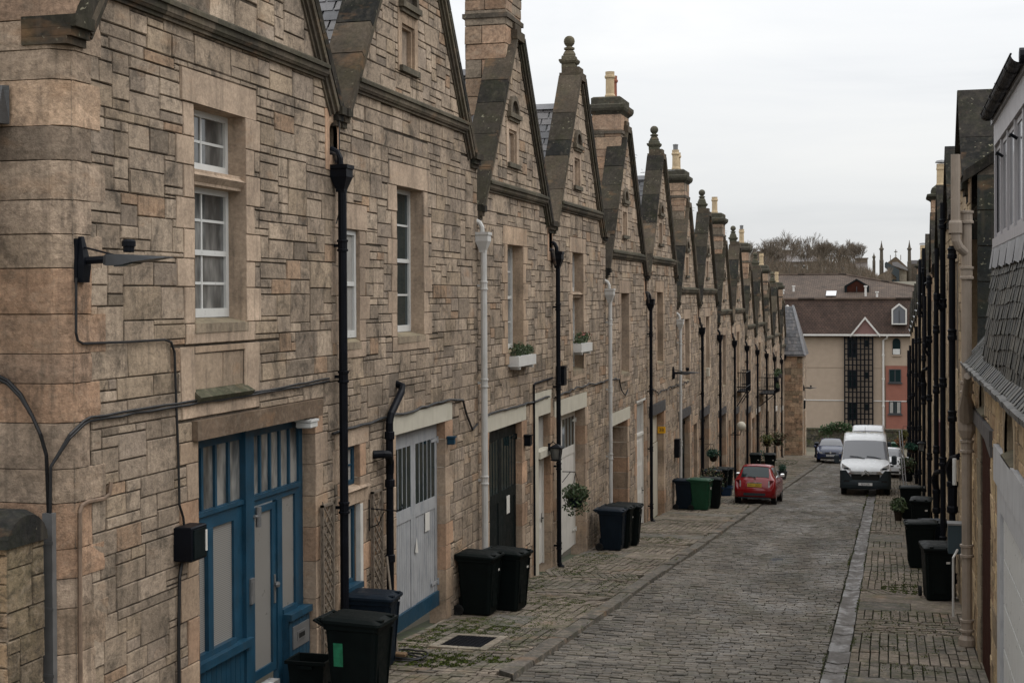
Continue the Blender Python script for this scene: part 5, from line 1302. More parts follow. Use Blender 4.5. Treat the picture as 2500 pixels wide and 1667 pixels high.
# tangled hillside scrub: countless twigs
rng = random.Random(66); sc = MB()
for _ in range(16000):
    x = rng.uniform(-36, 0); y = rng.uniform(262, 330); top = 16.6 + 1.5 * math.sin(x * .45) + .8 * math.sin(x * 1.3 + 1) - max(0, x + 8) * .3
    z = rng.uniform(12.0, top); L = rng.uniform(.5, 1.6); d = Vector((rng.uniform(-.6, .6), rng.uniform(-.3, .3), 1)).normalized() * L; r = rng.uniform(.02, .06)
    c = jit(rng.choice(((.16, .13, .1), (.19, .15, .112), (.13, .11, .085), (.17, .127, .092))), rng, .25)
    p = Vector((x, y, z)); e = Vector((r, 0, 0)); f_ = Vector((.45 * L, 0, .4 * L)) * rng.choice((-1, 1))
    sc.face([p - e, p + e, p + d], c); sc.face([p + d * .3 - e * .5, p + d * .35 + e * .5, p + d * .4 + f_], c); sc.face([p + d * .5 - e * .5, p + d * .55 + e * .5, p + d * .6 - f_ * .8], c)
tag(sc.build('hillside_scrub', 'bark'), kind='stuff')
# ---------------------------------------------------------------- wheelie bins
def make_bin(body_mat, w=.58, d=.72, h=1.07, sticker=None, lidmat=None):
    root = empty('wheelie_bin')
    b = MB(); rg = random.Random(int(h * 1000))
    def rr(hx, y0, y1, z, r=.05):
        pts = []
        for cx, cy, a0 in ((hx - r, y0 + r, -PI / 2), (hx - r, y1 - r, 0), (-hx + r, y1 - r, PI / 2), (-hx + r, y0 + r, PI)):
            for k in range(4): a = a0 + PI / 2 * k / 3; pts.append((cx + r * math.cos(a), cy + r * math.sin(a), z))
        return pts
    D = d / 2
    b.loft([rr(w * .37, -D * .72, D * .62, .03), rr(w * .385, -D * .75, D * .66, .06), rr(w * .45, -D * .9, D * .8, h * .8), rr(w * .455, -D * .92, D * .82, h * .86), rr(w * .485, -D * .97, D * .88, h * .87), rr(w * .49, -D * .98, D * .88, h * .93)])
    b.box(-w * .2, w * .2, -D * .84, -D * .78, h * .15, h * .55); b.box(-w * .34, w * .34, D * .66, D * .78, .12, .3)
    for sx in (-1, 1): b.hexa([(sx * w * .3 - .012, -D * .74 - .012, .06), (sx * w * .3 + .012, -D * .74 - .012, .06), (sx * w * .3 - .012, -D * .74, .06), (sx * w * .3 + .012, -D * .74, .06), (sx * w * .36 - .012, -D * .93 - .014, h * .84), (sx * w * .36 + .012, -D * .93 - .014, h * .84), (sx * w * .36 - .012, -D * .9, h * .84), (sx * w * .36 + .012, -D * .9, h * .84)])
    b.build('body', body_mat, root)
    l = MB()
    def rl(hx, y0, y1, z0, z1, r=.05): return [(x, y, lerp(z0, z1, (y - y0) / (y1 - y0))) for x, y, _ in rr(hx, y0, y1, 0, r)]
    l.loft([rl(w * .51, -D * 1.06, D * .92, h * .915, h * .93), rl(w * .52, -D * 1.08, D * .95, h * .93, h * .945), rl(w * .515, -D * 1.06, D * .95, h * .955, h * .975), rl(w * .4, -D * .8, D * .8, h * .985, h * 1.0), rl(w * .25, -D * .5, D * .55, h * .995, h * 1.01)])
    for sx in (-1, 1): l.box(sx * w * .26 - .035, sx * w * .26 + .035, -D * 1.04, -D * .72, h * .955, h * .985); l.box(sx * w * .32 - .02, sx * w * .32 + .02, D * .8, D * 1.12, h * .9, h * .975)
    l.tube([(-w * .4, D * 1.1, h * .95), (w * .4, D * 1.1, h * .95)], .022, 8)
    l.tube([(-w * .46, D * .8, h * .9), (-w * .46, D * 1.18, h * .96), (w * .46, D * 1.18, h * .96), (w * .46, D * .8, h * .9)], .016, 6)
    l.build('lid', lidmat or body_mat, root)
    for sx in (-1, 1):
        wh = MB(); k = 14; x0, x1 = sx * w * .43, sx * w * .52
        prof = [(.03, 0), (.095, 0), (.1, .2), (.1, .8), (.095, 1), (.05, 1), (.045, .7), (.01, .7)]
        wh.loft([[(lerp(x0, x1, t), D * .74 + r * math.cos(2 * PI * q / k), .1 + r * math.sin(2 * PI * q / k)) for q in range(k)] for r, t in prof]); wh.build('wheel', 'rubber', root)
    if sticker:
        for m_, (sx, y0, y1, z0, z1) in sticker:
            s = MB(); f = lambda yy, zz: (sx * (lerp(w * .385, w * .45, (zz - .06) / (h * .8 - .06)) + .004), yy, zz)
            if sx == 0:
                f = lambda xx, zz: (xx, -lerp(D * .75, D * .9, (zz - .06) / (h * .8 - .06)) - .006, zz)
            if sx == 9: f = lambda xx, yy: (xx, yy, h * .985 + yy * .02 + .012)
            s.face([f(y0, z0), f(y1, z0), f(y1, z1), f(y0, z1)]); s.build('sticker', m_, root)
    return root
def put(o, x, s, rz, label, dz=.03, group='wheelie bins along the pavements', cat='wheelie bin', tilt=0.):
    o.location = (x, s, gz(s) + dz); o.rotation_euler = (tilt, 0, rz); tag(o, label, cat, group); return o
Q = PI / 2
bk = make_bin('binblack', sticker=[('paper', (0, .12, .2, .73, .77))]); gnear = make_bin('binblack', .6, .76, 1.08, [('greenlabel', (-1, .08, .2, .5, .78)), ('paper', (9, -.12, .02, .0, .1))])
gn = make_bin('bingreen', .58, .74, 1.08, [('paper', (0, .04, .16, .7, .78))]); bl = make_bin('binblue', .56, .68, 1.04, [('paper', (1, -.28, -.2, .5, .7))])
put(gnear, -6.2, 16.0, Q - .05, 'nearest black bin with green label, cut by the bottom edge')
put(bl, -6.84, 18.2, Q + .06, 'dark blue bin standing behind the nearest black bin by the lattice')
used = [False]
def pb(src, *a, **k): return put(copy_tree(src), *a, **k)
put(bk, -6.84, 23.35, Q - .08, 'left black bin of the pair beside worn grey garage doors')
pb(bk, -6.5, 24.0, Q - .16, 'right black bin of the pair beside the black garage doors')
pb(bl, -6.66, 34.45, Q - .03, 'front dark bin of the row below the slim white downpipe'); pb(bk, -6.6, 35.1, Q - .05, 'middle dark bin of the row below the slim white downpipe'); pb(bk, -6.5, 35.75, Q + .03, 'rear dark bin of the row below the slim white downpipe')
put(gn, -6.25, 48.25, Q - .1, 'bright green bin standing outside the house with black glazed doors'); pb(bl, -6.82, 48.3, Q, 'dark blue bin just left of the bright green bin'); pb(bk, -6.0, 49.2, Q, 'dark bin half hidden behind the right side of the green bin')
pb(bl, -6.75, 55.6, Q + .05, 'taller dark blue bin left of the red car'); pb(bk, -6.55, 56.3, Q - .04, 'black ribbed bin touching the left side of the red car'); pb(bk, -6.45, 57.0, Q, 'black bin mostly hidden behind the red car')
pb(bk, -6.7, 73.5, 0, 'far black bin seen over the roof of the red car'); pb(bk, -6.0, 73.7, .1, 'far black bin right of another, over the red car roof')
pb(bk, .84, 28.1, .12, 'upright black bin below the small blue box on the right'); pb(bk, .66, 33.4, -Q + .05, 'wide black bin with pale lid edge second on the right pavement'); pb(bl, .95, 34.2, -Q, 'dark bin tight against right wall behind the wide black bin')
pb(bk, .82, 41.6, -.08, 'dark right side bin just beyond the wide black one'); pb(bk, .62, 47.4, -Q, 'black bin on the right pavement beside trailing green plant'); pb(bk, .72, 70.5, .1, 'dark bin below the trailing basket beside the white van')
pb(bl, -4.7, 97.5, 0, 'dark bin left of the far navy car'); pb(gn, .3, 100, 0, 'far green topped bin beside second white van')
# small recycling boxes
def box_(x, s, w, d, h, mat, label, rz=0):
    t = thing('recycling_box', label, 'box', (0, 0, 0)); b = MB()
    o = lambda e, z: [(a * (w / 2 + e), c * (d / 2 + e), z) for a, c in ((-1, -1), (1, -1), (1, 1), (-1, 1))]
    b.loft([o(-.05, 0), o(-.01, h - .04), o(.02, h - .04), o(.02, h), o(-.01, h), o(-.04, .05)]); b.build('box_body', mat, t)
    for sx in (-1, 1): l = MB(); l.box(sx * (w / 2 + .005) - .02, sx * (w / 2 + .005) + .02, -.1, .1, h - .09, h - .05); l.build('handle', mat, t)
    t.location = (x, s, gz(s) + .03); t.rotation_euler = (0, 0, rz); return t
box_(-6.22, 56.0, .42, .6, .36, 'bluebox', 'blue recycling box on the ground beside the red car'); box_(-6.95, 16.35, .4, .5, .45, 'binblack', 'small black open box behind the nearest bin', Q)
# ---------------------------------------------------------------- vehicles
class Shell:
    def __init__(s, st, waist):
        s.R = []; s.st = st
        for y, z0, zt, hb, hm, ht in st:
            zw = min(waist(y), zt - .04)
            half = [(hb, z0), (hm * .995, z0 + .16), (hm, lerp(z0, zw, .55)), (hm * .985, zw), (lerp(hm, ht, .55), lerp(zw, zt, .5)), (lerp(hm, ht, .93), zt - .05), (ht * .9, zt - .008), (ht * .5, zt + .012), (0, zt + .018)]
            s.R.append([Vector((-x, y, z)) for x, z in half] + [Vector((x, y, z)) for x, z in half[-2::-1]])
    def at(s, u, v):
        i = min(int(u), len(s.R) - 2); j = min(int(v), 15); a, b = u - i, v - j
        return s.R[i][j] * (1 - a) * (1 - b) + s.R[i][j + 1] * (1 - a) * b + s.R[i + 1][j] * a * (1 - b) + s.R[i + 1][j + 1] * a * b
    def U(s, y):
        for i in range(len(s.st) - 1):
            if s.st[i][0] <= y <= s.st[i + 1][0]: return i + (y - s.st[i][0]) / (s.st[i + 1][0] - s.st[i][0])
        return len(s.st) - 1.001
    def patch(s, mb, y0, y1, v0, v1, off=.012, n=8, m=8):
        u0, u1 = s.U(y0), s.U(y1); g = []
        for i in range(n + 1):
            row = []
            for j in range(m + 1):
                v = lerp(v0(i / n) if callable(v0) else v0, v1(i / n) if callable(v1) else v1, j / m); u = lerp(u0, u1, i / n); p = s.at(u, v)
                nn = (s.at(min(u + .05, len(s.R) - 1.001), v) - s.at(max(u - .05, 0), v)).cross(s.at(u, min(v + .1, 15.99)) - s.at(u, max(v - .1, 0)))
                if nn.length > 1e-9: nn.normalize()
                c = Vector((0, 2.0, .7)); 
                if nn.dot(p - c) < 0: nn = -nn
                row.append(p + nn * off)
            g.append(row)
        for i in range(n):
            for j in range(m): mb.face([g[i][j], g[i][j + 1], g[i + 1][j + 1], g[i + 1][j]])
def wheel(parent, x, y, r, w, mat='rubber'):
    t = MB(); k = 20; sx = 1 if x > 0 else -1
    t.loft([[(x + sx * a * w, y + q * math.cos(2 * PI * j / k), r + q * math.sin(2 * PI * j / k)) for j in range(k)] for q, a in ((r * .6, -.5), (r * .95, -.5), (r, -.35), (r, .35), (r * .95, .5), (r * .66, .5))], caps=False)
    o = t.build('wheel', mat, parent); m = MB()
    m.loft([[(x + sx * a * w, y + q * math.cos(2 * PI * j / k), r + q * math.sin(2 * PI * j / k)) for j in range(k)] for q, a in ((r * .67, .44), (r * .6, .36), (r * .2, .42), (.02, .42))], caps=True); m.build('rim', 'steel', o)
def strip(mb, x0, x1, z0, z1, yf, th=.05, n=10, zf=None):
    for k in range(n):
        a, b = lerp(x0, x1, k / n), lerp(x0, x1, (k + 1) / n)
        za0, za1 = (z0, z1) if zf is None else zf(a); zb0, zb1 = (z0, z1) if zf is None else zf(b)
        mb.hexa([(a, yf(a), za0), (b, yf(b), zb0), (a, yf(a) + th, za0), (b, yf(b) + th, zb0), (a, yf(a), za1), (b, yf(b), zb1), (a, yf(a) + th, za1), (b, yf(b) + th, zb1)])
def bulge(mb, hw, zs, offs, f, th=.25, n=24, zl=None):
    g = [[(lerp(-hw, hw, k / n), f(lerp(-hw, hw, k / n)) + o, z) for k in range(n + 1)] for z, o in zip(zs, offs)]
    g = [[(p[0], p[1] + th, p[2]) for p in g[0]]] + g + [[(p[0], p[1] + th, p[2]) for p in g[-1]]]
    for a, b in zip(g, g[1:]):
        for k in range(n): mb.face([a[k], a[k + 1], b[k + 1], b[k]])
    for e in (0, n): mb.face([r[e] for r in g])
def text(name, s, size, loc, rot, mat, parent):
    c = bpy.data.curves.new(name, 'FONT'); c.body = s; c.size = size; c.align_x = 'CENTER'; c.align_y = 'CENTER'; c.extrude = .002
    tmp = bpy.data.objects.new(name, c); COL.objects.link(tmp); dg = bpy.context.evaluated_depsgraph_get()
    me = bpy.data.meshes.new_from_object(tmp.evaluated_get(dg)); bpy.data.objects.remove(tmp)
    o = bpy.data.objects.new(name, me); COL.objects.link(o); me.materials.clear(); me.materials.append(M[mat]); o.parent = parent; o.location = loc; o.rotation_euler = rot; return o
def car_root(name, label, cat): return tag(empty(name), label, cat)
def set_down(o, x, s, rz=0): o.location = (x, s, gz(s)); o.rotation_euler = (-.073 * math.cos(rz), 0, rz)
# red hatchback seen from behind
R = car_root('parked_car', 'small red hatchback parked with its rear to the viewer, half on the pavement', 'car')
sh = Shell([(0, .36, .64, .6, .68, .62), (.03, .3, .72, .68, .74, .68), (.1, .28, .92, .72, .78, .7), (.17, .27, 1.0, .74, .795, .68), (.3, .26, 1.13, .76, .805, .64), (.5, .26, 1.32, .77, .81, .57), (.64, .26, 1.43, .77, .812, .52), (.8, .26, 1.475, .77, .812, .51), (1.3, .26, 1.49, .77, .812, .54), (1.8, .26, 1.46, .77, .812, .57), (2.2, .26, 1.3, .77, .812, .6), (2.6, .26, 1.03, .77, .81, .68), (3.1, .27, .93, .76, .8, .68), (3.4, .28, .8, .72, .77, .62), (3.52, .34, .64, .6, .66, .55)], lambda y: .92)
b = MB(); b.loft(sh.R); body = b.build('body', 'red', R, smooth=True)
g = MB(); sh.patch(g, .2, .6, lambda t: lerp(6.25, 6.0, t), lambda t: lerp(9.75, 10.0, t), .012); g.build('rear_window', 'glassdark', R)
g = MB(); sh.patch(g, 2.25, 2.58, 5.6, 10.4); g.build('windscreen', 'screen', R)
g = MB(); sh.patch(g, .75, 2.2, 3.3, 4.8); g.build('side_window', 'glassdark', R); g = MB(); sh.patch(g, .75, 2.2, 11.2, 12.7); g.build('side_window', 'glassdark', R)
g = MB(); sh.patch(g, .62, .76, 5.2, 10.8, .03, 3, 8); g.build('roof_spoiler', 'red', R)
y = lambda x: .035 + .25 * max(0, abs(x) - .4) ** 1.5 * 1.2
b = MB(); bulge(b, .8, (.27, .32, .42, .55, .63, .68), (.03, -.02, -.045, -.05, -.03, .02), lambda x: .16 * (abs(x) / .8) ** 2 + 1.6 * max(0, abs(x) - .62) ** 1.7, .3, 30); b.build('bumper', 'red', R, smooth=True)
b = MB(); strip(b, -.42, .42, .36, .46, lambda x: -.062 + .16 * (abs(x) / .8) ** 2, .05, 10); strip(b, -.62, .62, .25, .3, lambda x: -.03 + .16 * (abs(x) / .8) ** 2, .1, 12)
for sx in (-1, 1): strip(b, sx * .68 if sx < 0 else .5, -.5 if sx < 0 else .68, .42, .5, lambda x: -.062 + .16 * (abs(x) / .8) ** 2 + 1.6 * max(0, abs(x) - .62) ** 1.7, .04, 5)
b.build('bumper_trim', 'plastic', R)
for sx in (-1, 1):
    l = MB(); x0, x1 = sorted((sx * .55, sx * .73)); strip(l, x0, x1, .66, .92, lambda x: .0 + .5 * max(0, abs(x) - .5), .12, 5, lambda x: (.66, .94 - .1 * abs(abs(x) - .6))); o = l.build('tail_lamp', 'lampdark', R)
    l = MB(); x0, x1 = sorted((sx * .53, sx * .575)); strip(l, x0, x1, .68, .92, lambda x: -.012 + .5 * max(0, abs(x) - .5), .05, 3); l.build('lamp_rim', 'lampclear', o)
p = MB(); p.box(-.27, .27, -.01, .05, .69, .81); o = p.build('number_plate', 'plateyellow', R)
text('plate_lettering', 'N011 SCO', .105, (0, -.016, .75), (Q, 0, 0), 'ink', o)
p = MB(); strip(p, -.28, .28, .825, .86, lambda x: .02, .06); p.build('boot_handle', 'chrome', R)
p = MB(); p.loft([[(.042 * math.cos(a), yy, .985 + .042 * math.sin(a)) for a in [2 * PI * k / 14 for k in range(14)]] for yy in (.13, .1)]); o = p.build('badge', 'chrome', R); p = MB(); p.loft([[(.03 * math.cos(a), yy, .985 + .03 * math.sin(a)) for a in [2 * PI * k / 14 for k in range(14)]] for yy in (.1, .097)]); p.build('badge_centre', 'lampred', o)
p = MB(); p.tube([(.0, .17, 1.035), (-.14, .165, 1.06), (-.27, .17, 1.07)], .014, 6); p.tube([(.0, .18, 1.03), (0, .13, 1.03)], .03, 8); p.build('rear_wiper', 'plastic', R)
for sx in (-1, 1):
    for yy in (.55, 2.85): wheel(R, sx * .7, yy, .295, .19)
    p = MB(); p.bevbox(*sorted((sx * .8, sx * .96)), 2.05, 2.2, .98, 1.12, .03); p.build('wing_mirror', 'chrome', R)
p = MB(); p.tube([(.3, .02, .24), (.3, .3, .24)], .03, 8); p.build('exhaust', 'steel', R)
p = MB(); p.tube([(0, .95, 1.5), (0, .7, 1.66)], .006, 4); p.build('aerial', 'plastic', R)
set_down(R, -4.77, 51.75, -.02); R.scale = (.93, .93, .95)
# white panel van facing the viewer
def make_van(label, group=None):
    Vn = tag(empty('white_van'), label, 'van', group)
    st = [(0, .42, .98, .84, .88, .8), (.04, .36, 1.06, .9, .93, .84), (.14, .34, 1.14, .95, .98, .88), (.4, .33, 1.25, .975, 1.0, .89), (.72, .33, 1.38, .98, 1.0, .9), (.85, .33, 1.5, .98, 1.0, .885), (1.2, .33, 1.84, .98, 1.0, .86), (1.52, .33, 2.14, .98, 1.0, .84), (1.75, .33, 2.3, .98, 1.0, .83), (2.05, .33, 2.41, .98, 1.0, .83), (2.5, .33, 2.46, .98, 1.0, .84), (3.8, .33, 2.47, .98, 1.0, .85), (5.25, .33, 2.45, .98, 1.0, .85), (5.35, .36, 2.36, .95, .97, .8)]
    sv = Shell(st, lambda y: 1.28)
    b = MB(); b.loft(sv.R); b.build('body', 'vanwhite', Vn, smooth=True)
    g = MB(); sv.patch(g, .8, 1.56, lambda t: lerp(5.0, 5.2, t), lambda t: lerp(11.0, 10.8, t), .012, 8, 12); o = g.build('windscreen', 'screen', Vn)
    for a in ((-.02, -.62), (.62, .06)):
        w = MB(); w.tube([(a[0], .78, 1.47), ((a[0] + a[1]) / 2, .82, 1.54), (a[1], .84, 1.56)], .016, 6); w.build('wiper', 'plastic', o)
    g = MB(); sv.patch(g, 1.05, 2.2, 3.25, 4.7); g.build('side_window', 'glassdark', Vn); g = MB(); sv.patch(g, 1.05, 2.2, 11.3, 12.75); g.build('side_window', 'glassdark', Vn)
    f = lambda x: -.02 + .42 * max(0, abs(x) - .45) ** 1.6
    b = MB(); fb = lambda x: f(x) + 2.2 * max(0, abs(x) - .86) ** 1.6; bulge(b, 1.0, (.28, .33, .45, .56, .63), (-.06, -.11, -.135, -.13, -.115), fb, .34, 30)
    for sx in (-1, 1):
        xa, xb = sorted((sx * .52, sx * 1.0)); strip(b, xa, xb, .62, 1.0, lambda x: fb(x) - .118, .34, 8, lambda x: (.6, .66 + .36 * min(1, max(0, (abs(x) - .5) / .26)) - .12 * max(0, abs(x) - .8)))
    b.build('bumper', 'plastic', Vn)
    b = MB(); strip(b, -.56, .56, .62, .86, lambda x: f(x) - .02, .1, 10); b.build('grille', 'ink', Vn)
    b = MB(); strip(b, -.66, .66, .885, .92, lambda x: f(x) - .1, .1, 12); strip(b, -.62, .62, .955, .985, lambda x: f(x) - .09, .1, 12); b.build('grille_bar', 'chrome', Vn)
    b = MB()
    for dz in (0, .1):
        for sx in (-1, 1): b.hexa([(0, -.16, .9 + dz), (sx * .15, -.15, .8 + dz), (0, -.1, .9 + dz), (sx * .15, -.1, .8 + dz), (0, -.16, .945 + dz), (sx * .15, -.15, .845 + dz), (0, -.1, .945 + dz), (sx * .15, -.1, .845 + dz)])
    b.build('badge', 'chrome', Vn)
    for sx in (-1, 1):
        l = MB(); xa, xb = sorted((sx * .58, sx * .93)); strip(l, xa, xb, 1.0, 1.2, lambda x: f(x) + .0, .2, 8, lambda x: (1.02 - .08 * max(0, (.7 - abs(x))) , 1.06 + .24 * (abs(x) - .55) / .4)); o = l.build('headlamp', 'lampclear', Vn)
        l = MB(); xa, xb = sorted((sx * .66, sx * .84)); strip(l, xa, xb, 1.05, 1.12, lambda x: f(x) - .012, .03, 4); l.build('lamp_bulb', 'plastic', o)
        p = MB(); p.bevbox(*sorted((sx * 1.04, sx * 1.25)), .98, 1.14, 1.22, 1.6, .05); p.tube([(sx * .96, 1.1, 1.3), (sx * 1.1, 1.08, 1.3)], .04, 6); p.build('wing_mirror', 'plastic', Vn)
        for yy in (.95, 4.3): wheel(Vn, sx * .86, yy, .34, .22)
        l = MB(); xa, xb = sorted((sx * .62, sx * .86)); strip(l, xa, xb, .5, .62, lambda x: f(x) - .13, .03, 4); l.build('fog_lamp', 'ink', Vn)
    p = MB(); p.box(-.27, .27, -.16, -.11, .42, .53); o = p.build('number_plate', 'platewhite', Vn)
    text('plate_lettering', 'EJ16 JSR', .1, (0, -.165, .475), (Q, 0, 0), 'ink', o)
    p = MB(); p.tube([(0, 2.2, 2.45), (0, 2.0, 2.72)], .007, 4); p.build('aerial', 'plastic', Vn)
    return Vn
vn = make_van('white panel van facing up the street on the right of the cobbles'); set_down(vn, -1.0, 58.9, .02)
# leaves and moss on the van roof
lv = MB(); rng = random.Random(4)
for _ in range(260):
    x, yy = -1.02 + rng.uniform(-.8, .8), 58.9 + 2.35 + abs(rng.gauss(0, .35)); z = gz(yy) + 2.47 + rng.uniform(0, .05) + (.002 * (yy - 58.9)); r = rng.uniform(.02, .05); a = rng.uniform(0, 2 * PI)
    lv.face([(x + r * math.cos(a + q), yy + r * math.sin(a + q), z + rng.uniform(0, .02)) for q in (0, 2, 4)], jit(rng.choice(((.2, .17, .09), (.25, .2, .12), (.12, .12, .05))), rng, .2))
tag(lv.build('fallen_leaves', 'leaf'), 'fallen tan leaves along the roof of the front white van', 'leaves', kind='stuff')
v2 = copy_tree(vn); v2['label'] = 'second white van mostly hidden behind the front white van'; set_down(v2, -1.25, 80.5, .0)
# ladder leaning beside the van
la = MB()
for dx in (0, .34): la.tube([(.52 + dx * .3, 61.2 + dx, gz(61) + .05), (.34 + dx * .3, 63.2 + dx, gz(63) + 2.55)], .028, 6)
for k in range(9): t = (k + .5) / 9; la.tube([(lerp(.52, .34, t), lerp(61.2, 63.2, t), lerp(gz(61) + .05, gz(63) + 2.55, t)), (lerp(.62, .44, t), lerp(61.54, 63.54, t), lerp(gz(61) + .05, gz(63) + 2.55, t))], .016, 6)
tag(la.build('ladder', 'steel', loc=(.5, 62, gz(62))), 'pale metal ladder leaning along the right side of the front van', 'ladder')
def make_car(mat, label, plate='SL58 VHK'):
    K = car_root('parked_car', label, 'car')
    st = [(0, .34, .62, .62, .68, .62), (.04, .28, .72, .7, .76, .68), (.14, .25, .8, .77, .83, .74), (.4, .24, .9, .8, .86, .76), (.95, .24, 1.0, .82, .865, .76), (1.05, .24, 1.06, .82, .865, .74), (1.4, .24, 1.28, .82, .865, .65), (1.75, .24, 1.43, .82, .865, .6), (2.1, .24, 1.48, .82, .865, .6), (3.0, .24, 1.46, .82, .865, .6), (3.5, .24, 1.3, .82, .86, .62), (3.85, .26, 1.05, .79, .84, .66), (4.0, .34, .8, .68, .74, .6)]
    sc_ = Shell(st, lambda y: .93); b = MB(); b.loft(sc_.R); b.build('body', mat, K, smooth=True)
    g = MB(); sc_.patch(g, 1.03, 1.7, lambda t: lerp(5.2, 5.5, t), lambda t: lerp(10.8, 10.5, t), .012, 8, 10); g.build('windscreen', 'screen', K)
    g = MB(); sc_.patch(g, 1.5, 3.2, 3.3, 4.75); g.build('side_window', 'glassdark', K); g = MB(); sc_.patch(g, 1.5, 3.2, 11.25, 12.7); g.build('side_window', 'glassdark', K)
    f = lambda x: -.02 + .4 * max(0, abs(x) - .4) ** 1.6
    b = MB(); strip(b, -.8, .8, .25, .55, lambda x: f(x) - .04, .2, 16); b.build('bumper', mat, K)
    b = MB(); strip(b, -.6, .6, .28, .38, lambda x: f(x) - .06, .05, 10); strip(b, -.34, .34, .6, .66, lambda x: f(x) - .02, .05, 6); b.build('grille', 'ink', K)
    for sx in (-1, 1):
        l = MB(); xa, xb = sorted((sx * .5, sx * .8)); strip(l, xa, xb, .58, .72, lambda x: f(x) + .0, .2, 6, lambda x: (.6, .68 + .1 * (abs(x) - .5))); l.build('headlamp', 'lampclear', K)
        p = MB(); p.bevbox(*sorted((sx * .88, sx * 1.04)), 1.3, 1.42, .92, 1.05, .03); p.build('wing_mirror', mat, K)
        for yy in (.72, 3.25): wheel(K, sx * .76, yy, .3, .19)
    p = MB(); p.loft([[(q[0], -.07 + d, .66 + q[1]) for q in ((0, .09), (.07, 0), (0, -.09), (-.07, 0))] for d in (0, .03)]); p.build('badge', 'chrome', K)
    p = MB(); p.box(-.26, .26, -.075, -.04, .42, .53); o = p.build('number_plate', 'platewhite', K); text('plate_lettering', plate, .1, (0, -.08, .475), (Q, 0, 0), 'ink', o)
    return K
ck = make_car('navy', 'dark navy hatchback parked facing the viewer left of the white van'); set_down(ck, -3.6, 89.6, .03)
cw = make_car('vanwhite', 'white car glimpsed between the front van and right hand bins', 'SN12 LTE'); set_down(cw, -.22, 73.0, -.04)
# ---------------------------------------------------------------- lamps, cables and small fittings
def street_lamp(x, y, z, label):
    t = thing('street_lamp', label, 'street lamp', (x, y, z), 'wall mounted street lamps')
    b = MB(); b.box(x, x + .03, y - .07, y + .07, z - .2, z + .2); b.loft([[(x + .02, y - .06, z - .2), (x + .08, y - .06, z - .2), (x + .08, y + .06, z - .2), (x + .02, y + .06, z - .2)], [(x + .02, y - .06, z - .04), (x + .1, y - .06, z - .04), (x + .1, y + .06, z - .04), (x + .02, y + .06, z - .04)], [(x + .02, y - .025, z + .22), (x + .05, y - .025, z + .22), (x + .05, y + .025, z + .22), (x + .02, y + .025, z + .22)]]); b.build('wall_bracket', 'iron', t)
    a = MB(); a.tube([(x + .08, y, z), (x + .34, y, z + .01)], .035, 8); a.tube([(x + .07, y, z + .12), (x + .36, y, z + .05)], .01, 6); a.build('arm', 'iron', t)
    h = MB(); h.loft([[(x + q, y - w, z + b_), (x + q, y + w, z + b_), (x + q, y + w * .9, z + t_), (x + q, y - w * .9, z + t_)] for q, w, b_, t_ in ((.28, .04, -.04, .04), (.33, .08, -.05, .055), (.5, .11, -.045, .05), (.62, .12, -.02, .045), (.82, .11, .005, .032), (.92, .08, .015, .025))]); h.build('lamp_head', 'darkgrey', t)
    h = MB(); h.loft([[(x + q, y - w, z + b_), (x + q, y + w, z + b_), (x + q, y + w, z + b_ + .02), (x + q, y - w, z + b_ + .02)] for q, w, b_ in ((.4, .06, -.06), (.5, .08, -.06), (.6, .08, -.035))]); h.build('lens', 'glassdark', t)
    c = MB(); c.lathe([(.045, 0), (.05, .01), (.05, .05), (.062, .055), (.062, .1), (.05, .115), (.02, .12)], (x + .52, y, z + .07), 10); c.build('photocell', 'iron', t)
street_lamp(-7.2, 11.58, 10.36, 'nearest wall street lamp on the corner house'); street_lamp(-7.2, 48.2, 7.42, 'wall street lamp midway beside white downpipe'); street_lamp(-5.94, 101.6, 3.6, 'farthest wall street lamp on the projecting end house')
def cable(pts, r, label, mat='cable', name='cable', x=-7.165, n=6):
    p = MB(); P3 = [(x, a, b) if len(q) == 2 else q for q in pts for a, b in [q[:2]]]
    p.tube(P3, r, n); o = p.build(name, mat, loc=P3[0]); return tag(o, label, 'cable' if mat == 'cable' else 'pipe')
def wavy(pts, r, seed, x=-7.16, amp=.018):
    rg = random.Random(seed); out = []
    for (a, b), (c, d) in zip(pts, pts[1:]):
        k = max(1, int(abs(c - a) / .25))
        for j in range(k): out.append((x + rg.uniform(-.008, .008), lerp(a, c, j / k), lerp(b, d, j / k) + rg.uniform(-amp, amp)))
    out.append((x, *pts[-1])); return out
m = MB()
for o in (0, .03): m.tube([(-7.33, 11.3, 8.05), (-7.32, 11.3, 8.5)] + [(-7.2, 11.42, 8.75 + o), (-7.165, 11.6, 8.86 + o)] + wavy([(11.7, 8.88 + o), (13.35, 8.89 + o), (15.95, 8.89 + o), (17.5, 8.92 + o)], .012, 3 + int(o * 100), -7.165, .008), .014, 6)
tag(m.build('cable', 'cable', loc=(-7.2, 12, 8.8)), 'thick black cable bundle running level above the blue entrance', 'cable')
m = MB()
for o in (0, .03): m.tube([(-7.36, 11.32, 8.05), (-7.37, 11.31, 8.6), (-7.43, 11.31, 8.79), (-7.51, 11.31, 8.95), (-7.63, 11.31, 9.12 + o), (-7.76, 11.31, 9.24 + o), (-7.9, 11.31, 9.3 + o), (-8.6, 11.31, 9.34 + o)], .017, 6)
tag(m.build('cable', 'cable', loc=(-7.4, 11.3, 8.6)), 'black cable arching left from the grey conduit at the corner', 'cable')
cable([(11.49, 10.2), (11.48, 9.7), (11.51, 9.63), (11.59, 9.6), (12.41, 9.59), (13.11, 9.59), (13.25, 9.56), (13.32, 9.45), (13.35, 8.88), (13.38, 8.43), (13.4, 7.86), (13.48, 7.72), (13.5, 7.6)], .013, 'thin black cable from the nearest street lamp to the meter box')
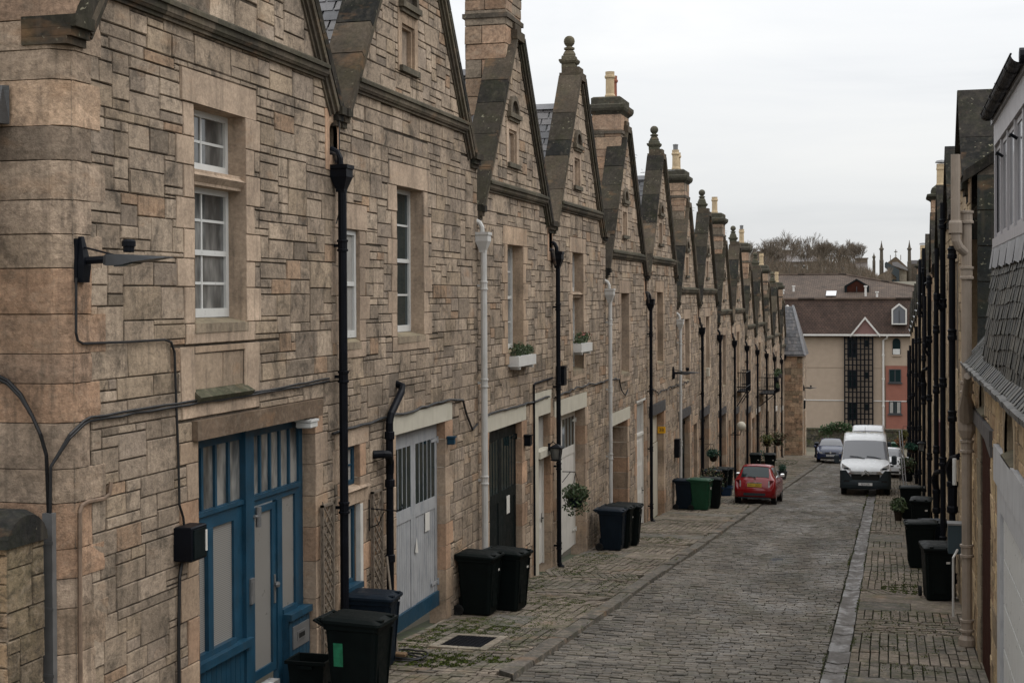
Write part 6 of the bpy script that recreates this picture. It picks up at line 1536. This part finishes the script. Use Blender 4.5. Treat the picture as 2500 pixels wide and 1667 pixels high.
cable([(13.47, 7.3), (13.42, 7.19), (13.39, 7.1), (13.36, 6.5), (13.37, 5.3)], .018, 'black cable dropping below the black meter box')
cable([(12.06, 8.27), (12.03, 8.16), (11.94, 8.13), (11.65, 8.14), (11.55, 8.12), (11.52, 8.06), (11.51, 7.27), (11.5, 5.4)], .02, 'thin brown pipe bending down the nearest stone wall', 'copper', 'pipe')
cable(wavy([(17.6, 8.2), (19.5, 8.26), (20.7, 8.26), (21.6, 8.28), (23.1, 8.28), (23.55, 8.25), (23.8, 7.97), (24.13, 7.67), (24.45, 7.75)], .02, 5), .02, 'black cable sagging above the worn grey garage doors')
cable(wavy([(24.7, 7.83), (25.33, 7.86), (28.3, 7.85), (30.0, 7.86)], .02, 6), .02, 'black cable above the black garage doors')
cable(wavy([(30.6, 7.83), (32.2, 7.86), (33.66, 7.89), (35.97, 7.83), (37.35, 7.84), (38.2, 7.76), (38.5, 7.46), (39.15, 7.26), (39.5, 7.4)], .02, 7, amp=.035), .018, 'loose black cable looping between white garage and recessed doorway')
cable(wavy([(43.2, 7.3), (45, 6.95), (48, 6.98), (52, 6.9)], .02, 9, amp=.05), .016, 'thin cable line above the 3B sign house')
cable(wavy([(17.82, 12.5), (17.86, 11.2), (17.7, 11.0)], .02, 9, -7.13), .008, 'thin dark wire hanging beside the first gully outlet')
c = MB(); c.box(-7.4, -7.3, 11.28, 11.345, 4.6, 8.08)
for z in (7.8, 7.2, 6.6, 6.0): c.box(-7.41, -7.29, 11.275, 11.28, z, z + .03)
tag(c.build('conduit', 'steel', loc=(-7.35, 11.3, 5)), 'tall grey metal cable conduit on the near corner', 'conduit')
t = thing('meter_box', 'black meter box on the wall left of the blue entrance', 'box', (-7.2, 13.5, 7.45)); c = MB(); c.bevbox(-7.19, -6.99, 13.32, 13.66, 7.28, 7.64, .012); c.build('box_case', 'iron', t); c = MB(); c.box(-6.99, -6.975, 13.36, 13.63, 7.31, 7.61); o = c.build('box_door', 'blackgreen', t); c = MB(); c.box(-6.98, -6.965, 13.6, 13.63, 7.36, 7.58); c.build('label_plate', 'paper', o)
# low wall at the near corner
t = thing('garden_wall', 'low old stone wall with round dark coping at bottom left', 'wall', (-8.5, 10.8, 5.5)); w = MB(); rng = random.Random(19)
PW = lambda u, z, n: (u, 10.6 - n, z)
stone_wall(w, PW, rect_region(-9.5, -7.3, 4.8, 7.9), -9.5, -7.3, 4.8, 7.9, [], rng, [(.34, .23, .145), (.37, .25, .16), (.29, .2, .125), (.16, .12, .08)], .14, .12); w.box(-9.5, -7.32, 10.63, 11.15, 4.8, 7.88, (.12, .1, .07))
stone_wall(w, lambda u, z, n: (-7.3 + n, u, z), rect_region(10.6, 11.15, 4.8, 7.9), 10.6, 11.15, 4.8, 7.9, [], rng, [(.2, .15, .1)], .14, .12); w.build('wall', 'oldwall', t)
w = MB(); w.loft([[(x, 10.85 + .36 * math.cos(a) * (.85 if x > -7.28 else 1), 7.88 + .3 * math.sin(a) * (.85 if x > -7.28 else 1)) for a in [PI * k / 10 for k in range(11)]] for x in (-9.5, -8.2, -7.36, -7.26)], (.022, .022, .021)); w.build('coping', 'coping', t)
# lattice trellises
def lattice(s0, s1, z0, z1, label):
    t = thing('trellis', label, 'trellis', (-7.15, s0, z0), 'weathered wooden lattices by the first downpipe'); f = MB(); w = .03
    for a, b, c, d in ((s0, s0 + w, z0, z1), (s1 - w, s1, z0, z1), (s0, s1, z1 - w, z1), (s0, s1, z0, z0 + w)): f.box(-7.165, -7.12, a, b, c, d)
    f.build('frame', 'wood', t); g = MB(); h = s1 - s0; z = z0
    while z < z1 - h * .9:
        for a, b, x in ((s0, s1, -7.15), (s1, s0, -7.138)):
            g.hexa([(x, a, z), (x + .01, a, z), (x, a, z + .03), (x + .01, a, z + .03), (x, b, z + h), (x + .01, b, z + h), (x, b, z + h + .03), (x + .01, b, z + h + .03)])
        z += .16
    g.build('laths', 'wood', t)
lattice(17.17, 17.55, 5.2, 7.32, 'wooden lattice between blue entrance and black downpipe'); lattice(19.02, 19.42, 5.0, 7.25, 'wooden lattice between side window and worn grey doors')
t = thing('broom', 'old wooden broom leaning beside the worn grey garage doors', 'broom', (-6.85, 18.95, gz(18.9))); b = MB(); b.tube([(-6.72, 18.88, gz(18.9) + .1), (-7.1, 19.5, gz(19.5) + 1.4)], .018, 6); b.build('broom_handle', 'wood', t); b = MB(); b.bevbox(-6.86, -6.58, 18.78, 18.9, gz(18.9) + .09, gz(18.9) + .14, .01); o = b.build('broom_head', 'woodbrown', t); b = MB(); b.hexa([(-6.88, 18.74, gz(18.9) + .03), (-6.55, 18.74, gz(18.9) + .03), (-6.88, 18.93, gz(18.9) + .03), (-6.55, 18.93, gz(18.9) + .03), (-6.85, 18.79, gz(18.9) + .09), (-6.59, 18.79, gz(18.9) + .09), (-6.85, 18.89, gz(18.9) + .09), (-6.59, 18.89, gz(18.9) + .09)]); b.build('bristles', 'soil', o)
t = thing('plant_hook', 'scrolled black iron basket hook above the second lattice', 'hook', (-7.15, 19.0, 7.05)); b = MB(); b.tube([(-7.17, 18.98, 7.15), (-7.17, 18.98, 6.7)], .01, 5); b.tube([(-7.15, 18.98, 7.02), (-6.75, 18.98, 7.0), (-6.66, 18.98, 7.04), (-6.68, 18.98, 7.1)], .01, 5); b.tube([(-7.15, 18.98, 6.75), (-7.03, 18.98, 6.8), (-6.95, 18.98, 6.98)], .008, 5); b.build('hook', 'iron', t)
t = thing('manhole_cover', 'dark iron manhole cover in pale stone rim on left pavement', 'manhole cover', (-6.2, 20.5, gz(20.5)))
c = MB(); GP = lambda x, s, h: (x, s, gz(s) + h)
x0, x1, s0, s1 = -6.5, -5.86, 20.1, 21.05
def gb(mb, a, b, c_, d, h0, h1, col=(.5, .5, .5)): mb.hexa([GP(x, s, h) for h in (h0, h1) for s in (c_, d) for x in (a, b)], col)
for a, b, p, q in ((x0 - .13, x0, s0 - .16, s1 + .16), (x1, x1 + .13, s0 - .16, s1 + .16), (x0, x1, s0 - .16, s0), (x0, x1, s1, s1 + .16)):
    k = max(1, int(max(b - a, q - p) / .3))
    for j in range(k):
        if b - a > q - p: gb(c, lerp(a, b, j / k) + .006, lerp(a, b, (j + 1) / k) - .006, p, q, -.02, .05, jit((.27, .235, .19), rng, .1))
        else: gb(c, a, b, lerp(p, q, j / k) + .006, lerp(p, q, (j + 1) / k) - .006, -.02, .05, jit((.27, .235, .19), rng, .1))
c.build('stone_rim', 'kerb', t); c = MB(); gb(c, x0, x1, s0, s1, -.02, .04, (.03, .03, .03))
for k in range(9):
    for j in range(12): gb(c, lerp(x0, x1, (k + .15) / 9), lerp(x0, x1, (k + .85) / 9), lerp(s0, s1, (j + .2) / 12), lerp(s0, s1, (j + .8) / 12), .04, .046)
c.build('iron_plate', 'iron', t)
c = MB(); gb(c, -2.75, -2.42, 33.2, 34.2, -.02, .012); c.box(-2.7, -2.47, 33.4, 34.0, gz(34), gz(33.4)); tag(c.build('road_drain', 'iron', loc=(-2.6, 33.7, gz(33.7))), 'small dark iron cover in the middle of the cobbles', 'drain cover')
# sign
t = thing('number_sign', 'small yellow wall sign reading 3B', 'sign', (-7.27, 46.23, 5.66)); c = MB(); c.box(-7.39, -7.13, 46.2, 46.22, 5.55, 5.77); c.box(-7.3, -7.22, 46.22, 46.245, 5.6, 5.72); c.build('sign_plate', 'yellow', t)
text('sign_lettering', '3B', .15, (.01, -.034, 0), (Q, 0, 0), 'ink', t)
# foliage helper
def leaves(mb, c, r, n, rg, pal, size=.05, droop=0):
    for _ in range(n):
        d = Vector((rg.gauss(0, 1), rg.gauss(0, 1), rg.gauss(0, 1))).normalized() * (rg.random() ** .4)
        p = Vector(c) + Vector((d.x * r[0], d.y * r[1], d.z * r[2])); 
        if droop and rg.random() < .35: p.z -= rg.uniform(0, droop)
        a = Vector((rg.uniform(-1, 1), rg.uniform(-1, 1), rg.uniform(-1, 1))).normalized(); b = a.cross(Vector((rg.uniform(-1, 1), rg.uniform(-1, 1), rg.uniform(-1, 1)))).normalized(); s = size * rg.uniform(.5, 1.3)
        mb.face([p - a * s, p + b * s * .45, p + a * s, p - b * s * .45], jit(rg.choice(pal), rg, .3))
GP1 = [(.04, .07, .025), (.06, .09, .035), (.03, .05, .02), (.09, .11, .06)]; GP2 = [(.015, .06, .035), (.02, .08, .05), (.01, .04, .025)]; GP3 = [(.12, .12, .03), (.16, .15, .05), (.08, .09, .02)]; GP4 = [(.1, .06, .035), (.14, .08, .04), (.07, .05, .03)]
def window_box(s0, s1, z, label, flower=None):
    t = thing('window_box', label, 'planter', (-7.1, (s0 + s1) / 2, z), 'white window boxes'); rg = random.Random(int(s0)); b = MB(); b.box(-7.22, -6.98, s0, s1, z, z + .2); b.box(-7.2, -7.0, s0 + .15, s0 + .22, z - .06, z); b.box(-7.2, -7.0, s1 - .22, s1 - .15, z - .06, z); b.build('trough', 'white2', t)
    l = MB(); 
    for k in range(7): leaves(l, (-7.1, lerp(s0 + .1, s1 - .1, k / 6), z + .28 + rg.uniform(-.02, .08)), (.1, .12, .13), 90, rg, GP1, .035)
    if flower: 
        for _ in range(14): leaves(l, (-7.05 + rg.uniform(-.05, .08), rg.uniform(s0, s1), z + .35 + rg.uniform(0, .1)), (.02, .02, .02), 4, rg, [flower], .02)
    l.build('plants', 'leaf', t)
window_box(26.7, 28.1, 8.66, 'white window box with green shrubs on the third house'); window_box(32.5, 33.75, 8.72, 'white window box with small pink flowers on the fourth house', (.35, .12, .1))
def basket(x, y, z, r, pal, n, label, seed, pot='binblue', droop=.2, hang=.45, arm=None, size=.05, cat='hanging basket'):
    t = thing('hanging_basket', label, cat, (x, y, z)); rg = random.Random(seed); b = MB(); b.lathe([(.03, -.22 * r / .3), (r * .4, -.18 * r / .3), (r * .55, -.02), (r * .58, 0), (r * .4, .0)], (x, y, z - .05), 12); b.build('pot', pot, t)
    l = MB(); leaves(l, (x, y, z + r * .2), (r, r, r * .62), n, rg, pal, size, droop); l.build('foliage', 'leaf', t)
    if hang:
        c = MB()
        for a in (0, 2.1, 4.2): c.tube([(x + r * .5 * math.cos(a), y + r * .5 * math.sin(a), z), (x, y, z + hang)], .005, 4)
        if arm is not None: c.tube([(arm, y, z + hang + .02), (x, y, z + hang + .02)], .01, 5); c.tube([(arm, y, z + hang - .22), (x - (x - arm) * .4, y, z + hang + .01)], .008, 5)
        c.build('bracket', 'iron', t)
    return t
basket(-6.8, 30.95, 5.6, .32, GP1, 1000, 'large trailing basket hanging before white garage doors', 1, 'binblue', .42, .5, -7.1, .045)
basket(-6.8, 56.4, 3.75, .3, GP2, 500, 'dense green topiary ball hanging on the left terrace', 2, 'soil', 0, .4, -7.15, .05, 'topiary ball')
basket(-6.7, 80.3, 2.0, .42, GP3 + GP1[:1], 450, 'yellow green far basket beyond the tall white door', 3, 'soil', .3, .5, -7.15, .07); basket(-6.6, 87.0, 1.45, .55, GP4 + GP1, 450, 'brownish far basket right of the yellow green one', 4, 'soil', .4, .5, -7.15, .07)
basket(.92, 68.0, 3.0, .32, GP2, 500, 'round bright green basket on the right near the van', 5, 'soil', .05, .4, 1.2, .06); basket(.72, 67.0, 2.35, .42, GP4[2:] + GP1, 520, 'drooping olive basket below the bright green one', 6, 'soil', .35, .5, 1.2, .06); basket(.55, 70, 3.4, .28, GP3, 300, 'yellow leaved basket highest beside the van', 7, 'soil', .1, .4, 1.2, .06); basket(.45, 71.2, 2.95, .3, [(.3, .12, .04), (.2, .1, .04)], 260, 'orange brown basket between yellow and green ones', 8, 'soil', .25, .4, 1.2, .06)
# ground plants
def potted(x, s, r, h, pal, label, seed, n=350, ball_r=None, pot='soil', cat='potted plant', size=.05):
    t = thing('potted_plant', label, cat, (x, s, gz(s))); rg = random.Random(seed); b = MB(); b.lathe([(r * .7, 0), (r, h * .9), (r * 1.06, h * .9), (r * 1.06, h), (r * .85, h), (r * .8, h * .8)], (x, s, gz(s) + .03), 12); b.build('pot', pot, t); l = MB()
    leaves(l, (x, s, gz(s) + h + (ball_r or .3) * .8), (ball_r or .35, ball_r or .35, (ball_r or .3)), n, rg, pal, size); l.build('foliage', 'leaf', t)
potted(-5.05, 69.3, .24, .4, GP2, 'clipped green ball in dark tub right of the red car', 11, 420, .2, 'darkgrey', 'topiary', .04); potted(-5.4, 68.8, .22, .34, [(.5, .5, .48), (.4, .4, .38)] + GP1[:1], 'dark tub of white flowers right of the red car', 12, 60, .1, 'blackgreen', 'potted plant', .05)
potted(-6.3, 51.8, .2, .4, GP1 + GP4, 'straggly potted shrub behind the green bin', 13, 420, .55, 'potred', 'potted plant', .05); potted(-6.5, 53.6, .22, .4, GP4 + GP1, 'brownish potted shrub beside the dark blue bins', 14, 320, .5, 'soil', 'potted plant', .05)
potted(.22, 46.6, .14, .3, GP1, 'trailing green fern beside the right hand black bin', 15, 300, .27, 'soil', 'fern', .07); potted(-6.7, 77.5, .2, .5, GP2, 'slim evergreen in pot by the tall white door', 16, 260, .35, 'soil')
iv = MB(); rg = random.Random(21)
for k in range(14): leaves(iv, (-5.4 + k * .18 + rg.uniform(-.1, .1), 121.25, -1.0 + .35 * math.sin(k / 13 * PI) + rg.uniform(-.15, .1)), (.35, .2, .3), 60, rg, [(.03, .06, .02), (.045, .08, .03)], .12, .5)
tag(iv.build('ivy', 'leaf', loc=(-4.5, 121.3, -1)), 'green ivy hanging over the dark wall below cream flats', 'ivy')
# balconies
def balcony(s0, s1, z0, z1, d, label, plants):
    t = thing('iron_balcony', label, 'balcony', (-7.2, (s0 + s1) / 2, z0), 'black iron balconies'); b = MB(); X1 = -7.2 + d
    b.box(-7.2, X1, s0, s1, z0, z0 + .05); b.build('floor', 'iron', t); r = MB()
    for z in (z0 + .25, z1): r.tube([(-7.2, s0, z), (X1, s0, z), (X1, s1, z), (-7.2, s1, z)], .022, 5)
    k = int((s1 - s0) / .16)
    for j in range(k + 1): y = lerp(s0, s1, j / k); r.tube([(X1, y, z0), (X1, y, z1)], .012, 4)
    for j in range(1, 5):
        for y in (s0, s1): x = lerp(-7.2, X1, j / 5); r.tube([(x, y, z0), (x, y, z1)], .012, 4)
    for y in (s0, s1): r.tube([(X1, y, z0), (-7.2, y, z0 - .7)], .025, 5)
    r.build('railing', 'iron', t)
    if plants:
        rg = random.Random(33)
        for k, (y, z) in enumerate(plants):
            p = thing('balcony_planter', ('left', 'middle', 'right', 'low')[k % 4] + ' planter with green leaves on the larger iron balcony', 'planter', (X1, y, z)); q = MB(); q.box(X1 - .02, X1 + .2, y - .5, y + .5, z - .2, z); q.build('trough', 'iron', p); l = MB(); leaves(l, (X1 + .08, y, z + .12), (.14, .5, .2), 160, rg, GP1, .07); l.build('foliage', 'leaf', p)
balcony(69.1, 71.4, 5.4, 6.35, .45, 'smaller black iron balcony on the tenth house', None); balcony(81.0, 84.3, 4.5, 5.45, .85, 'larger black iron balcony crowded with planters', [(81.4, 5.5), (82.7, 5.6), (83.9, 5.5), (82.4, 4.8)])
# lamps and boxes on the walls
def lantern(x, y, z, label, side=1):
    t = thing('wall_lantern', label, 'lantern', (x, y, z)); b = MB(); b.tube([(x, y, z + .2), (x + side * .1, y, z + .3), (x + side * .2, y, z + .22)], .012, 5); b.box(*sorted((x, x + side * .03)), y - .06, y + .06, z + .1, z + .26); b.build('arm', 'iron', t); c = (x + side * .17, y, z - .12); b = MB(); b.sqlathe([(.05, 0), (.1, .02), (.1, .04), (.03, .04)], c); b.sqlathe([(.13, .28), (.14, .3), (.03, .36)], c)
    for a in (-1, 1):
        for d in (-1, 1): b.tube([(c[0] + a * .08, y + d * .08, c[2] + .03), (c[0] + a * .11, y + d * .11, c[2] + .29)], .01, 4)
    b.build('lantern_frame', 'iron', t); b = MB(); b.sqlathe([(.075, .04), (.1, .28)], c); b.build('lantern_glass', 'glass', t)
lantern(-7.15, 29.85, 6.6, 'grey tilted lantern beside the white painted door case'); lantern(1.2, 52.0, 4.65, 'black glass lantern on the right hand wall', -1)
t = thing('globe_lamp', 'round cream globe lamp on a short bracket', 'lamp', (-7.2, 66.3, 3.6)); b = MB(); b.tube([(-7.2, 66.3, 3.62), (-6.75, 66.3, 3.62), (-6.7, 66.3, 3.8)], .025, 6); b.build('arm', 'iron', t); b = MB(); ball(b, (-6.7, 66.3, 4.02), .22, 16); b.build('globe', 'cream', t, smooth=True)
def wbox(name, label, cat, x0, x1, y0, y1, z0, z1, mat, cap=None):
    t = thing(name, label, cat, (x0, y0, z0)); b = MB(); b.bevbox(x0, x1, y0, y1, z0, z1, .012); b.build('box_case', mat, t); b = MB(); b.box(x0 - .01, x1 + .015, y0 - .015, y1 + .015, z1, z1 + .03); b.build('box_lid', cap or mat, t)
wbox('junction_box', 'black telephone junction box with wires on the third downpipe', 'junction box', -7.18, -7.0, 30.75, 31.0, 8.05, 8.45, 'iron'); wbox('utility_box', 'small blue grey box on the right hand wall above a bin', 'utility box', .95, 1.2, 25.6, 25.9, 5.55, 6.05, 'utility', 'steel'); wbox('junction_box', 'black box beside the white downpipe near the 3B sign', 'junction box', -7.19, -7.02, 48.5, 48.85, 4.5, 5.1, 'iron'); wbox('alarm_box', 'pale alarm box below the window of the eighth house', 'alarm', -7.19, -7.08, 57.3, 57.6, 6.8, 7.1, 'cream'); wbox('floodlight', 'small white floodlight above the blue entrance', 'floodlight', -7.3, -7.1, 16.72, 16.95, 8.36, 8.44, 'white2'); wbox('security_light', 'black security lamp right of the black garage doors', 'lamp', -7.18, -7.05, 27.85, 28.0, 7.0, 7.2, 'iron'); wbox('door_stop_light', 'blue lamp bracket at the corner of the worn grey doors', 'bracket', -7.18, -7.06, 22.7, 22.78, 7.55, 7.66, 'blue'); wbox('name_plate', 'black notice board on the projecting end house wall', 'sign', -5.95, -5.85, 102.0, 102.8, 2.1, 2.7, 'blackgreen', 'white2')
# aerials on the roofs
def aerial(x, y, z, h, label, rz=0):
    t = thing('tv_aerial', label, 'aerial', (x, y, z)); b = MB(); b.tube([(x, y, z), (x, y, z + h)], .018, 5); b.build('mast', 'steel', t); b = MB(); d = Vector((math.cos(rz), math.sin(rz), .05)); e = Vector((-math.sin(rz), math.cos(rz), 0)); p = Vector((x, y, z + h - .05)); b.tube([p - d * .5, p + d * .7], .01, 4)
    for k in range(7): q = p + d * (-.4 + k * .17); b.tube([q - e * .2, q + e * .2], .006, 4); 
    b.tube([p - d * .45 - e * .25 + Vector((0, 0, .1)), p - d * .45 + e * .25 + Vector((0, 0, .1))], .006, 4); b.build('array', 'steel', t)
aerial(-8.3, 44.8, 13.3, 1.2, 'thin aerial left of the second ball finial', 3.0); aerial(-7.9, 49.0, 12.9, 1.5, 'thin aerial between second finial and capped chimney pots', .1); aerial(-8.0, 56.4, 12.2, 1.3, 'thin aerial left of the third ball finial', 2.9); aerial(-8.0, 68.2, 11.2, 1.9, 'aerial mast behind the fourth ball finial', 2.8)
p = MB(); p.tube([(1.02, 24.7, 7.3), (1.02, 24.7, 6.86)], .035, 8); tag(p.build('lamp_tube', 'white2', loc=(1.02, 25.2, 7)), 'white tube light fixed between pipes on the right wall', 'lamp')
p = MB(); p.tube([(1.02, 25.3, gz(25) + .1), (1.02, 25.3, gz(25) + 1.1), (1.1, 25.5, gz(25) + 1.2)], .022, 6); tag(p.build('pipe', 'pipewhite', loc=(1.02, 25.3, gz(25))), 'short thin white pipe at the foot of the right wall', 'pipe')
h_ = MB(); rg = random.Random(2); h_.tube([(-6.6 + .28 * math.cos(a), 18.75 + .2 * math.sin(a) + .02 * a, gz(18.7) + .06 + .02 * rg.random()) for a in [k * .4 for k in range(40)]] + [(-6.9, 19.0, gz(19) + .3)], .013, 5); tag(h_.build('hose', 'cable', loc=(-6.6, 18.8, gz(18.8))), 'dark coiled hose on the ground beside the broom', 'hose')
lv = MB(); rng = random.Random(91)
for _ in range(900):
    s = rng.uniform(16, 75); x = rng.choice((-7.0, -6.6, -4.95, -4.8, -.95, -.55, 1.0)) + rng.gauss(0, .18); x = max(-7.15, min(1.15, x)); r = rng.uniform(.012, .035); a = rng.uniform(0, 6)
    lv.face([(x + r * math.cos(a + q), s + r * math.sin(a + q), gz(s) + .036 + rng.uniform(0, .015)) for q in (0, 1.9, 3.4)], jit(rng.choice(((.12, .08, .04), (.08, .06, .035), (.16, .12, .06), (.05, .045, .03))), rng, .3))
tag(lv.build('leaf_litter', 'leaf'), kind='stuff')
# ---------------------------------------------------------------- camera, light, sky
cam = bpy.data.cameras.new('camera'); co = bpy.data.objects.new('camera', cam); COL.objects.link(co); scn.camera = co
yaw, pt, rl = math.atan(925 / 3472), math.radians(.7), math.radians(-.27)
F = Vector((-math.sin(yaw) * math.cos(pt), math.cos(yaw) * math.cos(pt), -math.sin(pt))); R0 = Vector((math.cos(yaw), math.sin(yaw), 0)); U0 = R0.cross(F)
Rv = R0 * math.cos(rl) + U0 * math.sin(rl); Uv = U0 * math.cos(rl) - R0 * math.sin(rl)
mx = Matrix(((Rv.x, Uv.x, -F.x, 0), (Rv.y, Uv.y, -F.y, 0), (Rv.z, Uv.z, -F.z, CZ), (0, 0, 0, 1))); co.matrix_world = mx
cam.sensor_width = 36; cam.sensor_fit = 'HORIZONTAL'; cam.lens = 3472 / 2500 * 36; cam.shift_y = -.0255; cam.clip_start = .1; cam.clip_end = 6000
SE, SR = math.radians(52), math.radians(70)
W = bpy.data.worlds.new('World'); scn.world = W; W.use_nodes = True; nt = W.node_tree; bg = nt.nodes['Background']
sk = nd(nt, 'ShaderNodeTexSky', sky_type='NISHITA'); sk.sun_disc = False; sk.sun_elevation = SE; sk.sun_rotation = SR
tc = nd(nt, 'ShaderNodeTexCoord'); sp = nd(nt, 'ShaderNodeSeparateXYZ'); nt.links.new(tc.outputs['Generated'], sp.inputs[0])
mp = nd(nt, 'ShaderNodeMapping'); mp.inputs['Scale'].default_value = (1.2, 1.2, 6); nt.links.new(tc.outputs['Generated'], mp.inputs['Vector'])
cl = ramp(nt, noise(nt, mp.outputs['Vector'], 2.6, 6, .55, .4), [(.3, (.85, .868, .89)), (.48, (.97, .98, .99)), (.7, (1.05, 1.05, 1.04))])
el = nd(nt, 'ShaderNodeMapRange'); nt.links.new(sp.outputs[2], el.inputs[0]); el.inputs[1].default_value = 0; el.inputs[2].default_value = 1; el.inputs[3].default_value = SKYLOW; el.inputs[4].default_value = SKYTOP
gr = nd(nt, 'ShaderNodeCombineColor'); [nt.links.new(el.outputs[0], gr.inputs[k]) for k in range(3)]
oc = mix(nt, gr.outputs[0], cl, 1., 'MULTIPLY'); fin = mix(nt, sk.outputs['Color'], oc, .93)
nt.links.new(fin, bg.inputs['Color']); bg.inputs['Strength'].default_value = .12
sun = bpy.data.lights.new('sun', 'SUN'); so = bpy.data.objects.new('sun', sun); COL.objects.link(so); sun.energy = .9; sun.angle = math.radians(40); sun.color = (1, .96, .9)
# sun_rotation is measured clockwise from +Y
sd = Vector((math.sin(SR) * math.cos(SE), math.cos(SR) * math.cos(SE), math.sin(SE))); so.rotation_euler = sd.to_track_quat('Z', 'Y').to_euler()
vs = scn.view_settings; vs.view_transform = 'Standard'; vs.look = 'None'; vs.gamma = 1; vs.exposure = .1; vs.use_curve_mapping = False
scn.cycles.max_bounces = 5; scn.cycles.diffuse_bounces = 3; scn.cycles.glossy_bounces = 3; scn.cycles.use_denoising = True
